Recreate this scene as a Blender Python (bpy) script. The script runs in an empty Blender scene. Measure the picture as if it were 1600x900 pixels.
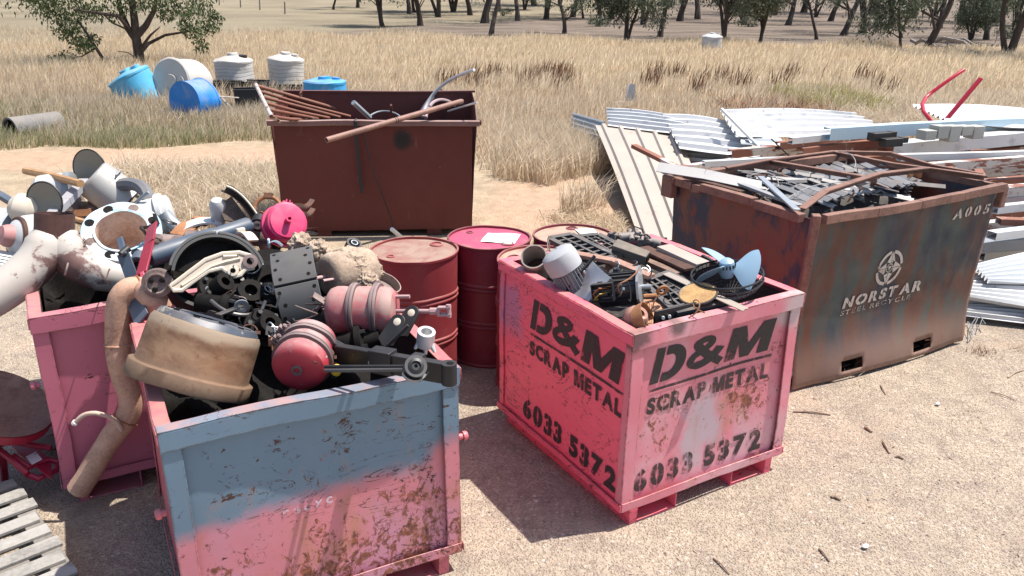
import bpy, bmesh, math, random
import numpy as np
from mathutils import Vector, Matrix, noise as mnoise

random.seed(7); RNG = np.random.default_rng(11)
PI = math.pi; R = math.radians
SC = bpy.context.scene; COL = SC.collection

# ------------------------------------------------------------------ camera
CF, CP, CR, CH = 1261.4, .3516, .0131, 2.4868      # focal (px of a 1600 px wide frame), pitch, roll, height
_fw = Vector((0, math.cos(CP), -math.sin(CP))); _rt = Vector((1, 0, 0)); _up = _rt.cross(_fw)
_r = _rt*math.cos(CR) + _up*math.sin(CR); _u = -_rt*math.sin(CR) + _up*math.cos(CR)
CAM = Vector((0, 0, CH))
cd = bpy.data.cameras.new('camera'); cam = bpy.data.objects.new('camera', cd); COL.objects.link(cam)
cd.sensor_width = 36; cd.lens = CF/1600*36; cd.clip_start = .05; cd.clip_end = 2000
m = Matrix.Identity(4)
for i in range(3):
    m[i][0] = _r[i]; m[i][1] = _u[i]; m[i][2] = -_fw[i]; m[i][3] = CAM[i]
cam.matrix_world = m; SC.camera = cam

# ------------------------------------------------------------------ light
SUN_AZ, SUN_EL = R(13.), R(66.5)                    # azimuth from +x towards +y
w = bpy.data.worlds.new('World'); SC.world = w; w.use_nodes = True
wn = w.node_tree; bg = wn.nodes['Background']
sky = wn.nodes.new('ShaderNodeTexSky'); sky.sky_type = 'NISHITA'; sky.sun_disc = False
sky.sun_elevation = SUN_EL; sky.sun_rotation = PI/2 - SUN_AZ
sky.air_density = 1.0; sky.dust_density = 1.5; sky.ozone_density = 1.0
wn.links.new(sky.outputs[0], bg.inputs[0]); bg.inputs[1].default_value = .12
sd = bpy.data.lights.new('sun', 'SUN'); sd.energy = 5.0; sd.angle = R(.55); sd.color = (1, .95, .87)
so = bpy.data.objects.new('sun', sd); COL.objects.link(so)
sv = Vector((math.cos(SUN_AZ)*math.cos(SUN_EL), math.sin(SUN_AZ)*math.cos(SUN_EL), math.sin(SUN_EL)))
so.rotation_euler = sv.to_track_quat('Z', 'Y').to_euler()
SC.view_settings.view_transform = 'Standard'; SC.view_settings.look = 'None'
SC.view_settings.exposure = .66; SC.view_settings.gamma = 1
SC.render.engine = 'CYCLES'; SC.cycles.max_bounces = 6; SC.cycles.use_denoising = True

# ------------------------------------------------------------------ placing
def at(px, py, z=0., Y=None):
    """world point on the ray of a photo pixel, at height z or at distance Y"""
    d = _fw*CF + _r*(px-800) + _u*(450-py)
    return CAM + d*(((z-CH)/d.z) if Y is None else Y/d.y)
def mpp(p): return (Vector(p)-CAM).dot(_fw)/CF
def V(p, a, b, c=0.):
    """world direction seen from the camera at p: a right, b up, c towards the lens"""
    t = (CAM-Vector(p)).normalized(); r = (_r-t*_r.dot(t)).normalized(); u = t.cross(r)
    return (r*a+u*b+t*c).normalized()
def frame(z, x=None):
    z = Vector(z).normalized(); x = Vector(x) if x is not None else (Vector((1, 0, 0)) if abs(z.x) < .9 else Vector((0, 1, 0)))
    y = z.cross(x).normalized(); x = y.cross(z)
    return Matrix((x, y, z)).transposed()
def T(loc, rot=None):
    return Matrix.Translation(Vector(loc)) @ (rot.to_4x4() if rot is not None else Matrix.Identity(4))
def rz(a): return Matrix.Rotation(a, 3, 'Z')
def rx(a): return Matrix.Rotation(a, 3, 'X')
def ry(a): return Matrix.Rotation(a, 3, 'Y')

# ------------------------------------------------------------------ objects
def tag(o, label=None, cat=None, group=None, kind=None):
    if label: o['label'] = label
    if cat: o['category'] = cat
    if group: o['group'] = group
    if kind: o['kind'] = kind
    return o
def thing(name, label, cat, loc=(0, 0, 0), rot=None, group=None):
    o = bpy.data.objects.new(name, None); COL.objects.link(o); o.empty_display_size = .1
    o.matrix_world = T(loc, rot)
    return tag(o, label, cat, group)
def copy_thing(o, label, loc=None, rot=None, scale=1.):
    def dup(s, par):
        c = s.copy(); COL.objects.link(c)
        if par is not None: c.parent = par
        for k in [q for q in bpy.data.objects if q.parent == s]: dup(k, c)
        return c
    c = dup(o, None)
    if loc is not None:
        mt = T(loc, rot); c.matrix_world = mt @ Matrix.Scale(scale, 4)
    c['label'] = label
    return c

class MB:
    def __init__(s): s.v = []; s.f = []
    def add(s, vs, fs, M=None):
        n = len(s.v)
        s.v += [tuple(M @ Vector(p)) if M is not None else tuple(p) for p in vs]
        s.f += [tuple(i+n for i in q) for q in fs]; return s
    def box(s, a, b, M=None):
        (x0, y0, z0), (x1, y1, z1) = a, b
        vs = [(x0,y0,z0),(x1,y0,z0),(x1,y1,z0),(x0,y1,z0),(x0,y0,z1),(x1,y0,z1),(x1,y1,z1),(x0,y1,z1)]
        return s.add(vs, [(0,3,2,1),(4,5,6,7),(0,1,5,4),(1,2,6,5),(2,3,7,6),(3,0,4,7)], M)
    def cbox(s, c, d, M=None):
        return s.box([c[i]-d[i]/2 for i in range(3)], [c[i]+d[i]/2 for i in range(3)], M)
    def beam(s, p0, p1, w, h, up=(0, 0, 1)):
        p0 = Vector(p0); p1 = Vector(p1); d = p1-p0
        Mx = T(p0, frame(d, Vector(up).cross(d)))
        return s.box((-w/2, -h/2, 0), (w/2, h/2, d.length), Mx)
    def prism(s, poly, h, M=None, z0=0):
        n = len(poly)
        vs = [(p[0], p[1], z0) for p in poly]+[(p[0], p[1], z0+h) for p in poly]
        fs = [tuple(range(n-1, -1, -1)), tuple(range(n, 2*n))]+[(i, (i+1) % n, n+(i+1) % n, n+i) for i in range(n)]
        return s.add(vs, fs, M)
    def lathe(s, prof, M=None, n=28, a0=0, a1=2*PI, cap0=False, cap1=False):
        full = abs(a1-a0-2*PI) < 1e-6; k = n if full else n+1; vs = []; fs = []
        for r, z in prof:
            for i in range(k):
                a = a0+(a1-a0)*i/n; vs.append((r*math.cos(a), r*math.sin(a), z))
        for j in range(len(prof)-1):
            for i in range(n):
                i2 = (i+1) % k
                fs.append((j*k+i, j*k+i2, (j+1)*k+i2, (j+1)*k+i))
        if cap0: fs.append(tuple(range(k-1, -1, -1)))
        if cap1: fs.append(tuple((len(prof)-1)*k+i for i in range(k)))
        return s.add(vs, fs, M)
    def cyl(s, p0, p1, r0, r1=None, n=16):
        p0 = Vector(p0); p1 = Vector(p1); r1 = r0 if r1 is None else r1
        return s.lathe([(r0, 0), (r1, (p1-p0).length)], T(p0, frame(p1-p0)), n, cap0=True, cap1=True)
    def tube(s, pts, r, n=8, caps=True, closed=False):
        pts = [Vector(p) for p in pts]; N = len(pts); rr = r if isinstance(r, (list, tuple)) else [r]*N
        vs = []; fs = []; prev = None
        for i, p in enumerate(pts):
            if closed: d = pts[(i+1) % N]-pts[i-1]
            else: d = pts[min(i+1, N-1)]-pts[max(i-1, 0)]
            d.normalize()
            if prev is None:
                x = d.orthogonal().normalized()
            else:
                x = (prev-d*prev.dot(d)).normalized()
            prev = x; y = d.cross(x)
            for k in range(n):
                a = 2*PI*k/n; vs.append(p+(x*math.cos(a)+y*math.sin(a))*rr[i])
        for i in range(N if closed else N-1):
            j = (i+1) % N
            for k in range(n):
                k2 = (k+1) % n; fs.append((i*n+k, i*n+k2, j*n+k2, j*n+k))
        if caps and not closed:
            fs.append(tuple(range(n-1, -1, -1))); fs.append(tuple((N-1)*n+k for k in range(n)))
        return s.add(vs, fs)
    def pipe(s, pts, r, t=.004, n=14):
        """hollow tube with open ends: outer and inner skin joined by end rings"""
        pts = [Vector(p) for p in pts]; rr = r if isinstance(r, (list, tuple)) else [r]*len(pts)
        base = len(s.v); s.tube(pts, rr, n, caps=False); b2 = len(s.v)
        s.tube(pts, [q-t for q in rr], n, caps=False)
        for q in range(len(s.f)-1, -1, -1):
            if min(s.f[q]) >= b2: s.f[q] = s.f[q][::-1]
            else: break
        L = (len(pts)-1)*n
        for k in range(n):
            k2 = (k+1) % n
            s.f.append((base+k2, base+k, b2+k, b2+k2)); s.f.append((base+L+k, base+L+k2, b2+L+k2, b2+L+k))
        return s
    def torus(s, Rr, r, M=None, n=32, k=8, a0=0, a1=2*PI):
        full = abs(a1-a0-2*PI) < 1e-6
        pts = [((M or Matrix.Identity(4)) @ Vector((Rr*math.cos(a0+(a1-a0)*i/n), Rr*math.sin(a0+(a1-a0)*i/n), 0))) for i in range(n if full else n+1)]
        return s.tube(pts, r, k, closed=full)
    def grid(s, f, nu, nv):
        vs = [f(i/nu, j/nv) for j in range(nv+1) for i in range(nu+1)]
        fs = [(j*(nu+1)+i, j*(nu+1)+i+1, (j+1)*(nu+1)+i+1, (j+1)*(nu+1)+i) for j in range(nv) for i in range(nu)]
        return s.add(vs, fs)
    def slab(s, f, nu, nv, t):
        """a curved sheet of thickness t: f(u,v) gives its top"""
        top = [Vector(f(i/nu, j/nv)) for j in range(nv+1) for i in range(nu+1)]; W = nu+1; n = len(top)
        q = [(j*W+i, j*W+i+1, (j+1)*W+i+1, (j+1)*W+i) for j in range(nv) for i in range(nu)]
        nm = (top[1]-top[0]).cross(top[W]-top[0]).normalized()
        fs = list(q)+[tuple(k+n for k in reversed(p)) for p in q]
        for i in range(nu):
            fs.append((i+1, i, n+i, n+i+1)); a = nv*W+i; fs.append((a, a+1, n+a+1, n+a))
        for j in range(nv):
            a = j*W; fs.append((a, a+W, n+a+W, n+a)); a = j*W+nu; fs.append((a+W, a, n+a, n+a+W))
        return s.add(top+[p-nm*t for p in top], fs)
    def build(s, name, mat, parent=None, bevel=0, sharp=38, sub=0):
        me = bpy.data.meshes.new(name); me.from_pydata(s.v, [], s.f); me.validate()
        me.polygons.foreach_set('use_smooth', [True]*len(me.polygons))
        me.set_sharp_from_angle(angle=R(sharp)); me.materials.append(mat); me.update()
        o = bpy.data.objects.new(name, me); COL.objects.link(o)
        if parent is not None: o.parent = parent
        if bevel:
            b = o.modifiers.new('bevel', 'BEVEL'); b.width = bevel; b.segments = 2; b.limit_method = 'ANGLE'; b.angle_limit = R(40)
        return o

def wobble(o, amp=.006, freq=2.5, fine=.0015, seed=0., cut=0.):
    """bend and dent a mesh with one smooth field, so that nothing stays dead straight"""
    me = o.data; bm = bmesh.new(); bm.from_mesh(me)
    if cut:
        for _ in range(2):
            L = [e for e in bm.edges if e.calc_length() > cut*1.6]
            if not L: break
            bmesh.ops.subdivide_edges(bm, edges=L, cuts=3, use_grid_fill=True)
    s = Vector((seed, seed*1.7, -seed))
    for v in bm.verts: v.co += mnoise.noise_vector(v.co*freq+s)*amp+mnoise.noise_vector(v.co*freq*4+s)*fine
    bm.to_mesh(me); bm.free(); me.set_sharp_from_angle(angle=R(38)); me.update()
def np_mesh(name, V_, quads, tris, mat, parent=None, smooth=False):
    """fast mesh from numpy arrays of quads and triangles"""
    me = bpy.data.meshes.new(name); nq = len(quads); nt = len(tris)
    me.vertices.add(len(V_)); me.vertices.foreach_set('co', np.asarray(V_, np.float32).ravel())
    me.loops.add(nq*4+nt*3)
    li = np.concatenate([np.asarray(quads, np.int32).ravel(), np.asarray(tris, np.int32).ravel()])
    me.loops.foreach_set('vertex_index', li)
    me.polygons.add(nq+nt)
    st = np.concatenate([np.arange(nq)*4, nq*4+np.arange(nt)*3]).astype(np.int32)
    me.polygons.foreach_set('loop_start', st)
    me.polygons.foreach_set('use_smooth', np.full(nq+nt, smooth))
    me.update(calc_edges=True); me.materials.append(mat)
    o = bpy.data.objects.new(name, me); COL.objects.link(o)
    if parent is not None: o.parent = parent
    return o

# ------------------------------------------------------------------ materials
class G:
    def __init__(s, name):
        s.m = bpy.data.materials.new(name); s.m.use_nodes = True; s.t = s.m.node_tree
        s.b = s.t.nodes['Principled BSDF']; s.oc = None
    def N(s, t): return s.t.nodes.new(t)
    def set(s, sock, v):
        if isinstance(v, bpy.types.NodeSocket): s.t.links.new(v, sock)
        elif isinstance(v, (tuple, list)) and len(v) == 3 and sock.type == 'RGBA': sock.default_value = (*v, 1)
        else: sock.default_value = v
    def co(s):
        if s.oc is None: s.oc = s.N('ShaderNodeTexCoord').outputs['Object']
        return s.oc
    def map(s, scale=(1, 1, 1), rot=(0, 0, 0), loc=(0, 0, 0), vec=None):
        n = s.N('ShaderNodeMapping'); s.set(n.inputs[0], vec or s.co())
        n.inputs['Scale'].default_value = scale; n.inputs['Rotation'].default_value = rot; n.inputs['Location'].default_value = loc
        return n.outputs[0]
    def noise(s, sc, det=4, ro=.55, dist=0, vec=None, col=False):
        n = s.N('ShaderNodeTexNoise'); s.set(n.inputs['Vector'], vec or s.co())
        n.inputs['Scale'].default_value = sc; n.inputs['Detail'].default_value = det
        n.inputs['Roughness'].default_value = ro; n.inputs['Distortion'].default_value = dist
        return n.outputs['Color' if col else 'Fac']
    def vor(s, sc, vec=None, feat='F1'):
        n = s.N('ShaderNodeTexVoronoi'); n.feature = feat; s.set(n.inputs['Vector'], vec or s.co()); n.inputs['Scale'].default_value = sc
        return n.outputs['Distance']
    def mr(s, v, a, b, c=0., d=1.):
        n = s.N('ShaderNodeMapRange'); n.interpolation_type = 'SMOOTHSTEP'
        for k, q in zip(('Value', 'From Min', 'From Max', 'To Min', 'To Max'), (v, a, b, c, d)): s.set(n.inputs[k], q)
        return n.outputs[0]
    def math(s, op, a, b=0., cl=False):
        n = s.N('ShaderNodeMath'); n.operation = op; n.use_clamp = cl; s.set(n.inputs[0], a); s.set(n.inputs[1], b); return n.outputs[0]
    def mix(s, f, a, b):
        n = s.N('ShaderNodeMix'); n.data_type = 'RGBA'; s.set(n.inputs[0], f); s.set(n.inputs[6], a); s.set(n.inputs[7], b); return n.outputs[2]
    def sep(s, vec=None):
        n = s.N('ShaderNodeSeparateXYZ'); s.set(n.inputs[0], vec or s.co()); return n.outputs
    def geo(s, k): return s.N('ShaderNodeNewGeometry').outputs[k]
    def bump(s, h, st=.3, d=.01):
        n = s.N('ShaderNodeBump'); n.inputs['Strength'].default_value = st; n.inputs['Distance'].default_value = d
        s.set(n.inputs['Height'], h); s.t.links.new(n.outputs[0], s.b.inputs['Normal'])
    def fin(s, col, rough=.6, metal=0., spec=None):
        s.set(s.b.inputs['Base Color'], col); s.set(s.b.inputs['Roughness'], rough); s.set(s.b.inputs['Metallic'], metal)
        if spec is not None: s.b.inputs['Specular IOR Level'].default_value = spec
        return s.m
def sc3(c, k): return tuple(min(1, q*k) for q in c)

RUST = (.13, .045, .022); RUSTD = (.045, .018, .012)
def edge_wear(g, c, amt=1., rad=.012, wc=(.10, .04, .025)):
    """paint knocked off along the edges of the sheet and rails"""
    b = g.N('ShaderNodeBevel'); b.samples = 4; b.inputs['Radius'].default_value = rad; d = g.N('ShaderNodeVectorMath'); d.operation = 'DOT_PRODUCT'
    g.t.links.new(b.outputs[0], d.inputs[0]); g.t.links.new(g.geo('Normal'), d.inputs[1])
    f = g.math('MULTIPLY', g.mr(d.outputs['Value'], .985, .90), g.mr(g.noise(13, 6, .75), .42, .58, 0, amt)); return g.mix(f, c, g.mix(g.noise(40, 3), sc3(wc, .5), sc3(wc, 1.6)))
def paint(name, col, rough=.5, metal=0., var=.25, vs=3., chip=.62, cs=14., chipcol=RUST, dust=0., dustcol=(.36, .27, .2),
          scratch=0., stain=0., staincol=(.3, .11, .04), bump=.25, second=None, sec=(.5, .56), secs=4., stretch=(1, 1, 1)):
    g = G(name)
    c = g.mix(g.noise(vs, 5, .6), sc3(col, 1-var), sc3(col, 1+var))
    if second:
        c = g.mix(g.mr(g.noise(secs, 6, .65, .4, g.map(stretch)), sec[0], sec[1]), c, second)
    if stain:
        f = g.mr(g.noise(5., 6, .7, .3, g.map((1, 1, .55))), .66-.16*stain, .74-.1*stain)
        c = g.mix(g.math('MULTIPLY', f, .85), c, g.mix(g.noise(30, 3), sc3(staincol, .5), sc3(staincol, 1.4)))
    n1 = g.noise(cs, 8, .72, .25); ch = g.mr(n1, chip, chip+.035)
    if scratch:
        n2 = g.noise(9., 7, .72, 1.6, g.map((1, 1, 2.4), (.3, .5, .4))); n3 = g.noise(2.6, 3)
        s2 = g.math('MULTIPLY', g.mr(g.math('ABSOLUTE', g.math('SUBTRACT', n2, .5)), .012, .004), g.mr(n3, .62-scratch*.2, .68-scratch*.14))
        ch = g.math('MAXIMUM', ch, s2)
    c = g.mix(ch, c, g.mix(g.noise(40, 3), sc3(chipcol, .45), sc3(chipcol, 1.3)))
    rg = g.math('ADD', g.math('MULTIPLY', g.noise(8, 4), .25), rough-.1)
    if dust:
        nz = g.sep(g.geo('Normal'))[2]
        d = g.math('MULTIPLY', g.mr(nz, .1, .95), g.mr(g.noise(6, 6, .65), .35, .6, .35*dust, dust))
        c = g.mix(d, c, dustcol); rg = g.math('ADD', rg, g.math('MULTIPLY', d, .3))
    if bump: g.bump(g.math('SUBTRACT', g.math('MULTIPLY', g.noise(cs*2.5, 4), .3), ch), bump, .003)
    return g.fin(c, rg, metal)

def rusty(name, a=(.16, .07, .035), b=(.07, .03, .02), rough=.85, sc=7., third=None, ts=(.55, .65), bump=.35, metal=.0, stretch=(1, 1, 1)):
    g = G(name)
    c = g.mix(g.mr(g.noise(sc, 8, .68, .2, g.map(stretch)), .35, .65), a, b)
    if third: c = g.mix(g.mr(g.noise(sc*.5, 6, .65, .5, g.map(stretch, loc=(3, 1, 2))), *ts), c, third)
    c = g.mix(g.mr(g.noise(sc*9, 4, .7), .3, .75, 0, .55), c, sc3(a, 1.35))
    g.bump(g.noise(sc*7, 5, .7), bump, .004)
    return g.fin(c, rough, metal)

def island(name, cols, rough=.8, transl=0.):
    """colour picked per loose piece of the mesh"""
    g = G(name); r = g.geo('Random Per Island'); n = g.N('ShaderNodeValToRGB'); g.set(n.inputs[0], r)
    e = n.color_ramp.elements; n.color_ramp.interpolation = 'LINEAR'
    for i, c in enumerate(cols):
        p = i/(len(cols)-1)
        if i == 0: k = e[0]; k.position = 0
        elif i == len(cols)-1: k = e[len(e)-1]; k.position = 1
        else: k = e.new(p)
        k.color = (*c, 1)
    g.fin(n.outputs[0], rough, 0, .2)
    if transl:
        tr = g.N('ShaderNodeBsdfTranslucent'); g.set(tr.inputs[0], n.outputs[0]); mx = g.N('ShaderNodeMixShader'); mx.inputs[0].default_value = transl
        g.t.links.new(g.b.outputs[0], mx.inputs[1]); g.t.links.new(tr.outputs[0], mx.inputs[2])
        g.t.links.new(mx.outputs[0], g.t.nodes['Material Output'].inputs[0])
    return g.m
# ------------------------------------------------------------------ the ground
def smooth(a, b, x):
    t = np.clip((x-a)/(b-a), 0, 1); return t*t*(3-2*t)
def ground_h(x, y):
    h = 11*smooth(90, 330, y)+5*smooth(60, 260, np.abs(x))
    h = h+.035*np.sin(x*.9+1.3)*np.sin(y*.7)*smooth(7, 12, y)
    return h
def gz(x, y): return float(ground_h(np.array([x], float), np.array([y], float))[0])
xs = np.concatenate([np.linspace(-420, -40, 20), np.linspace(-38, 38, 153), np.linspace(40, 420, 20)])
ys = np.concatenate([np.linspace(-120, -6, 12), np.linspace(-5, 50, 111), np.linspace(55, 460, 42)])
XX, YY = np.meshgrid(xs, ys); ZZ = ground_h(XX, YY)
nx, ny = len(xs), len(ys); idx = np.arange(nx*ny).reshape(ny, nx)
q = np.stack([idx[:-1, :-1], idx[:-1, 1:], idx[1:, 1:], idx[1:, :-1]], -1).reshape(-1, 4)

g = G('ground_soil'); P = g.co()
wob = g.math('SUBTRACT', g.noise(.55, 5, .6), .5); wob2 = g.math('SUBTRACT', g.noise(2.2, 5, .65), .5)
sx, sy, _ = g.sep()
fine = g.noise(55, 6, .75); med = g.noise(6, 6, .65); big = g.noise(.8, 4, .6)
# gravel yard
yard = g.mix(g.mr(big, .35, .65), (.49, .40, .305), (.42, .34, .262))
yard = g.mix(g.mr(med, .42, .7), yard, (.28, .22, .18))
peb = g.vor(80)
def cells(sc):
    n = g.N('ShaderNodeTexVoronoi'); g.set(n.inputs['Vector'], g.co()); n.inputs['Scale'].default_value = sc; return g.sep(n.outputs['Color'])[0]
yard = g.mix(g.mr(cells(125), .0, 1., .0, .5), yard, (.26, .205, .155)); yard = g.mix(g.mr(cells(240), .55, 1., 0, .6), yard, (.58, .485, .385)); yard = g.mix(g.mr(cells(62), .90, .93, 0, .45), yard, (.62, .54, .45))
yard = g.mix(g.mr(fine, .48, .70, 0, .8), yard, (.17, .13, .105)); yard = g.mix(g.mr(g.noise(19, 6, .75), .55, .72, 0, .7), yard, (.22, .17, .135))
yard = g.mix(g.mr(g.noise(120, 2), .62, .72, 0, .75), yard, (.52, .45, .39))
yard = g.mix(g.mr(g.noise(1.7, 5, .6, .5), .55, .66, 0, .6), yard, (.46, .35, .26)); yard = g.mix(g.mr(g.noise(.9, 6, .65, .6, g.map((2.6, .45, 1), (0, 0, .5))), .50, .64, 0, .45), yard, (.30, .245, .195))
# orange earth of the track and bare patches
track = g.mix(g.mr(med, .35, .7), (.52, .36, .25), (.43, .285, .195))
track = g.mix(g.mr(fine, .5, .75, 0, .5), track, (.55, .42, .32))
# litter and soil under dry grass
soil = g.mix(g.mr(g.noise(3, 8, .75), .35, .65), (.50, .39, .27), (.34, .26, .18))
soil = g.mix(g.mr(fine, .45, .75, 0, .7), soil, (.47, .38, .27))
far = g.mix(g.mr(g.noise(.3, 8, .7, .3, g.map((.5, 1.6, 1))), .4, .66), (.215, .17, .138), (.105, .083, .066))  # dark streaks put tree shade as well as litter into the far colour
far = g.mix(g.mr(g.noise(1.2, 6, .7), .55, .7, 0, .6), far, (.115, .095, .075))
pad = g.mix(g.mr(g.noise(.08, 4), .4, .6), (.255, .215, .15), (.205, .17, .12))
yw = g.math('ADD', sy, g.math('MULTIPLY', wob, 3.2)); yw = g.math('ADD', yw, g.math('MULTIPLY', wob2, 1.2))
xw = g.math('ADD', sx, g.math('MULTIPLY', wob, 2.))
edge = g.math('SUBTRACT', yw, g.math('MULTIPLY', g.mr(sx, -4, 6), 1.4))
c = g.mix(g.mr(edge, 6.3, 8.6), yard, soil)
yc = g.math('ADD', g.math('MULTIPLY', g.math('ADD', sx, 7.), .27), 12.1)
dt = g.math('ABSOLUTE', g.math('SUBTRACT', g.math('ADD', sy, g.math('MULTIPLY', wob2, 1.1)), yc))
tm = g.math('MULTIPLY', g.mr(dt, 1.05, .45), g.mr(sx, 2., -.5))
dx = g.math('SUBTRACT', xw, .55); dy = g.math('SUBTRACT', yw, 9.6)
pm = g.mr(g.math('SQRT', g.math('ADD', g.math('MULTIPLY', dx, dx), g.math('MULTIPLY', g.math('MULTIPLY', dy, dy), .4))), 1.35, .7)
pm = g.math('MULTIPLY', pm, .85)
c = g.mix(g.math('MAXIMUM', tm, pm), c, track)
c = g.mix(g.mr(yw, 43, 47), c, far)
c = g.mix(g.mr(g.math('ADD', yw, g.math('MULTIPLY', sx, 1.1)), 62, 66), pad, c) if False else c
pf = g.mr(g.math('SUBTRACT', g.math('ADD', yw, g.math('MULTIPLY', sx, -2.2)), 0.), 74, 84)
c = g.mix(pf, c, pad)
hh = g.math('ADD', g.math('MULTIPLY', fine, .6), g.math('MULTIPLY', g.mr(peb, 0, .6), .6)); hh = g.math('ADD', hh, g.math('MULTIPLY', med, .5)); hh = g.math('ADD', hh, g.math('MULTIPLY', cells(125), .35))
g.bump(hh, .8, .02)
M_ground = g.fin(c, .95, 0, .15)
ground = np_mesh('ground', np.stack([XX, YY, ZZ], -1).reshape(-1, 3), q, np.zeros((0, 3), int), M_ground, smooth=True)
tag(ground, 'pale stony gravel yard running into orange earth and dry paddock', 'ground', kind='structure')

# footprints nothing may grow through: centre, angle, half sizes
KEEP = [(-1.0, 8.75, .1, 1.1, .65), (3.05, 5.8, .5, 1.25, .85), (.75, 4.1, .53, .75, .8), (-.95, 3.2, .5, .7, .7), (-2.0, 4.1, .53, .7, .75)]
def nz(x, y):
    return .5+.25*(np.sin(2.1*x+1.7*np.sin(1.3*y))+np.sin(2.7*y+1.9*np.sin(1.7*x+1))*.8+.5*np.sin(6.1*x-4.3*y)+.4*np.sin(9.7*y+7.1*x))/1.2
def free(x, y):
    ok = np.ones(len(x), bool)
    for cx, cy, a, hx, hy in KEEP:
        u = (x-cx)*math.cos(a)+(y-cy)*math.sin(a); v = -(x-cx)*math.sin(a)+(y-cy)*math.cos(a)
        ok &= ~((np.abs(u) < hx) & (np.abs(v) < hy))
    return ok

# loose stones on the gravel
def stones(name, n, y0, y1, s0, s1, mat, label, seed, sel=None):
    rg = np.random.default_rng(seed)
    y = y0+(y1-y0)*rg.random(n*3); x = (rg.random(n*3)*2-1)*(.72*y+.8)
    k = free(x, y)
    if sel is not None: k &= sel(x, y)
    x = x[k][:n]; y = y[k][:n]; n = len(x)
    oct_ = np.array([(1,0,0),(.3,.95,0),(-.9,.45,0),(-.7,-.75,0),(.5,-.85,0),(.1,.1,.75),(0,0,-.6)], float)
    tr = np.array([(0,1,5),(1,2,5),(2,3,5),(3,4,5),(4,0,5)])
    v = oct_[None]*(1+.35*(rg.random((n, 7, 3))-.5)); s = s0*(s1/s0)**(rg.random(n)**2.2)
    v = v*s[:, None, None]*np.stack([.7+.6*rg.random(n), .7+.6*rg.random(n), .5+.5*rg.random(n)], -1)[:, None]
    a = rg.random(n)*6.28; ca, sa = np.cos(a)[:, None], np.sin(a)[:, None]
    vx = v[..., 0]*ca-v[..., 1]*sa+x[:, None]; vy = v[..., 0]*sa+v[..., 1]*ca+y[:, None]; vz = v[..., 2]+s[:, None]*.12
    o = np_mesh(name, np.stack([vx, vy, vz], -1).reshape(-1, 3), np.zeros((0, 4), int), (tr[None]+7*np.arange(n)[:, None, None]).reshape(-1, 3), mat)
    return tag(o, label, 'gravel', kind='stuff')
M_stone = island('stone', [(.20, .15, .12), (.42, .33, .27), (.30, .25, .22), (.50, .42, .36), (.36, .25, .18), (.62, .56, .5)], .9)
stones('gravel', 16000, 2.2, 9.0, .003, .013, M_stone, 'loose pale stones strewn over the yard', 3)

# ------------------------------------------------------------------ dry grass
def blades(name, x, y, h, wd, mat, label, cat='grass', lean=.35, seed=1, tuft=0., kind='stuff', z=None, parent=None, wind=(.15, -.05)):
    rg = np.random.default_rng(seed); n = len(x)
    z = ground_h(x, y)-.02 if z is None else z
    a = rg.random(n)*6.283; l = (lean*(.3+rg.random(n)*.9))[:, None]*np.stack([np.cos(a), np.sin(a)], -1)+np.array(wind)
    b = rg.random(n)*6.283; wx, wy = np.cos(b)*wd/2, np.sin(b)*wd/2
    B = np.stack([x, y, z], -1); W = np.stack([wx, wy, np.zeros(n)], -1)
    mid = B+np.stack([l[:, 0]*h*.35, l[:, 1]*h*.35, h*.55], -1); tip = B+np.stack([l[:, 0]*h, l[:, 1]*h, h*(1-.25*np.hypot(l[:, 0], l[:, 1]))], -1)
    v = np.stack([B-W, B+W, mid+W*.8, mid-W*.8, tip], 1).reshape(-1, 3); k = np.arange(n)[:, None]*5
    o = np_mesh(name, v, k+np.array([[0, 1, 2, 3]]), k+np.array([[3, 2, 4]]), mat, parent)
    return tag(o, label, cat, kind=kind) if kind else o
def scatter(n, y0, y1, x0=None, x1=None, seed=1, clump=0., cs=.5, margin=2.5):
    """points between two distances, inside what the lens or a step aside can see; clump gathers them"""
    rg = np.random.default_rng(seed); y = y0+(y1-y0)*rg.random(n)
    half = .66*y+margin; x = (rg.random(n)*2-1)*half
    if x0 is not None: x = x0+(x1-x0)*rg.random(n)
    if clump:
        m_ = max(20, int(n/45)); cx = rg.integers(0, n, m_); pick = rg.integers(0, m_, n); cl = rg.random(n) < clump
        x = np.where(cl, x[cx][pick]+rg.normal(0, cs, n)*.5, x); y = np.where(cl, y[cx][pick]+rg.normal(0, cs, n)*.5, y)
    return x, y
STRAW = [(.50, .41, .29), (.73, .60, .42), (.81, .70, .52), (.68, .53, .34), (.77, .68, .53)]
HAY = [(.42, .32, .22), (.66, .54, .39), (.78, .67, .51), (.52, .41, .29), (.70, .60, .46)]
M_straw = island('straw_grass', STRAW, .8, .6); M_hay = island('hay_grass', HAY, .8, .55)
M_pale = island('pale_grass', [(.48, .39, .28), (.66, .56, .42), (.74, .64, .50), (.54, .44, .33)], .8, .4)
M_green = island('green_grass', [(.22, .25, .11), (.32, .33, .17), (.50, .43, .28), (.62, .53, .38)], .8, .4)
M_dock = island('dock_weed', [(.16, .08, .05), (.26, .13, .08), (.34, .2, .12), (.2, .11, .06)], .85)
rg = np.random.default_rng(5)
# the tall golden field
x, y = scatter(235000, 17.5, 47, seed=21, clump=.45, cs=.9); k = (rg.random(len(x)) < smooth(17.5, 25, y+3*nz(x*.6, y*.5)-1.5)) & (y < 45-.22*np.clip(x, -5, 30)+1.6*np.sin(x*.8))
x, y = x[k], y[k]; n = len(x)
blades('golden_grass', x, y, (.22+.42*rg.random(n))*(.6+.7*nz(x*.45, y*.45)), .011+.0005*y, M_straw, 'tall golden dry grass filling the middle of the paddock', seed=2)
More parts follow.
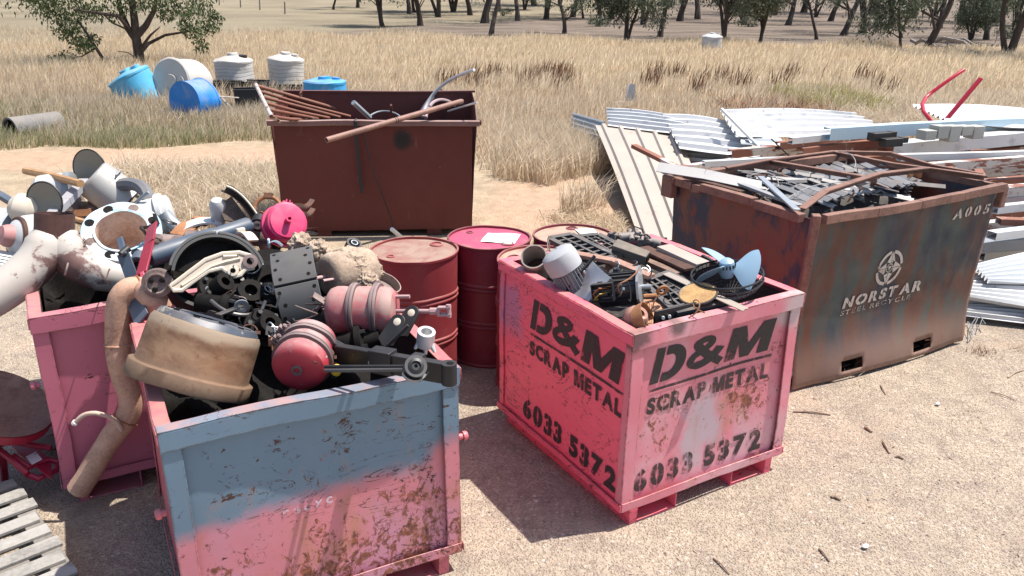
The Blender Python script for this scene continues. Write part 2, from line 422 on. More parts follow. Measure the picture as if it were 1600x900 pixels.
# shorter grey straw nearer
def hole(x, y):
    t = np.abs(y-(12.1+.27*(x+7.))); return ~((t < 1.0+.25*np.sin(x*2.3)) & (x < -1.2))
x, y = scatter(160000, 12.2, 27, seed=22, clump=.5, cs=.5); k = hole(x, y) & free(x, y) & ~((x > 1.2+.0*y) & (y < 14.4)) & (rg.random(len(x)) > smooth(17, 27, y+3*nz(x*.5, y*.6)-1.5)) & (rg.random(len(x)) < smooth(11.8, 15.5, y)*.75+.25)
x, y = x[k], y[k]; n = len(x)
blades('straw_grass', x, y, (.16+.4*rg.random(n))*(.3+.7*smooth(12.2, 16.5, y+1.5*nz(x, y)-.7))*(.55+.8*nz(x*.7+3, y*.7)), .008+.0004*y, M_hay, 'greyish dry grass growing between the track and the golden field', seed=3)
# greenish growth by the track
x, y = scatter(14000, 12.9, 17.2, -11, -3.4, seed=23, clump=.8, cs=.5); k = hole(x, y) & (y > 12.9+.27*(x+7)); x, y = x[k], y[k]; n = len(x)
blades('green_grass', x, y, (.1+.34*rg.random(n))*(.4+.6*smooth(13, 15.5, y)), .013+.008*rg.random(n), M_green, 'patchy greenish grass on the far edge of the orange track', seed=4)
# long grass standing round the dumped tanks and the culvert pipe
x, y = scatter(9000, 15.2, 18.0, -9.5, -3.2, seed=43, clump=.6, cs=.5); n = len(x)
blades('tank_grass', x, y, .16+.34*rg.random(n), .014+.01*rg.random(n), M_hay, 'long dry grass standing in front of the dumped tanks', seed=44)
x, y = scatter(5200, 12.75, 14.2, -10.5, -5., seed=45, clump=.6, cs=.4); k = hole(x, y); x, y = x[k], y[k]; n = len(x)
blades('verge_grass', x, y, .1+.26*rg.random(n), .010+.008*rg.random(n), M_green, 'grey green verge growing over the culvert pipe', seed=46)
# matted tussocks in front of the track, left of the big brown skip
x, y = scatter(15000, 7.6, 11.7, -5.6, -2.3, seed=24, clump=.75, cs=.45); k = free(x, y) & hole(x, y) & (x < -2.35-.05*(y-8)) & (nz(x, y) > .75*smooth(9.6, 7.4, y)+.55*smooth(-4.2, -5.6, x)-.25); x, y = x[k], y[k]; n = len(x)
blades('matted_grass', x, y, .14+.26*rg.random(n), .008+.006*rg.random(n), M_pale, 'matted pale tussocks between the track and the heaped bins', lean=.9, seed=5)
# tussocks right of the skip up to the tan roofing sheet
x, y = scatter(20000, 9.0, 14.5, -.3, 2.3, seed=25, clump=.6, cs=.5); k = free(x, y) & (nz(x, y) > 1.2*smooth(12.2, 10.0, y-.9*np.abs(x-.45))-.3) & (x < 1.35+.1*np.maximum(0, y-12)); x, y = x[k], y[k]; n = len(x)
blades('dry_grass', x, y, .2+.4*rg.random(n), .008+.008*rg.random(n), M_hay, 'dry tussocks between the brown skip and the tan roofing sheet', lean=.6, seed=6)
x, y = scatter(3500, 7.6, 9.3, .5, 1.25, seed=35, clump=.5, cs=.3); k = free(x, y); x, y = x[k], y[k]; n = len(x)
blades('litter_grass', x, y, .05+.16*rg.random(n), .008+.008*rg.random(n), M_hay, 'flattened straw lying at the foot of the tan sheet', lean=1.6, seed=16)
# sparse stalks at the left edge of the yard
x, y = scatter(1700, 4.2, 7.4, -4.6, -2.75, seed=26, clump=.8, cs=.3); k = free(x, y) & (nz(x, y) > .5); x, y = x[k], y[k]; n = len(x)
blades('sparse_grass', x, y, .05+.2*rg.random(n), .006+.004*rg.random(n), M_pale, 'sparse stalks on the bare ground beside the pink bin', lean=1.1, seed=7)
# bleached growth around the right-hand pile
x, y = scatter(26000, 15.2, 21, 6.5, 18, seed=27, clump=.6, cs=.6); n = len(x)
blades('bleached_grass', x, y, .2+.35*rg.random(n), .014+.01*rg.random(n), M_pale, 'bleached stalks behind the heap of roofing iron and purlins', lean=.8, seed=8)
x, y = scatter(1100, 17.5, 20.5, 6.2, 8.2, seed=28, clump=.4, cs=.4); n = len(x)
blades('yellow_green_grass', x, y, .3+.35*rg.random(n), .02+.01*rg.random(n), island('lime_grass', [(.3, .3, .08), (.42, .38, .14), (.5, .42, .2)], .8, .3), 'yellow green clump beside the red frame', seed=9)
# dead brown dock stalks standing in the field
x, y = scatter(1000, 19.5, 25.5, -2, 11, seed=29, clump=.97, cs=.35); n = len(x)
blades('dock_weeds', x, y, .4+.5*rg.random(n), .02+.018*rg.random(n), M_dock, 'dead dark brown weed stalks standing in the golden grass', 'weeds', lean=.2, seed=10)
x, y = scatter(1500, 16.5, 18.6, 4.6, 6.6, seed=30, clump=.5, cs=.5); n = len(x)
blades('fern_litter', x, y, .2+.35*rg.random(n), .02+.02*rg.random(n), island('red_weed', [(.22, .09, .045), (.36, .18, .09), (.3, .14, .07)], .85), 'reddish dead weeds behind the white roofing sheets', 'weeds', lean=.9, seed=12)
# a few small tufts out on the gravel
for px, py in ((1535, 552), (1592, 545), (1340, 600), (1500, 660)):
    p = at(px, py); n = 70 if px > 1510 else 16
    x = p.x+rg.normal(0, .05, n); y = p.y+rg.normal(0, .05, n)
    blades('grass_tuft', x, y, .04+.08*rg.random(n), np.full(n, .004), M_dock if px == 1535 else M_pale, None, None, lean=1.2, seed=px, kind=None)
for o, l in zip([o for o in COL.objects if o.name.startswith('grass_tuft')], ('brownish tuft on the gravel below the loose white roofing sheets', 'pale tuft on the gravel near the corner of the roofing sheets', 'few thin stalks on the gravel near the stencilled rusty bin', 'few thin stalks out on the open gravel')):
    tag(o, l, 'grass tuft', 'tufts on the gravel')

# ------------------------------------------------------------------ trees
M_bark = rusty('bark', (.075, .055, .045), (.03, .024, .02), .95, 5, bump=.6, stretch=(1, 1, .3))
M_leafA = island('gum_leaf', [(.06, .075, .05), (.10, .12, .075), (.16, .175, .12), (.08, .10, .065), (.21, .22, .155)], .55, .25)
M_leafB = island('bright_leaf', [(.05, .075, .028), (.085, .115, .045), (.055, .08, .03), (.12, .145, .065)], .5, .25)
def leaves(name, clumps, size, mat, parent, seed):
    """drooping leaf pairs through the volume of many small clumps (x, y, z, radius, count)"""
    rg = np.random.default_rng(seed); Cs = []
    for cx, cy, cz, r, n in clumps:
        d = rg.normal(0, 1, (n, 3)); d /= np.linalg.norm(d, axis=1)[:, None]; d *= (r*rg.random(n)**.45)[:, None]
        d[:, 2] *= .75; Cs.append(d+np.array([cx, cy, cz]))
    C = np.concatenate(Cs); n = len(C); L = size*(.6+.8*rg.random(n))
    a = rg.random(n)*6.283; dr = -.2-1.3*rg.random(n)
    ax = np.stack([np.cos(a)*np.cos(dr), np.sin(a)*np.cos(dr), np.sin(dr)], -1)
    b = rg.normal(0, 1, (n, 3)); wv = np.cross(ax, b); wv /= np.linalg.norm(wv, axis=1)[:, None]; wv *= (L*.17)[:, None]
    v = np.stack([C, C+ax*(L*.45)[:, None]+wv, C+ax*L[:, None], C+ax*(L*.45)[:, None]-wv], 1).reshape(-1, 3)
    return np_mesh(name, v, np.arange(n*4).reshape(-1, 4), np.zeros((0, 3), int), mat, parent)
def limb(p0, d, L, r0, r1, rnd, sag=.0, n=6):
    pts = [Vector(p0)]; d = Vector(d).normalized()
    for i in range(n):
        d = (d+Vector((rnd.uniform(-.16, .16), rnd.uniform(-.16, .16), rnd.uniform(-.1, .12)-sag))).normalized()
        pts.append(pts[-1]+d*L/n)
    return pts, [r0+(r1-r0)*i/n for i in range(n+1)]
def gum_tree(seed, H=7., r=.2, lean=(0, 0), stems=1, low=0., dens=1.):
    """trunk and crown meshes of one eucalypt; low = how much foliage hangs near the ground"""
    rnd = random.Random(seed); tb = MB(); cl = []
    for s in range(stems):
        a = rnd.uniform(0, 6.28); d0 = Vector((lean[0]+(.32*math.cos(a) if stems > 1 else 0), lean[1]+(.32*math.sin(a) if stems > 1 else 0), 1))
        rs = r*(1 if s == 0 else .72)
        pts, rr = limb((0, 0, -.1), d0, H*.62, rs, rs*.5, rnd, n=8); rr[0] *= 1.35; tb.tube(pts, rr, 8)
        nb = rnd.randint(5, 7)
        for b in range(nb):
            t = rnd.uniform(.5 if not low else .24, 1); p = pts[int(t*8)]; an = rnd.uniform(0, 6.28); e = rnd.uniform(.45, 1.1)
            bp, br = limb(p, (math.cos(an), math.sin(an), e), H*rnd.uniform(.28, .45), rs*.42*(1.2-t*.5), .018, rnd, n=5); tb.tube(bp, br, 6)
            for q in (3, 4, 5):
                for _ in range(2):
                    c = bp[q]+Vector((rnd.uniform(-.5, .5), rnd.uniform(-.5, .5), rnd.uniform(-.45, .4)))
                    cl.append((*c, rnd.uniform(.35, .8), int(34*dens)))
            if low and rnd.random() < low:
                c = bp[4]+Vector((0, 0, -.7)); cl.append((*c, .6, int(70*dens)))
    for _ in range(12):  # upper clumps out of view, added for the shade they cast
        a = rnd.uniform(0, 6.28); rr_ = rnd.uniform(0, H*.33); cl.append((math.cos(a)*rr_+lean[0]*H*.7, math.sin(a)*rr_+lean[1]*H*.7, H*rnd.uniform(.55, .95), rnd.uniform(.8, 1.3), 130))
    if low:
        for _ in range(int(7*low)):
            a = rnd.uniform(0, 6.28); rr_ = rnd.uniform(.5, 1.5); c = (math.cos(a)*rr_, math.sin(a)*rr_, rnd.uniform(.9, 2.6))
            tb.tube([(0, 0, c[2]*.5), (c[0]*.5, c[1]*.5, c[2]*.8), c], [.035, .025, .01], 5); cl.append((*c, rnd.uniform(.35, .7), int(75*dens)))
    return tb, cl
# (px, py of the foot, kind, scale, turn)
KIND = {'tall': (31, 8, .20, (0, 0), 1, .3), 'lean': (32, 7.5, .22, (.42, .05), 1, .25), 'fork': (33, 8, .18, (.05, 0), 2, .45), 'leafy': (34, 6.5, .13, (.05, 0), 3, .5), 'sapling': (35, 4.5, .07, (0, 0), 1, .6), 'thin': (36, 7, .12, (.02, 0), 1, 0), 'bushy': (37, 6, .12, (0, .03), 3, .45)}
TREES = [(598, 42, 'leafy', .85, .3, 'leafy gum with low pale branches, first tree of the row from the paddock side'),
 (657, 41, 'fork', .8, 1.2, 'forked gum with low leaves beside the first leafy tree of the row'),
 (708, 20, 'bushy', .9, 2., 'small dark bushy gum standing well behind the row'),
 (757, 36, 'tall', .95, 2.6, 'straight dark gum just behind the gum that stands in the golden grass'),
 (767, 56, 'thin', 1.25, .2, 'straight dark gum whose foot stands in the golden grass'),
 (809, 33, 'thin', 1.05, 1.1, 'slender gum with small leaves in open shade on the pinkish bare ground'),
 (853, 30, 'fork', .7, 3.9, 'twin stemmed gum far back on the bare ground'),
 (882, 52, 'tall', .72, 4.4, 'dark slightly crooked gum standing alone at the edge of the golden grass'),
 (894, 27, 'thin', 1.15, 5., 'thin far gum half behind the crooked one'),
 (979, 64, 'bushy', 1.1, .5, 'bushy low gum with many thin stems and grey green leaves'),
 (1031, 58, 'tall', .85, 3.3, 'thick dark gum next to the many stemmed bushy gum'),
 (1062, 33, 'tall', .8, 1.9, 'gum trunk far back between the bushy gum and the white tank'),
 (1130, 72, 'leafy', 1.05, 1.5, 'many stemmed leafy gum right behind the far white tank'),
 (1187, 69, 'leafy', .8, 4.2, 'two stemmed leafy gum leaning over the golden grass'),
 (1231, 39, 'lean', .62, .5, 'slightly leaning gum with a dark trunk on the bare slope'),
 (1276, 62, 'thin', .8, 2.1, 'very thin upright sapling with a bare stem'),
 (1317, 56, 'lean', .95, .0, 'strongly leaning thick dark gum'),
 (1348, 51, 'fork', .85, .9, 'forked gum close behind the strongly leaning one'),
 (1365, 26, 'tall', 1.1, 5.2, 'broad dark trunk far up the bare slope'),
 (1406, 82, 'sapling', 1.1, .7, 'leafy grey green sapling in front of the dead log heap'),
 (1447, 77, 'lean', .9, -.3, 'big dark forked gum rising from the dead log heap'),
 (1484, 9, 'tall', .9, 2.2, 'small far gum at the top of the bare slope'),
 (1516, 66, 'bushy', .75, 2.9, 'small leafy gum on the bare slope past the log heap'),
 (1541, 62, 'fork', .9, .3, 'gum with a wide V fork past the small leafy gum'),
 (1572, 94, 'fork', 1.0, 2.4, 'pale brown twin trunked gum near the dead branches'),
 (1590, 40, 'bushy', .9, 4.4, 'dark leafy gum behind the pale twin trunked gum'),
 (920, 8, 'bushy', 1., 1., 'dark bush gum far up the slope in front of orange earth'),
 (1125, 18, 'tall', .95, 4., 'far gum trunk between leafy trees on the upper slope'),
 (640, 22, 'thin', 1., 1.3, 'thin far gum between the leafy gum and the forked gum of the row'), (684, 27, 'fork', .7, 2.2, 'slim forked gum behind the forked gum of the row'), (735, 24, 'thin', 1., 3.3, 'slender far gum left of the straight dark gum'),
 (835, 16, 'thin', 1.1, 2., 'far thin gum between the slender gum and the twin stemmed gum'), (955, 30, 'thin', 1.1, 4., 'thin dark gum just left of the many stemmed bushy gum'), (1005, 38, 'fork', .7, 5., 'slim forked gum between the bushy gum and the thick dark gum'),
 (1090, 30, 'thin', 1.2, 1., 'thin gum a little left of the leafy gum behind the white tank'), (1160, 36, 'tall', .7, .8, 'dark gum between the two leafy gums near the far white tank'), (1210, 26, 'thin', 1.1, 2.9, 'slim gum behind the leafy gum leaning over the grass'),
 (1255, 24, 'fork', .8, 3.7, 'far forked gum left of the bare sapling'), (1297, 33, 'thin', 1.1, 5.5, 'thin dark gum between the sapling and the strongly leaning gum'), (1392, 40, 'thin', 1.1, 3.2, 'slim straight gum behind the grey green sapling'),
 (1425, 30, 'tall', .8, 1.1, 'dark gum up the slope behind the log heap'), (1468, 44, 'thin', 1., .4, 'slim gum close behind the big forked gum of the log heap'), (1500, 34, 'fork', .7, 4.7, 'forked gum up the slope past the log heap'), (1557, 36, 'thin', 1.1, 2., 'thin gum behind the wide V forked gum')]
proto = {}
for i, (px, py, kd, s, turn, lab) in enumerate(TREES):
    p = at(px, py); p.z = gz(p.x, p.y); s *= p.y/43 if p.y > 60 else 1
    if kd not in proto:
        t = thing('gum_tree', lab, 'tree', p, rz(turn), 'gum trees beyond the paddock')
        tb, cl = gum_tree(*KIND[kd]); tb.build('trunk', M_bark, t)
        leaves('crown', [(a_, b_, c_, d_*1.25, int(e_*(2.1 if kd in ('leafy', 'bushy', 'sapling') else 1.5))) for a_, b_, c_, d_, e_ in cl], .17, M_leafA, t, 40+i); proto[kd] = t; t.scale = (s,)*3
    else:
        copy_thing(proto[kd], lab, p, rz(turn), s)
rt = random.Random(17); KS = list(proto)
for i in range(34):
    px = 520+i*32.5+rt.uniform(-12, 12); py = rt.uniform(4, 30) if px > 900 else rt.uniform(4, 20); p = at(px, py); p.z = gz(p.x, p.y)
    c = copy_thing(proto[('thin', 'fork', 'tall', 'bushy', 'leafy', 'fork')[i % 6]], 'dark gum far up the shady slope, one of the many behind the front row', p, rz(rt.uniform(0, 6.28)), rt.uniform(.75, 1.15)*min(1.5, max(1, p.y/75)))
    c['group'] = 'far gums on the shady slope'
# the tree over the tanks
def q(px, py, d=0): return at(px, py, Y=26.8+d)
bx = at(218, 108); t = thing('paddock_tree', 'dark green spreading tree growing beside the blue and white tanks', 'tree', bx)
tb = MB(); ln = lambda pts, r0, r1: tb.tube([p-bx for p in pts], [r0+(r1-r0)*i/(len(pts)-1) for i in range(len(pts))], 8)
ln([bx+Vector((0, 0, -.1)), q(217, 85), q(213, 60), q(210, 30), q(205, -10), q(200, -60)], .19, .08)
ln([q(213, 62), q(200, 45), q(188, 15), q(180, -30)], .13, .05); ln([q(212, 58), q(228, 40), q(240, 18), q(248, -20)], .12, .05)
ln([q(217, 85), q(232, 68, .5), q(258, 55, .6), q(300, 48, .7), q(318, 55, .7)], .07, .02); ln([q(217, 80), q(235, 55, -.5), q(250, 42, -.5)], .06, .015)
ln([q(205, 50), q(185, 25, -.6), q(150, 20, -.6), q(115, 15, -.6)], .07, .03)
ln([q(192, 114, -.5), q(165, 98, -.7), q(150, 75, -.7), q(138, 55, -.6), q(120, 30, -.6)], .07, .03); ln([q(150, 75, -.7), q(128, 88, -.8), q(100, 92, -.8)], .03, .012)
ln([q(218, 95), q(200, 82, .3), q(184, 80, .3)], .025, .01); ln([q(160, 20, .4), q(175, 35, .4), q(196, 45, .2)], .04, .03)
tb.build('trunk', M_bark, t)
cl = []; rnd = random.Random(9)
for px, py, r, n in ((75, 10, .55, 330), (95, 28, .55, 330), (112, 48, .5, 300), (125, 15, .55, 300), (130, 70, .35, 170), (98, 92, .42, 240), (82, 100, .25, 90), (115, 100, .3, 130), (140, 60, .3, 130), (150, 15, .45, 200),
                     (60, -5, .5, 250), (185, 5, .5, 170), (215, 5, .4, 120), (240, 2, .5, 200), (270, 8, .5, 240), (295, 20, .45, 220), (290, 40, .3, 120), (305, 52, .35, 150), (325, 40, .4, 200), (315, 72, .25, 90), (335, 25, .3, 120), (255, 22, .3, 90), (180, 25, .25, 60), (310, 5, .45, 200)):
    v = q(px, py, rnd.uniform(-1, 1))-bx; cl.append((*v, r, n))
for _ in range(46):
    a = rnd.uniform(0, 6.28); rr_ = 3.2*math.sqrt(rnd.random()); cl.append((math.cos(a)*rr_-.3, math.sin(a)*rr_, rnd.uniform(2.2, 5.2), rnd.uniform(.5, .9), 120))
leaves('crown', [(a_, b_, c_, d_*1.05, int(e_*1.25)) for a_, b_, c_, d_, e_ in cl], .125, M_leafB, t, 77)
# scrubby undergrowth among the trees
for i, (px, py, r, lab) in enumerate(((1175 - 6, 42, .8, 'low grey green shrub in the shade of the gums'), (937, 42, .7, 'small dark shrub beside the many stemmed bushy gum'), (785, 25, 1.1, 'round pale shrub on the bare ground behind the straight gum'), (1570, 60, 1., 'shrub below the pale twin trunked gum'))):
    p = at(px, py); t = thing('shrub', lab, 'shrub', p, None, 'shrubs under the gums'); rnd = random.Random(i)
    tb = MB()
    for k in range(5): tb.tube([(0, 0, -.05), (rnd.uniform(-.3, .3), rnd.uniform(-.3, .3), .3), (rnd.uniform(-.6, .6), rnd.uniform(-.6, .6), .6)], [.03, .02, .008], 5)
    tb.build('stem', M_bark, t)
    leaves('foliage', [(rnd.uniform(-r, r), rnd.uniform(-r, r), rnd.uniform(.15, .7), .35, 55) for _ in range(12)], .17, M_leafA, t, 300+i)
# fallen grey logs
M_log = rusty('grey_log', (.26, .225, .2), (.12, .10, .09), .95, 4, bump=.5, stretch=(.4, 1, 1))
LOGS = [((1420, 72), (1500, 84), .1, 'thick grey dead log at the foot of the forked gum'), ((1450, 66), (1560, 92), .12, 'long grey dead log lying across the heap'), ((1465, 80), (1545, 86), .08, 'short bleached log lying on the heap front'),
        ((1490, 72), (1600, 82), .09, 'dark dead log reaching to the pale twin trunked gum'), ((1400, 88), (1490, 90), .05, 'thin bleached branch in front of the log heap'), ((1500, 92), (1598, 98), .07, 'grey branch lying in front of the twin trunked gum'), ((1530, 80), (1600, 104), .06, 'dark crooked branch below the twin trunked gum')]
for a, b, r, lab in LOGS:
    p0 = at(*a); p1 = at(*b); p0.z = p1.z = r; rnd = random.Random(a[0]); n = 7; b_ = MB(); mid = (p0+p1)/2
    b_.tube([p0.lerp(p1, i/n)-mid+Vector((rnd.uniform(-.1, .1), rnd.uniform(-.1, .1), abs(rnd.uniform(-.1, .3)))) for i in range(n+1)], [r*(1-.5*i/n) for i in range(n+1)], 8)
    for k in range(3):
        s = p0.lerp(p1, rnd.random())-mid; b_.tube([s, s+Vector((rnd.uniform(-.6, .6), rnd.uniform(-.5, .5), rnd.uniform(.1, .6)))], [r*.4, .01], 5)
    o = b_.build('fallen_log', M_log); o.location = mid; tag(o, lab, 'log', 'dead logs under the gums')
# leaning posts of the old paddock fence
for px, py, h, lab in ((406, 17, .9, 'thin grey fence post nearest the gum row side'), (376, 14, .8, 'grey fence post leaning beside the tree crown'), (445, 22, .8, 'stumpy dark fence post below the open paddock'), (343, 12, .8, 'leaning pale fence post over the tank tree')):
    p = at(px, py); p.z = gz(p.x, p.y); b_ = MB(); b_.tube([(0, 0, -.2), (.05, 0, h*.5), (.08, 0, h*1.5)], [.09, .085, .07], 7)
    o = b_.build('fence_post', M_log); o.location = p; tag(o, lab, 'fence post', 'old posts across the paddock')
# distant tree line so the horizon is closed
tb = MB(); cl = []; rnd = random.Random(4)
for i in range(70):
    xx = -250+i*7.4+rnd.uniform(-3, 3); yy = 270+rnd.uniform(0, 60); zz = gz(xx, yy)
    tb.tube([(xx, yy, zz-.5), (xx+.4, yy, zz+5)], [.35, .2], 5)
    for k in range(4): cl.append((xx+rnd.uniform(-3, 3), yy+rnd.uniform(-2, 2), zz+rnd.uniform(3.5, 9), rnd.uniform(1.8, 3), 45))
t = thing('far_woods', 'far line of trees closing the paddock', 'woods'); t['kind'] = 'stuff'
tb.build('trunk', M_bark, t)['kind'] = 'stuff'; leaves('crown', cl, 1.3, M_leafA, t, 5)['kind'] = 'stuff'
# ------------------------------------------------------------------ lettering
def glyph(ch, bold=.03, shear=0.):
    cu = bpy.data.curves.new('lettering', 'FONT'); cu.body = ch; cu.offset = bold; cu.shear = shear; cu.fill_mode = 'FRONT'; cu.resolution_u = 6
    o = bpy.data.objects.new('lettering', cu); COL.objects.link(o)
    dg = bpy.context.evaluated_depsgraph_get(); me = bpy.data.meshes.new_from_object(o.evaluated_get(dg))
    bpy.data.objects.remove(o); bpy.data.curves.remove(cu)
    vs = [(v.co.x, v.co.y) for v in me.vertices]; fs = [tuple(p.vertices) for p in me.polygons]; bpy.data.meshes.remove(me)
    return vs, fs
def _heavy(sh):
    k = lambda P: [(x+sh*y, y) for x, y in P]
    M_ = k([(0, 0), (.30, 0), (.30, .52), (.46, 0), (.72, 0), (.95, .56), (.95, 0), (1.27, 0), (1.27, 1), (.90, 1), (.62, .40), (.40, 1), (0, 1)])
    st = k([(0, 0), (.22, 0), (.22, 1), (0, 1)]); n = 14; out = []; inn = []
    for i in range(n+1):
        a = -PI/2+PI*i/n; out.append((.42+.42*math.cos(a), .5+.5*math.sin(a))); inn.append((.40+.17*math.cos(a), .5+.25*math.sin(a)))
    out = [(.27, 0)]+out+[(.27, 1)]; inn = [(.27, .25)]+inn+[(.27, .75)]; m = len(out); bo = k(out); bi = k(inn)
    V_ = st+bo+bi; F_ = [(0, 1, 2, 3)]+[(4+i, 4+i+1, 4+m+i+1, 4+m+i) for i in range(m-1)]
    return {'D': (V_, F_), 'M': (M_, [tuple(range(len(M_)))])}
def _heavy_amp(sh):
    C_ = [(1.02, -.02), (.62, .30), (.30, .62), (.20, .80), (.34, .91), (.54, .88), (.58, .74), (.44, .60), (.20, .44), (.10, .26), (.20, .11), (.42, .09), (.66, .20), (.82, .40), (.88, .54)]
    P = []
    for i in range(len(C_)-1):
        p0 = Vector(C_[max(i-1, 0)]); p1 = Vector(C_[i]); p2 = Vector(C_[i+1]); p3 = Vector(C_[min(i+2, len(C_)-1)])
        for k in range(4):
            s = k/4; P.append(.5*((2*p1)+(p2-p0)*s+(2*p0-5*p1+4*p2-p3)*s*s+(3*p1-p0-3*p2+p3)*s**3))
    P.append(Vector(C_[-1])); V_ = []; n = len(P)
    for i, p in enumerate(P):
        d = (P[min(i+1, n-1)]-P[max(i-1, 0)]).normalized(); q_ = Vector((-d.y, d.x))*(.125 if i < 14 or i > n-16 else .10)
        for s in (1, -1): V_.append((p.x+s*q_.x+sh*p.y, p.y+s*q_.y))
    return V_, [(2*i, 2*i+1, 2*i+3, 2*i+2) for i in range(n-1)]
HEAVY = {**_heavy(.16), '&': _heavy_amp(.16)}; HEAVY_UPRIGHT = {'M': _heavy(0.)['M']}
def cut_strip(bm, x0, x1):
    for x in (x0, x1):
        bmesh.ops.bisect_plane(bm, geom=bm.verts[:]+bm.edges[:]+bm.faces[:], plane_co=(x, 0, 0), plane_no=(1, 0, 0))
    bmesh.ops.delete(bm, geom=[f for f in bm.faces if x0 < f.calc_center_median().x < x1], context='FACES')
def lettering(text, w, h, Mx, mat, parent, bold=.03, shear=0., gap=.1, stencil='', cutw=.07, space=.35, widths={}):
    """one line of stencilled letters, w wide and h high, on the plane Mx (x along, y up)"""
    ver = []; fac = []; x = 0
    for ch in text:
        if ch == ' ': x += space; continue
        vs, fs = HEAVY[ch] if (text == 'D&M' and ch in HEAVY) else HEAVY_UPRIGHT[ch] if (ch == 'M' and bold > .03) else glyph(ch, bold, shear); k = widths.get(ch, 1.)
        a = min(p[0] for p in vs); b = max(p[0] for p in vs); c0 = min(p[1] for p in vs); d = max(p[1] for p in vs)
        bm = bmesh.new(); bv = [bm.verts.new((((p[0]-a)*k), (p[1]-c0)/(d-c0), 0)) for p in vs]
        for f in fs:
            try: bm.faces.new([bv[i] for i in f])
            except ValueError: pass
        W = (b-a)*k
        if ch in stencil: cut_strip(bm, W*.5-cutw/2, W*.5+cutw/2)
        bm.verts.index_update(); n = len(ver)
        ver += [(v.co.x+x, v.co.y) for v in bm.verts]; fac += [tuple(n+v.index for v in f.verts) for f in bm.faces]
        bm.free(); x += W+gap
    x -= gap; b_ = MB(); b_.add([(p[0]/x*w, p[1]*h, 0) for p in ver], fac, Mx)
    return b_.build('lettering', mat, parent)
def sprayed(name, col, wear=.55, sc=7.):
    """worn sprayed paint: what lies under it shows through where it has flaked"""
    g = G(name); f = g.math('MAXIMUM', g.math('MULTIPLY', g.mr(g.noise(sc, 7, .7, .3), wear, wear+.18), .85), g.mr(g.noise(34, 5, .7), .63, .68))
    g.fin(g.mix(g.noise(9, 4), sc3(col, .8), sc3(col, 1.5)), .6)
    tr = g.N('ShaderNodeBsdfTransparent'); mx = g.N('ShaderNodeMixShader'); g.set(mx.inputs[0], f)
    g.t.links.new(g.b.outputs[0], mx.inputs[1]); g.t.links.new(tr.outputs[0], mx.inputs[2]); g.t.links.new(mx.outputs[0], g.t.nodes['Material Output'].inputs[0])
    return g.m

# ------------------------------------------------------------------ shared materials
M_black = paint('black_plastic', (.013, .013, .015), .5, var=.3, chip=.75, chipcol=(.2, .18, .16), dust=.12)
M_grease = paint('greasy_steel', (.07, .07, .072), .4, .3, .3, chip=.66, dust=.1)
M_blacksteel = paint('black_steel', (.011, .012, .014), .45, var=.4, chip=.66, chipcol=(.25, .2, .17), dust=.06)
M_charcoal = paint('brake_lining', (.06, .064, .07), .75, var=.3, chip=.7, chipcol=(.3, .28, .26), dust=.12)
M_galv = paint('galvanised', (.40, .42, .44), .38, .55, .2, chip=.7, chipcol=(.3, .26, .22), stain=.2)
M_grey = paint('grey_steel', (.30, .32, .34), .45, .3, .25, chip=.66, stain=.2)
M_white = paint('white_enamel', (.64, .62, .59), .4, var=.08, chip=.68, stain=.15)
M_whiteS = paint('white_roofing', (.54, .54, .54), .45, var=.15, chip=.70, stain=.3, second=(.36, .37, .38), sec=(.52, .66), secs=2.5, stretch=(.6, 1.6, 1))
M_rust = rusty('brown_rust'); M_rustd = rusty('dark_rust', (.10, .045, .03), (.04, .022, .018)); M_rusto = rusty('orange_rust', (.33, .15, .065), (.19, .08, .04))
M_wood = rusty('weathered_wood', (.44, .39, .34), (.24, .21, .19), .9, 6, bump=.4, stretch=(.25, 3, 3))
M_dark = rusty('black_and_shade', (.014, .012, .011), (.005, .005, .005), .75); M_dark.node_tree.nodes['Principled BSDF'].inputs['Specular IOR Level'].default_value = .12  # near-black with deep shade put into the colour, also for black parts and holes

# ------------------------------------------------------------------ water tanks in the grass
def tankmat(n, col): return paint(n, col, .55, var=.22, vs=2, chip=.70, chipcol=sc3(col, 1.6), cs=5, dust=.35, second=tuple(.75*q_+.11 for q_ in col), sec=(.48, .66), secs=3., stain=.25, staincol=(.3, .26, .2))
M_tblue = tankmat('sky_blue_poly', (.03, .33, .66)); M_tlight = tankmat('pale_blue_poly', (.07, .38, .60)); M_tdeep = tankmat('deep_blue_poly', (.015, .20, .58)); M_tcream = tankmat('cream_poly', (.50, .48, .45))
def tank(label, loc, r, h, mat, tilt=None, ribs=True, dome=.16, mouth=False):
    t = thing('water_tank', label, 'water tank', loc, tilt, 'poly tanks dumped in the grass'); prof = []; n = 8 if ribs else 3
    for i in range(n):
        z = h*i/n; prof += [(r, z), (r, z+h/n*.78)]+([(r*.975, z+h/n*.84), (r*.975, z+h/n*.94)] if ribs else [])
    prof += [(r, h)]
    b = MB(); b.lathe([(0, 0)]+prof, None, 36); b.build('shell', mat, t)
    b = MB(); b.lathe([(r*1.02, h-.02), (r*1.02, h+.02), (r*.95, h+.05), (r*.3, h+dome), (r*.28, h+dome+.05), (0, h+dome+.05)], None, 36); b.build('roof', mat, t)
    b = MB(); b.lathe([(r*.2, h+dome*.3), (r*.2, h+dome*.78+.05), (0, h+dome*.78+.06)], T((r*.55, 0, 0)), 16); b.build('inlet_lid', M_black if mouth else mat, t)
    return t
def stand(px, py): p = at(px, py); return p
p = stand(224, 166); tank('pale blue tank leaning over at the foot of the spreading tree', p+Vector((.1, 0, .0)), .46, .72, M_tlight, frame((-.42, -.1, .9)), False, .12)
p = stand(288, 166); tank('cream poly tank tipped on its side between the two blue tanks', p+Vector((.1, .45, .47)), .5, .7, M_tcream, frame((-.30, -.93, .12)), False, .05)
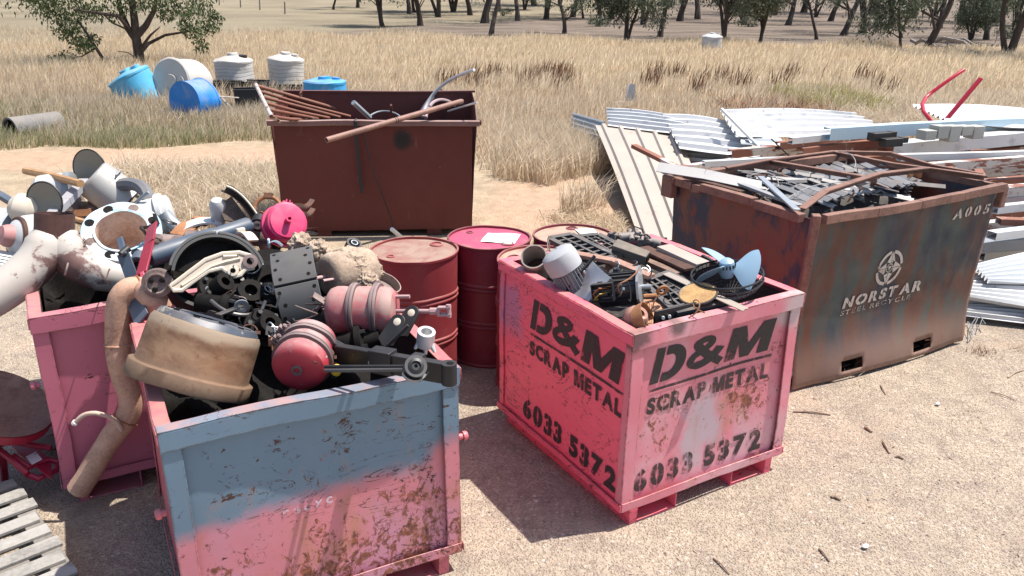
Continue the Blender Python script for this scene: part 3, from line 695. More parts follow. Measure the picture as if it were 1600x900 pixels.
p = stand(288, 198); tank('deep blue tank lying on its side with its round base turned up', p+Vector((-.12, .45, .38)), .41, .5, M_tdeep, frame((.42, .9, .03)), False, .08)
p = stand(364, 154); tank('cream ribbed tank with a broken roof standing on black crates', p+Vector((0, .3, .22)), .45, .62, M_tcream, None, True, .14, True)
p = stand(440, 150); tank('cream ribbed tank standing alone behind the rusty pipe frame', p+Vector((0, .5, .1)), .42, .72, M_tcream, frame((.05, 0, 1)), True, .13)
p = stand(507, 173); tank('bright blue tank behind the back wall of the brown skip', p+Vector((0, .2, 0)), .46, .58, M_tblue, None, False, .06)
p = stand(1110, 86); tank('far white tank at the edge of the golden grass', p, .44, .75, M_whiteS, None, True, .14)
# black crates and sticks beside them
def crate(label, loc, d, rot):
    t = thing('black_crate', label, 'crate', loc, rot, 'black crates under the tanks'); b = MB(); x, y, z = d
    b.box((-x/2, -y/2, 0), (x/2, y/2, .03)); b.build('base', M_black, t)
    b = MB()
    for s in (-1, 1):
        b.box((-x/2, s*y/2-.015, .03), (x/2, s*y/2+.015, z)); b.box((s*x/2-.015, -y/2+.016, .03), (s*x/2+.015, y/2-.016, z))
    b.build('side', M_black, t)
    b = MB(); b.box((-x/2-.02, -y/2-.02, z), (x/2+.02, -y/2+.03, z+.03)); b.box((-x/2-.02, y/2-.03, z), (x/2+.02, y/2+.02, z+.03)); b.build('rim', M_black, t)
for (px, py, d, a, lab) in ((352, 158, (.7, .5, .42), .1, 'flat black crate under the cream tank with the broken roof'), (392, 156, (.75, .5, .42), -.2, 'black crate next to the one under the broken tank'), (392, 180, (.55, .4, .52), .35, 'black crate lying in front of the others near the deep blue tank'), (440, 152, (.9, .5, .25), 0, 'low black crate under the lone cream tank')):
    crate(lab, at(px, py), d, rz(a))
for i, (a, b_, r, lab) in enumerate((((335, 142, .55), (378, 186, 0), .022, 'long pale stick leaning against the deep blue tank'), ((322, 136, .6), (352, 165, .1), .03, 'pale board leaning on the deep blue tank rim'), ((330, 150, .5), (420, 156, .25), .015, 'thin pale rod lying over the black crates'))):
    p0 = at(*a); p1 = at(*b_); m_ = (p0+p1)/2; q_ = MB().tube([p0-m_, p1-m_], r, 6).build('pale_stick', M_wood); q_.location = m_; tag(q_, lab, 'stick')
# concrete culvert pipe lying in the grass
p0 = at(18, 217, 0)+Vector((0, .0, .15)); d = Vector((.45, .89, 0)).normalized(); t = thing('culvert_pipe', 'grey culvert pipe with a dark open end lying in the long grass', 'pipe', p0, frame(d))
MB().pipe([(0, 0, 0), (0, 0, .45), (0, 0, .9)], .215, .03, 24).build('barrel', paint('concrete', (.17, .165, .16), .8, chip=.7, dust=.2), t)
MB().lathe([(.185, .06), (.17, .3), (0, .3)], None, 24).build('inner_plug', M_dark, t)
# white plastic scrap in the grass
p = at(985, 158, .3); t = thing('plastic_sheet', 'torn scrap of white plastic caught upright in the dry grass', 'plastic scrap', p)
MB().slab(lambda u, v: ((u-.5)*.22*(1-.3*v), .05*math.sin(u*4), v*.36), 6, 6, .006).build('upright_piece', M_whiteS, t)
MB().slab(lambda u, v: (-.32+u*.24, -.05+v*.1, -.04+.03*math.sin(u*3)), 6, 3, .006).build('loose_end', M_whiteS, t)

# ------------------------------------------------------------------ brown skip
M_skip = paint('skip_brown', (.11, .026, .02), .6, var=.22, vs=1.2, chip=.74, chipcol=(.22, .11, .07), dust=.25, dustcol=(.34, .24, .2), bump=.2, second=(.05, .014, .013), sec=(.5, .75), secs=2.)
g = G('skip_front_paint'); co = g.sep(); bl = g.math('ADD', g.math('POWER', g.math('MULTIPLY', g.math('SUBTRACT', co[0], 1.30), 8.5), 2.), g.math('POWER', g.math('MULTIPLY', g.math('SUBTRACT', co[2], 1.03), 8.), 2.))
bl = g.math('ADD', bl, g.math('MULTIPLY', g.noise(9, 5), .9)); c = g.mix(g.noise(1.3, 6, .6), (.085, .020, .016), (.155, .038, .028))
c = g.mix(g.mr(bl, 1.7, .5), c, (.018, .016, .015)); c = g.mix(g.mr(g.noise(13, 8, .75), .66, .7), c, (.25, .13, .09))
c = g.mix(g.math('MULTIPLY', g.mr(g.noise(5, 6, .7, 0, g.map((2, 1, .5))), .62, .75), .5), c, (.30, .16, .13))
M_skipf = g.fin(c, g.mr(g.noise(5), .3, .7, .5, .7), 0, .3)
SK = thing('brown_skip', 'big plain dark brown steel skip with pipes thrown into it', 'skip bin', (-2.44, 8.24, .02), rz(R(5.2)))
W, D, HF, HB = 2.03, 1.0, 1.2, 1.375
def wall(a, b, c, d, t): # quad a b c d (outer, counterclockwise from outside) thickened inward
    a, b, c, d = map(Vector, (a, b, c, d)); n = (b-a).cross(d-a).normalized()*-t; m_ = MB()
    return m_.add([a, b, c, d, a+n, b+n, c+n, d+n], [(0, 1, 2, 3), (7, 6, 5, 4), (0, 4, 5, 1), (1, 5, 6, 2), (2, 6, 7, 3), (3, 7, 4, 0)])
MB().slab(lambda u, v: (.02+u*(W-.04)-(.015 if u == 0 else 0), -.0-.03*v-.012*math.sin(PI*u)*math.sin(PI*v), .06+v*(HF-.06)), 14, 10, -.006).build('front_wall', M_skipf, SK)
wall((W-.02, D-.02, .06), (.02, D-.02, .06), (-.03, D+.02, HB), (W+.03, D+.02, HB), .006).build('back_wall', M_skip, SK)
for s in (0, 1):
    x0 = .02 if s == 0 else W-.02; x1 = -.035 if s == 0 else W+.035; e = .007 if s == 0 else -.007
    P_ = [(x0+e, .012, .06), (x0+e, D-.03, .06), (x1+e, D+.01, HB), (x1+e, .42, HB-.01), (x1+e, -.015, HF-.004)]
    m_ = MB(); m_.add(P_+[(x+e*.9, y, z) for x, y, z in P_], [(0, 1, 2, 3, 4), (9, 8, 7, 6, 5)]+[(i, 5+i, 5+(i+1) % 5, (i+1) % 5) for i in range(5)]); m_.build('end_wall', M_skip, SK)
MB().box((.04, .02, .05), (W-.04, D-.04, .058)).build('floor_plate', M_skip, SK)
m_ = MB(); m_.box((-.055, -.075, HF), (W+.055, .01, HF+.022)); m_.box((-.055, -.075, HF-.03), (W+.055, -.068, HF)); m_.build('front_rim', paint('skip_rim', (.20, .10, .085), .6, chip=.6, chipcol=(.3, .2, .16), dust=.5, dustcol=(.42, .32, .28)), SK, .004)
MB().box((-.06, D+.0, HB), (W+.06, D+.06, HB+.02)).build('back_rim', M_skip, SK)
for x in (-.06, W+.045): MB().cyl((x, .1, HF-.01), (x+.03, .1, HF-.01), .035).build('lifting_lug', M_skip, SK)
for x in (.35, W-.5): MB().box((x, .03, -.02), (x+.15, D-.03, .05)).build('skid', M_skip, SK)
def skp(px, py, z): return at(px, py, z)
# its load
M_pipered = rusty('red_brown_pipe', (.20, .075, .045), (.12, .05, .035), .7, 9)
t0 = at(425, 165, 1.42); t = thing('pipe_gate', 'rusty gate frame of six parallel pipes leaning out of the brown skip', 'gate frame', t0)
A0, A1 = at(400, 134, 1.5), at(424, 182, 1.40); B0, B1 = at(520, 176, 1.22), at(440, 186, 1.25)
Bf = at(555, 182, 1.16); 
for i in range(6):
    k = i/5; a = A0.lerp(A1, k); b = at(563, 181, 1.12).lerp(at(478, 187, 1.2), k)
    MB().tube([a-t0, (a+b)/2-t0+Vector((0, 0, -.01*(i % 2))), b-t0], .017 if i else .022, 10).build('pipe', M_pipered, t)
MB().tube([at(399, 128, 1.54)-t0, A0-t0+Vector((0, 0, .01)), A0.lerp(A1, .55)-t0, A1-t0+Vector((0, 0, .0)), at(436, 190, 1.32)-t0], .02, 10).build('end_rail', paint('pale_pipe', (.5, .42, .38), .5, chip=.55), t)
MB().torus(.024, .008, T(at(470, 147, 1.46)-t0, frame((1, -.2, -.3)))).build('pipe_clamp', M_pipered, t)
a, b = at(510, 219, 1.19), at(722, 158, 1.40); m_ = (a+b)/2
t = thing('steel_pipe', 'long straight rusty pipe lying across the front edge of the brown skip', 'pipe', m_); MB().pipe([a-m_, (0, 0, 0), b-m_], .027, .005, 16).build('tube', rusty('pipe_brown', (.26, .14, .105), (.17, .09, .07), .6, 9), t)
for k in (.47, .485): MB().torus(.0265, .003, T(a.lerp(b, k)-m_, frame(b-a)), 20, 5).build('dent_ring', M_dark, t)
def rod(name, pts, r, mat, label, cat, n=8):
    P_ = [at(*q_) for q_ in pts]; m_ = sum(P_, Vector())/len(P_)
    o = MB().tube([q_-m_ for q_ in P_], r, n).build(name, mat); o.location = m_; return tag(o, label, cat)
def bezier(P_, n=14):
    P_ = [Vector(q_) for q_ in P_]; out = []
    for i in range(n+1):
        s = i/n; L = list(P_)
        while len(L) > 1: L = [L[j].lerp(L[j+1], s) for j in range(len(L)-1)]
        out.append(L[0])
    return out
def curve_thing(name, pts, r, mat, label, cat, flat=None, n=16):
    P_ = bezier([at(*q_) for q_ in pts], n); m_ = P_[len(P_)//2].copy(); b_ = MB()
    if flat:
        w_, up = flat
        for i in range(len(P_)-1): b_.beam(P_[i]-m_, P_[i+1]-m_, w_, r, up)
    else: b_.tube([q_-m_ for q_ in P_], r, 8)
    o = b_.build(name, mat); o.location = m_; return tag(o, label, cat)
curve_thing('plastic_strip', [(660, 182, 1.2), (672, 140, 1.45), (700, 122, 1.6), (741, 109, 1.72)], .018, M_whiteS, 'curved white plastic strip sticking up out of the brown skip', 'plastic strip')
curve_thing('dark_conduit', [(655, 184, 1.18), (672, 150, 1.35), (690, 140, 1.42)], .03, paint('violet_grey', (.10, .08, .11), .5), 'dark grey conduit behind the curved white strip in the brown skip', 'conduit')
curve_thing('bent_tube', [(665, 184, 1.2), (670, 152, 1.36), (694, 150, 1.36), (712, 166, 1.25)], .02, paint('mauve_steel', (.34, .24, .25), .5), 'bent mauve steel tube arching beside the long rusty pipe', 'bent tube')
curve_thing('steel_hoop', [(575, 184, 1.2), (590, 168, 1.26), (620, 172, 1.26), (628, 186, 1.2)], .009, M_grey, 'thin steel hoop showing above the front edge of the brown skip', 'hoop')
rod('white_bar', [(552, 160, 1.4), (578, 184, 1.22)], .028, M_galv, 'short galvanised bar with a rounded end standing up in the brown skip', 'bar')
rod('rust_stub', [(611, 164, 1.36), (611, 186, 1.15)], .012, M_pipered, 'short rusty upright rod inside the brown skip', 'rod')
rod('pale_rod', [(700, 174, 1.22), (745, 160, 1.45)], .01, M_white, 'thin pale rod poking past the end of the brown skip', 'rod')
a = at(556, 180, 1.235); P_ = [a, at(556, 183, 1.225)+Vector((0, -.02, 0)), at(557, 200, 1.13), at(558, 250, .93), at(560, 300, .67)]
m_ = P_[2]; b_ = MB()
sk_o = Vector((-2.44, 8.24, 0))
pts = [Vector((-1.60, 8.33, 1.245)), Vector((-1.604, 8.22, 1.24)), Vector((-1.6, 8.205, 1.1)), Vector((-1.59, 8.225, .75)), Vector((-1.575, 8.22, .5))]
for i in range(4): b_.beam(pts[i]-pts[2], pts[i+1]-pts[2], .035, .004, (0, 1, 0))
o = b_.build('rubber_strap', M_black); o.location = pts[2]; tag(o, 'flat black strap hanging down the front of the brown skip', 'strap')
pts = [Vector((-1.52, 8.3, 1.235)), Vector((-1.545, 8.2, 1.2)), Vector((-1.5, 8.2, .8)), Vector((-1.38, 8.225, .55)), Vector((-1.28, 8.235, .25)), Vector((-1.25, 8.23, .08))]
o = MB().tube([q_-pts[2] for q_ in bezier(pts, 18)], .006, 6).build('trailing_wire', M_black); o.location = pts[2]; tag(o, 'thin black wire trailing down the front of the brown skip', 'cord')
rod('offcut', [(612, 358, .3), (632, 375, .12)], .02, M_galv, 'pale metal offcut sticking up behind the dusty topped red drum', 'offcut')

# ------------------------------------------------------------------ red drums
M_drum = paint('drum_red', (.24, .032, .038), .5, var=.22, vs=2, chip=.66, chipcol=(.12, .05, .04), bump=.2, dust=.4, dustcol=(.4, .25, .2), second=(.29, .06, .06), sec=(.5, .68), secs=3., stain=.15)
M_drumd = paint('drum_maroon', (.17, .013, .03), .5, var=.22, vs=2, chip=.67, bump=.2, dust=.3, second=(.21, .04, .05), sec=(.52, .68), secs=3.)
M_dtop = paint('drum_top_dust', (.25, .11, .09), .75, var=.25, vs=5, chip=.66, chipcol=(.2, .1, .08), cs=8, second=(.30, .20, .155), sec=(.42, .62), bump=.2)
M_dtopp = paint('drum_top_pink', (.40, .07, .125), .5, var=.12, chip=.70, second=(.36, .17, .15), sec=(.55, .75), bump=.15)
M_dtopt = paint('drum_top_tan', (.37, .27, .205), .8, var=.2, chip=.66, second=(.30, .15, .12), sec=(.5, .7))
def drum(label, loc, body, top, rot=0., sheet=None, dents=0.):
    t = thing('red_drum', label, 'drum', (loc[0], loc[1], 0), rz(rot), 'red steel drums'); r = .286; H = .88; pr = [(r, .0), (r+.009, .004), (r+.009, .018), (r, .024)]
    for z0 in (.28, .56):
        for k in range(2):
            z = z0+k*.03; pr += [(r, z), (r+.007, z+.006), (r+.009, z+.013), (r+.007, z+.02), (r, z+.026)]
    pr += [(r, .845), (r, H-.02), (r+.009, H-.016), (r+.009, H-.002), (r+.004, H), (r-.004, H-.002), (r-.004, H-.018)]
    MB().lathe(pr, None, 56).build('shell', body, t, sharp=60)
    MB().lathe([(0, H-.014), (.2, H-.013), (r-.004, H-.018)], None, 48).build('lid', top, t)
    m_ = MB(); m_.lathe([(.045, 0), (.045, .008), (.032, .012), (.03, .004), (0, .004)], T((.185, .03, H-.016)), 20); m_.build('bung', body, t)
    m_ = MB(); m_.lathe([(.026, 0), (.026, .007), (.018, .009), (.016, .003), (0, .003)], T((-.19, -.04, H-.016)), 16); m_.build('vent_plug', body, t)
    if sheet:
        (sx_, sy_, sa, w_, h_) = sheet
        MB().slab(lambda u, v: ((u-.5)*w_*math.cos(sa)-(v-.5)*h_*math.sin(sa)+sx_, (u-.5)*w_*math.sin(sa)+(v-.5)*h_*math.cos(sa)+sy_, H-.0065+.002*math.sin(u*6+v*4)), 6, 6, .001).build('paper_label', paint('paper', (.82, .79, .78), .7, var=.04, chip=.8, bump=0), t)
    return t
drum('red drum with a tan dusty top behind the heaped grey and pink bin', (-.655, 5.11), M_drum, M_dtop, R(35))
drum('dark red drum with a white paper label on its pink top', (-.165, 5.425), M_drumd, M_dtopp, R(-55), (.0+.06, .06, .75, .24, .22))
drum('red drum with a tan top behind the black grilles of the pink lettered bin', (.43, 5.50), M_drumd, M_dtopt, R(80), (.08, -.1, .4, .2, .14))
drum('red drum tucked in behind the back corner of the pink lettered bin', (.19, 4.95), M_drum, M_dtopt, R(160))

# ------------------------------------------------------------------ forklift bins
M_pink = paint('bin_pink', (.80, .09, .165), .5, var=.12, vs=1.6, chip=.665, cs=10, chipcol=(.16, .03, .02), scratch=.6, stain=.0, bump=.3)
g = None
def pinkmat(name, base, blue=False, stain=.35, scratch=.6, chip=.64, bluepatch=None, grime=0., fade=None, spots=(), scuffs=()):
    g = G(name); c = g.mix(g.noise(1.6, 5, .6), sc3(base, .82), sc3(base, 1.12)); x, y, z = g.sep()
    if fade: c = g.mix(g.mr(g.noise(2.1, 5, .6), .42, .68), c, fade)
    if blue:
        wv = g.math('MULTIPLY', g.math('SUBTRACT', g.noise(3.2, 6, .65), .5), .22)
        ln_ = g.math('ADD', g.math('ADD', g.math('MULTIPLY', x, .035), .545), g.math('MULTIPLY', g.mr(x, .95, 1.12), .11))
        f = g.mr(g.math('ADD', g.math('SUBTRACT', z, ln_), wv), -.045, .055); f = g.math('MULTIPLY', f, g.mr(y, .06, .045))
        bl = g.mix(g.noise(2.3, 5, .6), (.105, .175, .245), (.16, .245, .325)); bl = g.mix(g.mr(g.noise(2.2, 4, .6, 0, g.map(loc=(2, 0, 5))), .58, .78, 0, .35), bl, (.28, .18, .25))
        c = g.mix(f, c, bl)
    if bluepatch:
        px_, pz_, r_, cl_ = bluepatch
        dd = g.math('SQRT', g.math('ADD', g.math('POWER', g.math('SUBTRACT', x if cl_[0] == 'x' else y, px_), 2.), g.math('MULTIPLY', g.math('POWER', g.math('SUBTRACT', z, pz_), 2.), .45)))
        f = g.mr(g.math('ADD', dd, g.math('MULTIPLY', g.math('SUBTRACT', g.noise(6, 5, .6), .5), .35)), r_, r_*.4)
        c = g.mix(g.math('MULTIPLY', f, .75), c, cl_[1])
    for sx_, sz_, sr_, cl_ in scuffs:
        dd = g.math('SQRT', g.math('ADD', g.math('POWER', g.math('SUBTRACT', x, sx_), 2.), g.math('POWER', g.math('SUBTRACT', z, sz_), 2.)))
        f = g.mr(g.math('ADD', dd, g.math('MULTIPLY', g.math('SUBTRACT', g.noise(9, 6, .7), .5), sr_*1.3)), sr_, sr_*.35); c = g.mix(g.math('MULTIPLY', f, .8), c, cl_)
    if stain:
        low = g.mr(z, .75, .2, .0, .09) if blue else g.mr(z, .9, .3, 0, .03)
        for sx_, sz_, sr_, k_ in spots:
            dd = g.math('SQRT', g.math('ADD', g.math('POWER', g.math('SUBTRACT', x, sx_), 2.), g.math('MULTIPLY', g.math('POWER', g.math('SUBTRACT', z, sz_), 2.), .6)))
            low = g.math('ADD', low, g.mr(dd, sr_, 0., 0., k_))
        f = g.mr(g.math('ADD', g.math('ADD', g.math('MULTIPLY', g.noise(24, 10, .76, .6, g.map((1., 1, .75))), .72), g.math('MULTIPLY', g.noise(3.6, 6, .7), .28)), low), .66-.1*stain, .70-.1*stain)
        halo = g.mr(g.math('ADD', g.math('ADD', g.math('MULTIPLY', g.noise(6, 8, .7, .3, g.map((1.2, 1, .7))), .8), .1), low), .60-.08*stain, .80-.08*stain, 0, .62)
        c = g.mix(halo, c, g.mix(g.noise(9, 5, .7), (.30, .11, .05), (.50, .26, .13)))
        c = g.mix(g.math('MULTIPLY', f, .92), c, g.mix(g.mr(g.noise(34, 5, .7), .35, .65), (.07, .022, .013), (.31, .095, .042)))
    n1 = g.noise(27, 9, .75, .6, g.map((.75, .75, 1.4))); thr = chip+.115; ch = g.mr(g.math('ADD', n1, g.mr(g.noise(3.2, 6, .7), .35, .72, 0, .17)), thr, thr+.025)
    n2 = g.noise(2.6, 5, .6, 2.2, g.map((1, 1, 2.6), (.2, .3, .3))); n3 = g.noise(2.4, 3, .5, 0, g.map(loc=(1, 7, 3)))
    if scratch:
        s2 = g.math('MULTIPLY', g.mr(g.math('ABSOLUTE', g.math('SUBTRACT', n2, .5)), .009, .003), g.mr(g.math('ADD', n3, g.math('MULTIPLY', g.math('SUBTRACT', g.noise(16, 4), .5), .5)), .66-scratch*.2, .70-scratch*.16)); ch = g.math('MAXIMUM', ch, s2)
    c = g.mix(ch, c, g.mix(g.noise(50, 3), (.02, .011, .01), (.10, .035, .022)))
    if grime: c = g.mix(g.math('MULTIPLY', g.mr(g.noise(3.3, 7, .7), .5, .7), grime), c, (.10, .075, .06))
    c = edge_wear(g, c, .9)
    nz = g.sep(g.geo('Normal'))[2]; d = g.math('MULTIPLY', g.mr(nz, .5, .95), g.mr(g.noise(9, 6), .4, .6, .2, .7)); c = g.mix(d, c, (.42, .22, .18))
    g.bump(g.math('SUBTRACT', g.math('MULTIPLY', g.noise(4, 5), .6), ch), .35, .004)
    return g.fin(c, g.mr(n1, .3, .8, .42, .62))
def fork_bin(label, loc, ang, W, D, H, mat, matx=None, inner=None, z0=.11, group='pink forklift bins', pins=True):
    """steel box on two fork channels: local x along the front, y to the back; base of the box at z0"""
    t = thing('scrap_bin', label, 'scrap bin', (loc[0], loc[1], 0), rz(ang), group); z1 = z0+H; th = .004; mx = matx or mat; pw = .07; rc = .022
    def sheet(f, name, m_, rot=1):
        MB().slab(f, 14, 12, .004).build(name, m_, t)
    dent = lambda u, v, k, s: k*math.sin(PI*u)*math.sin(PI*v)*(1+.5*math.sin(5*u+s)*math.cos(4*v+s))
    e = .012
    sheet(lambda u, v: (e+u*(W-2*e), rc+dent(u, v, .012, 1), z0+.005+v*(H-.012)), 'front_wall', mat)
    sheet(lambda u, v: (W-rc*.4-dent(u, v, .012, 2), e+u*(D-2*e), z0+.005+v*(H-.012)), 'end_wall', mx)
    sheet(lambda u, v: (W-e-u*(W-2*e), D-rc-dent(u, v, .012, 3), z0+.005+v*(H-.012)), 'back_wall', mx)
    sheet(lambda u, v: (rc*.4+dent(u, v, .006, 4), D-e-u*(D-2*e), z0+.005+v*(H-.012)), 'end_wall', mx)
    MB().box((.01, .01, z0-.004), (W-.01, D-.01, z0+.004)).build('base_plate', mx, t)
    if inner is not None:
        m_ = MB(); q_ = .03
        m_.add([(q_, q_+.012, z0+.01), (W-q_, q_+.012, z0+.01), (W-q_, D-q_-.012, z0+.01), (q_, D-q_-.012, z0+.01), (q_, q_+.012, z1-.02), (W-q_, q_+.012, z1-.02), (W-q_, D-q_-.012, z1-.02), (q_, D-q_-.012, z1-.02)], [(0, 1, 2, 3), (4, 5, 1, 0), (5, 6, 2, 1), (6, 7, 3, 2), (7, 4, 0, 3)]); m_.build('inner_lining', inner, t)
    # corner posts, rails
    for x in (0, 1):
        for y in (0, 1):
            X = x*W; Y = y*D; sx_ = 1 if x == 0 else -1; sy_ = 1 if y == 0 else -1; m_ = MB()
            m_.box(sorted2((X, Y, z0), (X+sx_*pw, Y+sy_*.006, z1))[0], sorted2((X, Y, z0), (X+sx_*pw, Y+sy_*.006, z1))[1])
            a_, b_ = sorted2((X, Y+sy_*.0062, z0), (X+sx_*.006, Y+sy_*pw*.7, z1)); m_.box(a_, b_)
            m_.build('corner_post', mat if y == 0 else mx, t, .002)
    m_ = MB()
    m_.box((-.004, -.008, z1-.075), (W+.004, -.001, z1+.002)); m_.box((-.004, -.008, z1+.0025), (W+.004, .05, z1+.009)); m_.build('front_rail', mat, t, .002)
    m_ = MB(); m_.box((-.004, D+.001, z1-.075), (W+.004, D+.008, z1+.002)); m_.box((-.004, D-.05, z1+.0025), (W+.004, D+.008, z1+.009)); m_.build('back_rail', mx, t, .002)
    for x in (0, 1):
        X0, X1 = (-.006, .05) if x == 0 else (W-.05, W+.006); xo = (-.010, -.0045) if x == 0 else (W+.0045, W+.010)
        m_ = MB(); m_.box((X0, .0505, z1+.0025), (X1, D-.0505, z1+.0088)); m_.box((xo[0], -.008, z1-.05), (xo[1], D+.008, z1+.004)); m_.build('side_rail', mx, t, .002)
        m_ = MB(); m_.box((xo[0], -.006, z0-.003), (xo[1], D+.006, z0+.035)); m_.build('bottom_rail', mx, t, .002)
    for y in (0, 1):
        Y = (-.007, -.001) if y == 0 else (D+.001, D+.007)
        m_ = MB(); m_.box((.0, Y[0], z0-.006), (W, Y[1], z0+.042)); m_.box((.0, -.03 if y == 0 else D+.008, z0-.014), (W, -.008 if y == 0 else D+.03, z0-.007)) if False else None; m_.build('bottom_rail', mat if y == 0 else mx, t, .002)
    # fork channels
    for x0, x1, leg in ((.06, .36, 0), (W-.36, W-.06, 1)):
        m_ = MB(); lw = .05; zt = z0-.0065
        if leg == 0: m_.box((x0, .006, 0), (x0+lw, D-.006, zt)); m_.box((x1-.008, .006, 0), (x1, D-.006, zt)); m_.box((x0+lw+.001, .008, .0), (x1-.009, D-.008, .009))
        else: m_.box((x1-lw, .006, 0), (x1, D-.006, zt)); m_.box((x0, .006, 0), (x0+.008, D-.006, zt)); m_.box((x0+.009, .008, 0), (x1-lw-.001, D-.008, .009))
        m_.build('fork_channel', mx, t, .002)
    for x, s in (((-.012, -1), (W+.012, 1)) if pins else ()):
        m_ = MB(); m_.cyl((x, .035, z0+H*.62), (x+s*.02, .035, z0+H*.62), .014, n=10); m_.lathe([(.02, 0), (.022, .01), (.018, .02), (0, .022)], T((x+s*.02, .035, z0+H*.62), frame((s, 0, 0))), 10); m_.build('pivot_pin', mx, t)
    return t
def sorted2(a, b): return tuple(min(p) for p in zip(a, b)), tuple(max(p) for p in zip(a, b))
M_inner = rusty('bin_inside', (.10, .05, .045), (.05, .03, .03), .9)
M_dmf = pinkmat('pink_front', (.67, .20, .25), stain=.5, spots=((.25, .50, .22, .10), (.80, .52, .26, .12), (.55, .62, .25, .05), (1.0, .75, .15, .06)), scratch=.45, chip=.64, fade=(.64, .34, .38), scuffs=((.03, 1.02, .11, (.03, .022, .022)), (.27, 1.03, .07, (.06, .05, .05)), (1.08, .98, .16, (.50, .42, .42))), bluepatch=(.52, .42, .2, ('x', (.40, .38, .42))))
M_dms = pinkmat('pink_side', (.85, .13, .20), stain=0, scratch=1.1, chip=.61, bluepatch=(1.1, .78, .17, ('y', (.36, .2, .33))))
DM = (.5472, 3.3348, .5334, 1.108, 1.215, .934)
BD = fork_bin('pink bin lettered in black and heaped with electric motors and grilles', DM[:2], DM[2], *DM[3:], M_dmf, M_dms, M_inner, pins=False)
M_bb = pinkmat('pink_blue_front', (.60, .20, .235), blue=True, stain=.62, spots=((.55, .44, .28, .022), (.98, .48, .32, .035), (.8, .28, .25, .015), (.2, .3, .2, .01)), scratch=.75, chip=.585, fade=(.56, .24, .32)); M_bs = pinkmat('pink_worn_side', (.56, .13, .16), stain=.25, scratch=.75, chip=.62, grime=.3)
BL = (-1.2347, 2.4793, .4953, 1.1566, 1.0928, .9062)
BB = fork_bin('pink bin with a grey blue upper front heaped with brake parts', BL[:2], BL[2], *BL[3:], M_bb, M_bs, M_inner)
M_ps = pinkmat('pink_dusky', (.50, .14, .205), stain=.1, scratch=.75, chip=.63, bluepatch=(.42, .72, .09, ('x', (.62, .56, .58))))
PK = (-2.25, 3.47, .527, 1.15, 1.10, .92)
BP = fork_bin('plain pink bin with a rusty exhaust pipe hanging down its front', PK[:2], PK[2], *PK[3:], M_ps, M_ps, M_inner)
# stencilled words
M_ink = sprayed('black_spray', (.022, .018, .02), .53, 9); M_ink2 = sprayed('thin_black_spray', (.03, .02, .022), .47, 11)
def on_front(x, z, off=-.0): return Matrix(((1, 0, 0, x), (0, 0, -1, off), (0, 1, 0, z), (0, 0, 0, 1)))
def on_left(y, z, off=-.0): return Matrix(((0, 0, -1, off), (-1, 0, 0, y), (0, 1, 0, z), (0, 0, 0, 1)))
fy = .0035; sxo = .0035
def bump_front(o, W, D, H, z0=.11, side='f', lift=.0032):
    """lay the letters on the dented sheet"""
    for i_, v in enumerate(o.data.vertices):
        p = v.co
        if side == 'f':
            u = (p.x-.012)/(W-.024); vv = (p.z-z0-.005)/(H-.012); s = 1; k = .012; base = .022
        else:
            u = (D-.012-p.y)/(D-.024); vv = (p.z-z0-.005)/(H-.012); s = 4; k = .006; base = .022*.4
        u = min(max(u, 0), 1); vv = min(max(vv, 0), 1)
        d = base+k*math.sin(PI*u)*math.sin(PI*vv)*(1+.5*math.sin(5*u+s)*math.cos(4*vv+s))-lift-3e-6*i_
        if side == 'f': p.y = d
        else: p.x = d
WD = {'D': 1.35, '&': 1.12, 'M': 1.3}
for side in ('f', 's'):
    mk = on_front if side == 'f' else on_left; ink = M_ink
    rows = (('D&M', .13, .835, .752, .178, .05, .12, .03, '', .05, {}), ('SCRAP METAL', .13, .82, .592, .088, .05, 0, .10, 'CRAP', .05, {'M': .62}), ('6033 5372', .083 if side == 'f' else .05, .865 if side == 'f' else .89, .175, .125, .05, 0, .14, '603', .05, {}))
    for txt, x, wd, z, h, bo, sh, gp, stc, cw, wds in rows:
        xx = x if side == 'f' else DM[4]-(DM[4]-(.89 if txt != '6033 5372' else .95))
        o = lettering(txt, wd if side == 'f' else .83+(.06 if txt[0] == '6' else 0), h, mk(xx-(.0 if side == 'f' else -.0), z), ink if txt[0] == 'D' or side == 's' else M_ink2, BD, bo, sh, gp, stc, cw, widths=wds)
        bump_front(o, *DM[3:], side=side)
    m_ = MB(); a = .13 if side == 'f' else .885
    for i in range(12):
        x0 = i*.83/12; x1 = (i+1)*.83/12
        m_.add([(x0, 0, 0), (x1, 0, 0), (x1, .014, 0), (x0, .014, 0)], [(0, 1, 2, 3)], mk(a, .712))
    bump_front(m_.build('lettering', M_ink2, BD), *DM[3:], side=side)
# faded words on the grey and pink bin
M_faint = sprayed('faint_white_spray', (.50, .38, .44), .42, 14)
o = lettering('recyc', .205, .032, on_front(.398, .517), M_faint, BB, .03, 0, .22, 'e', .05); bump_front(o, *BL[3:])

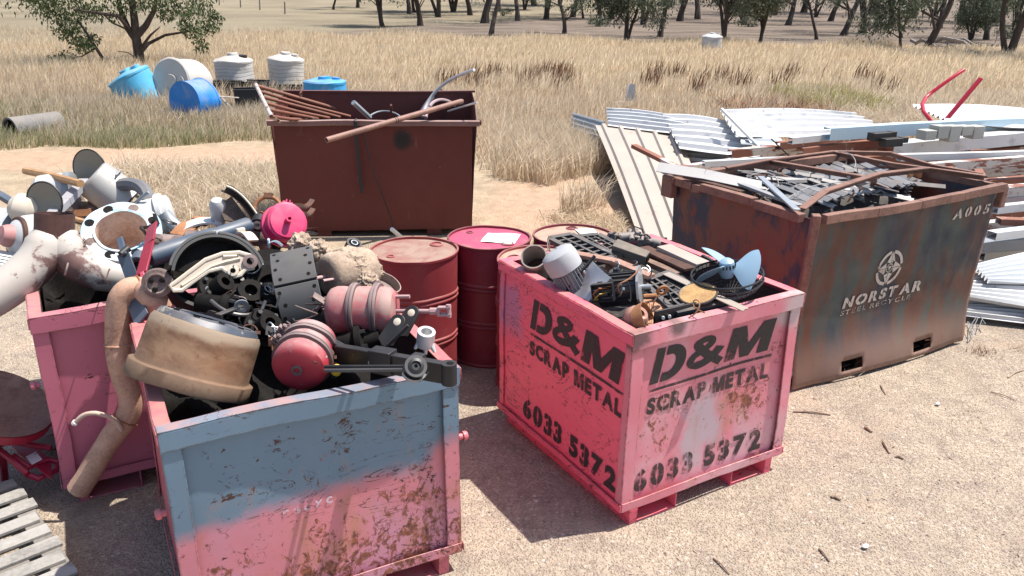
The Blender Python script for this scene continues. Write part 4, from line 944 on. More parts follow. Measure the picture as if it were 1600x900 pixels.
# ------------------------------------------------------------------ big stencilled rusty bin
g = G('rust_bin_paint'); x, y, z = g.sep()
c = g.mix(g.noise(1.6, 7, .65, .3), (.075, .031, .021), (.135, .056, .035)); 
c = g.mix(g.mr(g.noise(3.2, 6, .65, .3, g.map((1.3, 1, .5), (0, .35, 0))), .44, .60, 0, .9), c, (.05, .072, .068))
c = g.mix(g.mr(g.noise(1.9, 5, .6, .3, g.map((1.6, 1, .6), (0, .3, 0), (4, 2, 1))), .48, .64, 0, .9), c, (.03, .034, .05))
c = g.mix(g.mr(g.noise(2.6, 5, .6, .2, g.map((1.6, 1, .35), (0, .2, 0), (7, 1, 3))), .57, .7, 0, .7), c, (.13, .036, .022))
c = g.mix(g.math('MULTIPLY', g.mr(z, .42, .1), .75), c, (.22, .125, .09))  # paler towards the foot: the sunlit lower band put into the colour
c = edge_wear(g, g.mix(g.mr(g.noise(22, 7, .72), .62, .7, 0, .7), c, (.07, .03, .022)), .8, .02, (.3, .17, .12)); g.bump(g.noise(14, 6, .7), .2, .004)
M_nf = g.fin(c, g.mr(g.noise(6), .3, .7, .55, .8))
g = G('rust_bin_side'); c = g.mix(g.noise(1.6, 6, .65, .3), (.13, .05, .032), (.2, .08, .05))
c = g.mix(g.mr(g.noise(4.5, 6, .65, .3, g.map((1, 1, .5), (.2, 0, 0), (1, 5, 2))), .46, .6), c, (.035, .042, .065)); c = g.mix(g.mr(g.noise(5, 6, .65, .2, g.map((1, 1, .5), loc=(9, 5, 2))), .55, .66), c, (.2, .04, .028)); g.bump(g.noise(14, 6, .7), .2, .004)
M_ns = g.fin(c, .65)
M_nrim = rusty('rust_bin_rim', (.22, .115, .085), (.12, .06, .045), .75, 6, bump=.3)
NS = (1.845, 4.846, .5018, 1.80, 1.25, 1.2)
NB = thing('rusty_bin', 'large rusty steel bin with white stencilled words and star, filled with metal offcuts', 'scrap bin', (NS[0], NS[1], .0), rz(NS[2]))
W, D, H = NS[3:]
def nx_(u, v): return u*W+.035*v*(2*u-1)+.01
def nfront(u, v):
    bow = -.085*math.exp(-((v-.0)/.20)**2)*(.5+.5*math.sin(PI*min(1, max(0, (u-.08)/.84)))) - .045*v + .022*math.sin(PI*u)*math.sin(PI*v)
    return (nx_(u, v), bow+.0, .03+v*(H-.03))
# the front sheet with two fork slots left open along its foot
def nslot(u): return (.235 < u < .345) or (.655 < u < .765)
nu, nv = 60, 30; P_ = [Vector(nfront(i/nu, j/nv)) for j in range(nv+1) for i in range(nu+1)]; fs = []
for j in range(nv):
    for i in range(nu):
        if j in (1, 2) and nslot((i+.5)/nu): continue
        k = j*(nu+1)+i; fs.append((k, k+1, k+nu+2, k+nu+1))
m_ = MB(); m_.add(P_, fs); o = m_.build('front_wall', M_nf, NB); s_ = o.modifiers.new('solid', 'SOLIDIFY'); s_.thickness = .008; s_.offset = -1
for u in (.235, .655):
    m_ = MB(); x0 = u*W; x1 = (u+.11)*W; m_.add([(x0-.01, .0, .035), (x1+.03, .0, .035), (x1+.03, .6, .035), (x0-.01, .6, .035), (x0-.01, .0, .16), (x1+.03, .0, .16), (x1+.03, .6, .16), (x0-.01, .6, .16)], [(0, 1, 2, 3), (7, 6, 5, 4), (4, 0, 3, 7), (1, 5, 6, 2), (3, 2, 6, 7)]); m_.build('fork_pocket', M_dark, NB)
wall((0, D, .03), (0, .012, .03), (-.03, -.03, H), (-.03, D+.03, H), .006).build('end_wall', M_ns, NB)
wall((W+.01, .012, .03), (W+.01, D, .03), (W+.05, D+.03, H), (W+.05, -.03, H), .006).build('end_wall', M_ns, NB)
wall((W, D+.008, .03), (.01, D+.008, .03), (-.02, D+.045, H), (W+.04, D+.045, H), .006).build('back_wall', M_ns, NB)
MB().box((.02, .03, .035), (W-.02, D-.02, .043)).build('floor_plate', M_ns, NB)
def bentbeam(pts, w_, h_, name, mat, parent):
    b_ = MB(); n = len(pts)
    for i in range(n-1):
        a_, c_ = Vector(pts[i]), Vector(pts[i+1]); e_ = (c_-a_).normalized()*.004; b_.beam(a_+(e_ if i else Vector()), c_+(Vector() if i == n-2 else e_*.0), w_-.0015*(i % 2), h_-.0015*(i % 2))
    return b_.build(name, mat, parent, .003)
bentbeam([(.02, -.07, H+.004), (.5, -.068, H-.008), (.95, -.062, H-.012), (1.4, -.066, H-.004), (W+.06, -.075, H+.02)], .05, .058, 'front_rim', M_nrim, NB)
m_ = MB()
for y0, y1, dz in ((.03, .40, .0), (.42, .93, .006), (.945, 1.02, -.012), (1.03, D, -.004)): m_.beam((-.055, y0, H-.005+dz), (-.055, y1, H-.008+dz), .06, .055)
m_.build('end_rim', M_nrim, NB, .003)
m_ = MB(); m_.beam((W+.06, .02, H+.004), (W+.075, D, H+.0), .05, .05); m_.build('end_rim', M_nrim, NB, .003)
m_ = MB(); m_.beam((-.02, D+.05, H+.0), (W+.04, D+.05, H-.002), .05, .06); m_.build('back_rim', M_nrim, NB, .003)
m_ = MB(); m_.beam((-.055, -.075, H+.045), (-.012, -.012, .5), .05, .05); m_.build('corner_post', M_nrim, NB, .004)
for X, Y in ((-.075, D+.02), (W+.10, -.02)): MB().box((X-.03, Y-.05, H-.14), (X+.03, Y+.07, H+.02)).build('lifting_post', M_nrim, NB, .01)
# its words and star, laid on the bowed sheet
M_wink = sprayed('white_spray', (.46, .40, .345), .53, 12); M_wink2 = sprayed('thin_white_spray', (.4, .33, .28), .43, 14)
def lay_n(o, lift=.006):
    for v in o.data.vertices:
        p = v.co; vv = (p.z-.03)/(H-.03); u = (p.x-.01+.035*vv)/(W+.07*vv); p.y = nfront(u, vv)[1]-lift
lay_n(lettering('NORSTAR', .80, .078, on_front(.41, .527), M_wink, NB, .05, .12, .16, 'NORSTA', .06, widths={c_: 1.25 for c_ in 'NORSTA'}))
lay_n(lettering('STEEL RECYCLE', .72, .034, on_front(.40, .478), M_wink2, NB, .015, .12, .18, 'SERCL', .06))
lay_n(lettering('A005', .41, .075, on_front(1.385, 1.022), M_wink, NB, .04, .15, .26, 'A05', .08))
m_ = MB(); cx, cz, Ro, Ri = .822, .75, .132, .108
for q_ in range(4):
    for i in range(10):
        a0 = PI/2*q_+.13+(PI/2-.26)*i/10; a1 = PI/2*q_+.13+(PI/2-.26)*(i+1)/10
        m_.add([(cx+r_*math.cos(a_), 0, cz+r_*math.sin(a_)*.94) for r_, a_ in ((Ri, a0), (Ro, a0), (Ro, a1), (Ri, a1))], [(0, 1, 2, 3)])
for q_ in range(4):
    a_ = PI/2*q_; rot = lambda px_, py_: (cx+px_*math.cos(a_)-py_*math.sin(a_), 0, cz+px_*math.sin(a_)+py_*math.cos(a_))
    m_.add([rot(.118, 0), rot(.046, .042), rot(.034, 0)], [(0, 1, 2)]); m_.add([rot(.118, -.004), rot(.036, -.004), rot(.046, -.042)], [(0, 1, 2)])
for i in range(12):
    a0, a1 = 2*PI*i/12, 2*PI*(i+.8)/12; m_.add([(cx+r_*math.cos(b_), 0, cz+r_*math.sin(b_)) for r_, b_ in ((.026, a0), (.034, a0), (.034, a1), (.026, a1))], [(0, 1, 2, 3)])
m_.add([(cx-.018, 0, cz+.014), (cx+.018, 0, cz+.014), (cx+.002, 0, cz-.02), (cx-.006, 0, cz-.01)], [(0, 1, 2, 3)])
lay_n(m_.build('emblem', M_wink, NB))
for o in list(NB.children): wobble(o, .014, 1.6, .0025, 5., 0 if o.name.startswith(('lettering', 'emblem', 'front_wall')) else .15)
for t in (BD, BB, BP):
    for o in list(t.children): wobble(o, .009, 2.2, .0022, t.location.x*9, 0 if o.name.startswith('lettering') else .12)
for o in list(SK.children): wobble(o, .012, 1.5, .002, 3., 0 if o.name.startswith('front_wall') else .15)
for i, t in enumerate([o for o in COL.objects if o.name.startswith('red_drum')]):
    for o in t.children:
        wobble(o, .010, 3.2, .002, i*4.)
for i, t in enumerate([o for o in COL.objects if o.name.startswith('water_tank')]):
    for o in t.children: wobble(o, .035, 2.6, .006, i*3.)
# ------------------------------------------------------------------ roofing iron and purlins
M_tan = paint('tan_roofing', (.38, .33, .285), .55, var=.14, chip=.71, stain=.2, dust=.15)
M_zinc = paint('zinc_roofing', (.62, .63, .64), .42, .35, .12, chip=.74, stain=.15)
M_lblue = paint('pale_blue_purlin', (.46, .60, .68), .45, var=.08, chip=.7, stain=.1)
M_rustwhite = paint('rusty_white_purlin', (.52, .47, .43), .6, var=.15, chip=.62, cs=9, stain=.6, staincol=(.24, .085, .05), second=(.22, .08, .05), sec=(.50, .56), secs=5., stretch=(.45, 1, 2.2))
M_rustpur = paint('rust_purlin', (.24, .095, .06), .75, var=.3, chip=.64, second=(.56, .46, .40), sec=(.55, .62), secs=3.)
def centre(P_): return sum(P_, Vector())/len(P_)
def roof_sheet(label, corners, mat, ribs=5, hgt=.022, kind='trim', name='roofing_sheet', group='loose roofing sheets', warp=.0, t=.004, nv=10, cat='roofing sheet'):
    """corner order: start-left, start-right, end-right, end-left; the ribs run from start to end"""
    P_ = [Vector(c) for c in corners]; m_ = centre(P_); a, b, c, d = [q_-m_ for q_ in P_]; n = (b-a).cross(d-a).normalized()
    if n.z < 0: n = -n
    def rib(u):
        k = (u*ribs) % 1
        if kind == 'wave': return hgt*.5*(1+math.cos(2*PI*k))
        return hgt*max(0, min(1, (.5-abs(k-.5)-.32)/.09)) if True else 0
    nu = ribs*(12 if kind == 'wave' else 22)
    def f(u, v):
        p = a.lerp(b, u).lerp(d.lerp(c, u), v); return p+n*(rib(u)+warp*math.sin(PI*v)*math.sin(2.5*u+1))
    m2 = MB().slab(f, nu, nv, t)
    q0 = m2.v
    o = m2.build(name, mat, sharp=25); o.location = m_; return tag(o, label, cat, group)
roof_sheet('wide tan roofing sheet sloping down to the ground left of the stencilled rusty bin', [at(930, 196, .52), at(1058, 201, .5), at(1128, 372, .06), at(1000, 378, .05)], M_tan, 5, .035, warp=.05)
roof_sheet('grey end of a roofing sheet sticking out of the heap beside the dry grass', [at(946, 190, .5), at(948, 222, .3), at(893, 205, .25), at(895, 176, .45)], M_grey, 4, .03)
roof_sheet('small crumpled white sheet on the ground under the grey sheet end', [at(895, 222, .1), at(900, 238, .08), at(935, 243, .1), at(940, 228, .12)], M_whiteS, 3, .02)
roof_sheet('white ribbed roofing sheet under the upper end of the tan sheet', [at(947, 171, .62), at(950, 196, .54), at(1090, 212, .5), at(1048, 182, .6)], M_whiteS, 5, .05, warp=.03)
roof_sheet('white ribbed roofing sheet with a ragged rusty end in the middle of the heap', [at(1033, 180, .6), at(1062, 232, .46), at(1190, 246, .42), at(1130, 190, .55)], M_whiteS, 6, .055, warp=.04)
roof_sheet('crumpled bluish white sheet below the ragged roofing sheet', [at(1050, 225, .3), at(1060, 250, .25), at(1180, 262, .25), at(1165, 228, .3)], M_zinc, 5, .04, warp=.06)
roof_sheet('long clean white roofing sheet curving down at its far end', [at(1125, 173, .72), at(1150, 214, .62), at(1395, 208, .45), at(1330, 178, .62)], M_whiteS, 5, .05, warp=.05, nv=16)
roof_sheet('white corrugated sheet lying over the grey offcuts at the back of the heap', [at(1425, 167, .75), at(1490, 197, .8), at(1660, 206, .75), at(1640, 178, .7)], M_whiteS, 9, .045, 'wave', warp=.06)
roof_sheet('dull grey folded sheet beside the leaning white rail', [at(1155, 205, .62), at(1158, 225, .55), at(1255, 232, .5), at(1205, 212, .58)], M_grey, 2, .02)
roof_sheet('grey corrugated sheet on top of the loose stack beside the stencilled rusty bin', [at(1518, 419, .30), at(1545, 445, .24), at(1700, 452, .2), at(1680, 385, .34)], M_zinc, 6, .04, 'wave', warp=.02)
roof_sheet('white corrugated sheet under the grey one beside the stencilled rusty bin', [at(1508, 440, .2), at(1505, 470, .15), at(1680, 500, .12), at(1700, 440, .2)], M_whiteS, 6, .045, 'wave')
roof_sheet('lowest white ribbed sheet of the loose stack with a folded front edge', [at(1500, 474, .09), at(1498, 492, .06), at(1660, 512, .05), at(1640, 478, .09)], M_whiteS, 5, .03, warp=.01)
def purlin(label, p0, p1, w_, h_, mat, group='steel purlins on the heap', lip=True):
    """cold rolled C section: web, two flanges and lips"""
    p0 = Vector(p0); p1 = Vector(p1); m_ = (p0+p1)/2; d = p1-p0; fr = frame(d, Vector((0, 0, 1)).cross(d)); L = d.length; b = MB(); t = .005
    Mx = T((p0-m_), fr)
    b.prism([(-w_/2, -h_/2), (w_/2, -h_/2), (w_/2, -h_/2+.03), (w_/2-t, -h_/2+.03), (w_/2-t, -h_/2+t), (-w_/2+t, -h_/2+t), (-w_/2+t, h_/2-t), (w_/2-t, h_/2-t), (w_/2-t, h_/2-.03), (w_/2, h_/2-.03), (w_/2, h_/2), (-w_/2, h_/2)][::-1], L, Mx)
    o = b.build('purlin', mat); wobble(o, .012, .9, .003, p0.x*5, .3); o.location = m_; return tag(o, label, 'purlin', group)
PUR = [((1292, 209, .80), (1700, 187, .80), .14, .16, M_lblue, 'pale blue purlin with a black stained end on top of the heap'),
 ((1385, 233, .66), (1720, 203, .66), .22, .17, M_whiteS, 'broad clean white purlin lying along the heap'),
 ((1040, 268, .33), (1300, 232, .40), .1, .1, M_rustwhite, 'white purlin with rust patches ending beside the tan sheet'),
 ((1140, 240, .50), (1400, 218, .55), .1, .11, M_rustwhite, 'rusty and white purlin with a torn red end'),
 ((1215, 228, .6), (1420, 205, .66), .1, .1, M_rustpur, 'rust brown purlin below the pale blue one'),
 ((1250, 238, .58), (1395, 222, .6), .12, .12, M_rustpur, 'short dark rusty purlin butting against the broad white one'),
 ((1290, 236, .5), (1700, 212, .52), .12, .14, M_rustwhite, 'rust streaked white purlin right under the broad white one'),
 ((1340, 252, .42), (1720, 226, .45), .14, .13, M_rustpur, 'rusty purlin second below the broad white one'),
 ((1480, 272, .36), (1740, 250, .38), .14, .14, M_rustwhite, 'rust stained purlin with a square patch behind the rusty bin corner'),
 ((1500, 292, .30), (1760, 268, .3), .14, .12, M_rustpur, 'dark rusty purlin behind the lifting post of the rusty bin'),
 ((1525, 318, .42), (1780, 296, .42), .16, .12, M_whiteS, 'white purlin just past the corner of the rusty bin'),
 ((1530, 338, .32), (1780, 316, .32), .14, .1, M_rustpur, 'brown purlin under the white one past the rusty bin corner'),
 ((1535, 352, .40), (1800, 330, .40), .1, .07, M_rustwhite, 'rusty orange and white purlin above the grey gutter'),
 ((1525, 385, .34), (1800, 360, .34), .16, .1, M_grey, 'smooth grey gutter length above the loose roofing stack'),
 ((1530, 398, .22), (1800, 376, .22), .14, .08, M_galv, 'grey flashing strip under the smooth gutter length'),
 ((1420, 232, .2), (1720, 226, .2), .3, .22, M_rustpur, 'rusty box purlin at the bottom of the heap')]
PUR += [((1545, 300, .56), (1800, 280, .56), .12, .1, M_rustwhite, 'white purlin with rust runs lying over its neighbours past the bin corner'), ((1555, 328, .5), (1800, 300, .46), .08, .08, M_whiteS, 'narrow white purlin between the brown and the rusty orange ones'),
 ((1560, 345, .52), (1820, 352, .5), .1, .06, M_rustpur, 'crooked rust brown length lying across the stack by the bin corner'), ((1550, 368, .48), (1810, 338, .46), .1, .07, M_zinc, 'dull zinc channel just above the smooth gutter'),
 ((1405, 246, .7), (1700, 236, .66), .09, .08, M_whiteS, 'thin white purlin crossing over the rust streaked ones'), ((1450, 262, .62), (1720, 240, .6), .1, .1, M_rustwhite, 'rust stained white purlin beside the crossing thin one'), ((1100, 256, .45), (1330, 243, .5), .09, .07, M_zinc, 'pale zinc channel in front of the torn purlin end'),
 ((1235, 220, .74), (1450, 197, .74), .08, .08, M_zinc, 'thin pale channel behind the pale blue purlin')]
for a, b, w_, h_, mt, lab in PUR: purlin(lab, at(*a), at(*b), w_, h_, mt)
for a, b, lab in (((5.0, 7.4, .08), (6.3, 11.3, .46), 'rusty bearer leaning under the near ends of the purlin heap'), ((6.6, 8.2, .08), (7.9, 12.0, .46), 'rusty bearer leaning under the middle of the purlin heap'), ((8.2, 9.0, .08), (9.4, 12.6, .46), 'rusty bearer leaning under the far ends of the purlin heap')):
    a, b = Vector(a), Vector(b); m_ = (a+b)/2; q_ = MB().beam(a-m_, b-m_, .1, .14).beam(b-m_+Vector((0, -.08, -.11)), Vector((b.x, b.y-.08, 0))-m_, .1, .1, (1, 0, 0)).build('bearer', M_rustpur); q_.location = m_; tag(q_, lab, 'bearer', 'bearers under the purlins')
for (px, py, z, lab) in ((1374, 213, .86, 'dark cut purlin end lying on the pale blue purlin'), (1392, 222, .8, 'black cut purlin end against the pale blue purlin')):
    p = at(px, py, z); b = MB(); b.cbox((0, 0, 0), (.28, .12, .1)).cbox((.19, 0, .02), (.09, .09, .07)); o = b.build('purlin_end', M_black, None, .006); o.location = p; o.rotation_euler.z = .36; tag(o, lab, 'offcut')
p = at(1485, 208, .86); t = thing('block_offcut', 'grey stepped stack of block offcuts on the pale blue purlin', 'blocks', p, rz(.35))
for i in range(5): MB().cbox((-.4+i*.2, 0, .03*(i % 2)), (.18, .16, .12+.04*(i % 3))).build('block', paint('block_grey', (.36, .36, .33), .85, chip=.7) if i == 0 else bpy.data.materials['block_grey'], t, .006)
rodw = lambda name, pts, w_, h_, mat, label, cat: None
def bar(name, pts, w_, h_, mat, label, cat, up=(0, 0, 1)):
    P_ = [at(*q_) for q_ in pts]; m_ = centre(P_); b = MB()
    for i in range(len(P_)-1): b.beam(P_[i]-m_, P_[i+1]-m_, w_-.001*i, h_-.001*i, up)
    o = b.build(name, mat, None, .002); o.location = m_; return tag(o, label, cat)
bar('white_rail', [(1127, 170, .95), (1188, 232, .5)], .035, .035, M_zinc, 'thin white rail leaning against the ragged roofing sheet', 'rail')
bar('dark_rod', [(1205, 217, .75), (1235, 246, .5)], .015, .015, M_blacksteel, 'short dark rod poking out beside the torn purlin end', 'rod')
# the red tubular frame
p = at(1480, 200, .6); t = thing('red_trestle', 'bright red steel frame with two upright bent rails behind the heap', 'steel frame', p); M_red = paint('bright_red', (.45, .012, .035), .35, var=.15, chip=.74, bump=.1)
MB().tube([at(*q_)-p for q_ in ((1480, 216, .55), (1456, 191, .8), (1443, 174, .92), (1441, 163, .99), (1447, 152, 1.06), (1458, 143, 1.14), (1480, 127, 1.3), (1506, 109, 1.46))], .028, 10).build('rail', M_red, t)
b = MB(); b.beam(at(1476, 190, .78)-p, at(1533, 122, 1.40)-p, .07, .04); b.beam(at(1450, 190, .75)-p, at(1480, 222, .5)-p, .07, .04); b.build('rail', M_red, t, .008)
# loose wire, twisted
P_ = [at(1512+6*math.sin(i*1.9)+i*1.6, 518+14*math.cos(i*1.3)-i*1.6, .02+.05*abs(math.sin(i))) for i in range(16)]; m_ = centre(P_)
o = MB().tube([q_-m_ for q_ in P_], .003, 5).build('wire_tangle', M_galv); o.location = m_; tag(o, 'tangle of thin wire under the folded edge of the lowest sheet', 'wire')

# ------------------------------------------------------------------ load of the stencilled rusty bin
rnd = random.Random(12)
M_off = paint('offcut_grey', (.23, .24, .25), .5, .3, .3, chip=.68, dust=.3); M_off2 = paint('offcut_pale', (.33, .335, .345), .45, .3, .2, chip=.7, dust=.2); M_off3 = paint('offcut_dark', (.07, .072, .08), .5, .2, .3, chip=.68, dust=.2)
def angle_strip(p0, p1, w_, mat, label, roll=0.):
    p0 = Vector(p0); p1 = Vector(p1); m_ = (p0+p1)/2; d = p1-p0; fr = frame(d, Vector((0, 0, 1)).cross(d)) @ rz(roll); t = .006
    o = MB().prism([(-w_, 0), (0, w_*.62), (w_, 0), (w_-.004, -t), (0, w_*.62-t*1.4), (-w_+.004, -t)][::-1], d.length, T(p0-m_, fr)).build('steel_offcut', mat); o.location = m_
    return tag(o, label, 'offcut', 'folded steel offcuts in the rusty bin')
for i in range(15):
    k = i/14; e = at(1262+178*k, 322-32*k-2*(i % 3), 1.17+.02*(i % 2)); s = at(1262+178*k-118-rnd.uniform(0, 30), 322-32*k-58+rnd.uniform(-3, 4), 1.13+.02*(i % 2))
    if (s-Vector((1.845, 4.846, 0))).dot(Vector((-math.sin(.5018), math.cos(.5018), 0))) > 1.2: s = s.lerp(e, .3)
    angle_strip(e, s, .036, (M_off, M_off2, M_off)[i % 3], 'folded steel offcut in the sloping row with zigzag ends')
for i in range(30):
    a, b = (rnd.uniform(1150, 1390), rnd.uniform(258, 296)), None; e = at(a[0], a[1], 1.19+.015*(i % 3)); s = at(a[0]+rnd.uniform(60, 150), a[1]+rnd.uniform(-6, 34), 1.13+.015*(i % 4))
    if (Vector((s.x-NS[0], s.y-NS[1], 0)) @ Vector((math.cos(NS[2]), math.sin(NS[2]), 0))) > 1.7 or (Vector((s.x-NS[0], s.y-NS[1], 0)) @ Vector((-math.sin(NS[2]), math.cos(NS[2]), 0))) < .06: s = e.lerp(s, .35)
    angle_strip(e, s, rnd.uniform(.018, .034), (M_off3, M_off, M_off2, M_off3)[i % 4], 'loose folded steel offcut lying across the others in the rusty bin', rnd.uniform(-.6, .6))
for i in range(12):
    e = at(rnd.uniform(1405, 1440), 292-2.*i, 1.12+.01*(i % 3)); s = at(rnd.uniform(1455, 1500), 284-2.*i, 1.11+.01*(i % 4)); angle_strip(e, s, rnd.uniform(.018, .03), (M_off3, M_off, M_rustpur)[i % 3], 'short dark steel offcut lying at the lettered end of the rusty bin load', rnd.uniform(-.5, .5))
def in_bin(px, py, z): return at(px, py, z)
bed = MB(); bed.slab(lambda u, v: (.05+u*1.72, .05+v*1.14, 1.0+.06*math.sin(9*u)*math.cos(7*v)+.05*math.sin(31*u+19*v)), 40, 30, .05); o = bed.build('scrap_bed', paint('scrap_bed', (.08, .07, .065), .8, chip=.58, cs=20, chipcol=(.3, .28, .27))); o.location = NB.location; o.rotation_euler = NB.rotation_euler; tag(o, 'dark mass of compacted scrap filling the stencilled rusty bin', 'scrap', kind='stuff')
bar('grey_strip', [(1028, 261, 1.30), (1100, 272, 1.28), (1190, 291, 1.24)], .10, .006, M_off2, 'long grey sheet strip sticking out over the end of the rusty bin', 'sheet strip', (-.1, -.5, .8))
bar('rusty_angle', [(990, 228, 1.36), (1058, 262, 1.29)], .05, .03, M_rustpur, 'rusty angle pointing out over the tan sheet', 'angle iron')
bar('pale_batten', [(1150, 285, 1.24), (1250, 322, 1.23)], .05, .02, M_off2, 'pale batten along the rim of the rusty bin end', 'batten')
bar('grey_lath', [(1188, 276, 1.27), (1245, 328, 1.25)], .045, .012, M_galv, 'grey lath leaning to the front corner of the rusty bin', 'lath')
bar('rim_lath', [(1070, 276, 1.24), (1160, 300, 1.22)], .05, .016, M_rustd, 'dark lath lying along the end rim of the rusty bin', 'lath')
t0 = at(1380, 275, 1.26); t = thing('bent_angle_iron', 'bent rusty angle iron frame lying over the offcuts in the rusty bin', 'frame', t0)
for pts, w_ in (([(1253, 326, 1.24), (1290, 298, 1.30), (1372, 271, 1.33), (1450, 262, 1.33), (1540, 275, 1.27)], .05), ([(1205, 251, 1.25), (1372, 279, 1.28)], .045), ([(1305, 237, 1.25), (1395, 255, 1.25), (1540, 274, 1.255)], .04), ([(1135, 262, 1.24), (1205, 249, 1.26), (1303, 236, 1.24), (1395, 238, 1.24)], .04), ([(1395, 239, 1.25), (1460, 258, 1.25), (1535, 271, 1.25)], .035), ([(1362, 284, 1.24), (1392, 296, 1.19)], .04)):
    P_ = [at(*q_) for q_ in pts]; b = MB()
    for i in range(len(P_)-1):
        b.beam(P_[i]-t0, P_[i+1]-t0, w_-.001*i, .008); b.beam(P_[i]-t0+Vector((0, .012, -.018)), P_[i+1]-t0+Vector((0, .012, -.018)), .007, .034)
    b.build('frame_bar', M_nrim, t)
for i, (pts, lab) in enumerate((([(1150, 290, 1.2), (1200, 245, 1.4), (1230, 285, 1.2), (1210, 300, 1.2)], 'loop of thin wire standing up at the end of the rusty bin'), ([(1170, 280, 1.2), (1215, 262, 1.3), (1260, 305, 1.22), (1300, 300, 1.2)], 'thin wire curling over the pale offcuts'), ([(1290, 240, 1.2), (1330, 228, 1.33), (1342, 250, 1.25), (1335, 262, 1.2)], 'wire sprouting by the back rail of the rusty bin'), ([(1230, 310, 1.2), (1290, 270, 1.3), (1320, 300, 1.2), (1350, 270, 1.2)], 'long wire looping under the bent frame'), ([(1195, 300, 1.2), (1225, 268, 1.3), (1250, 300, 1.25), (1285, 318, 1.2)], 'short kinked wire near the front corner of the rusty bin'))):
    curve_thing('scrap_wire', pts, .0035, M_off2, lab, 'wire')

# ------------------------------------------------------------------ load of the pink lettered bin
bed = MB(); bed.slab(lambda u, v: (.06+u*1.0, .06+v*1.1, .82+.05*math.sin(8*u+1)*math.cos(9*v)+.1*v), 14, 14, .05); o = bed.build('scrap_bed', paint('motor_bed', (.035, .03, .028), .8, chip=.6, cs=22, chipcol=(.16, .09, .06))); o.location = BD.location; o.rotation_euler = BD.rotation_euler; tag(o, 'dark scrap lying deep under the electric motors', 'scrap', kind='stuff')
p = at(836, 407, 1.10); t = thing('pipe_stub', 'short rusty pipe stub with a pale rim beside the grey electric motor', 'pipe stub', p, frame(V(p, -.15, .45, .88)))
MB().pipe([(0, 0, -.12), (0, 0, 0), (0, 0, .05)], .073, .007, 24).build('barrel', paint('stub_grey', (.30, .26, .23), .6, stain=.6), t); MB().lathe([(.064, -.1), (0, -.1)], None, 20).build('inner_rust', M_rustd, t)
# grey motor: cowl, finned body, terminal box, rating plate
p = at(889, 427, 1.12); z_ = V(p, -.42, .70, .22); t = thing('electric_motor', 'grey electric motor with a pale domed fan cowl and finned body', 'motor', p, frame(z_, V(p, .8, .2, .5)))
t.scale = (.9,)*3
M_mgrey = paint('motor_grey', (.40, .40, .41), .45, var=.1, chip=.7, stain=.1); M_mfin = paint('motor_fin', (.27, .28, .29), .5, .2, .15, chip=.68, dust=.2)
MB().lathe([(.104, .03), (.106, .1), (.098, .135), (.075, .152), (.03, .158), (0, .158)], None, 32).build('fan_cowl', M_mgrey, t)
b = MB(); b.lathe([(0, -.17), (.055, -.17), (.088, -.155), (.09, -.13), (.083, -.12), (.083, .025), (.1, .028)], None, 30)
for k in range(30):
    a = 2*PI*k/30; b.add([(.08, -.0025, -.12), (.08, .0025, -.12), (.08, .0025, .026), (.08, -.0025, .026), (.101, -.0015, -.115), (.101, .0015, -.115), (.101, .0015, .022), (.101, -.0015, .022)], [(4, 5, 6, 7), (0, 4, 7, 3), (5, 1, 2, 6), (0, 1, 5, 4), (7, 6, 2, 3)], rz(a).to_4x4())
b.build('finned_body', M_mfin, t); MB().cbox((.108, .0, -.03), (.012, .05, .045)).build('rating_plate', M_galv, t, .002)
MB().cyl((0, 0, -.17), (0, 0, -.23), .014).build('shaft', M_galv, t); MB().cyl((0, .03, .15), (0, .03, .165), .006).build('bolt', M_galv, t)
# zinc sheet box, dented
p = at(920, 446, 1.10); t = thing('zinc_box', 'dented zinc sheet box lying against the grey electric motor', 'sheet box', p, frame(V(p, -.55, .35, .75), V(p, .62, .75, .1)))
M_zdent = paint('dented_zinc', (.46, .46, .46), .35, .6, .3, chip=.66, stain=.6)
MB().slab(lambda u, v: ((u-.5)*.2, (v-.5)*.15, .012*math.sin(5*u)*math.sin(4*v+1)), 10, 8, .004).build('face_plate', M_zdent, t)
b = MB(); b.box((-.1, -.078, -.14), (.1, -.0755, 0)); b.box((-.1, .0755, -.14), (.1, .078, 0)); b.box((-.103, -.078, -.14), (-.1005, .078, 0)); b.build('side_plate', M_zdent, t); MB().beam((-.12, .085, .012), (.13, .085, .012), .012, .012).build('edge_strip', M_blacksteel, t)
# black motor with open terminal box and end plate
p = at(968, 452, 1.08); x_ = V(p, .96, .08, .2); t = thing('electric_motor', 'black electric motor with an open wiring box in front', 'motor', p, frame(x_, V(p, .1, -.1, .9)))
b = MB(); b.lathe([(0, -.11), (.07, -.11), (.078, -.1), (.078, .09), (.07, .1), (0, .1)], None, 30)
for k in range(20): b.add([(.076, -.004, -.095), (.076, .004, -.095), (.076, .004, .088), (.076, -.004, .088), (.088, -.003, -.095), (.088, .003, -.095), (.088, .003, .088), (.088, -.003, .088)], [(4, 5, 6, 7), (0, 4, 7, 3), (5, 1, 2, 6), (0, 1, 5, 4), (7, 6, 2, 3)], rz(2*PI*k/20).to_4x4())
b.build('finned_body', paint('motor_black', (.03, .03, .033), .32, chip=.7, dust=.12), t)
MB().prism([(.115*math.cos(a)*(1 if i % 2 else .93), .115*math.sin(a)*(1 if i % 2 else .93)) for i, a in enumerate([2*PI*k/16 for k in range(16)])], .012, None, .102).build('end_plate', M_galv, t); MB().cyl((0, 0, .113), (0, 0, .16), .013).build('shaft', M_galv, t)
Mx = T((.09, -.005, -.06), None); b = MB()
b.box((0, -.045, -.055), (.004, .045, .055), Mx); 
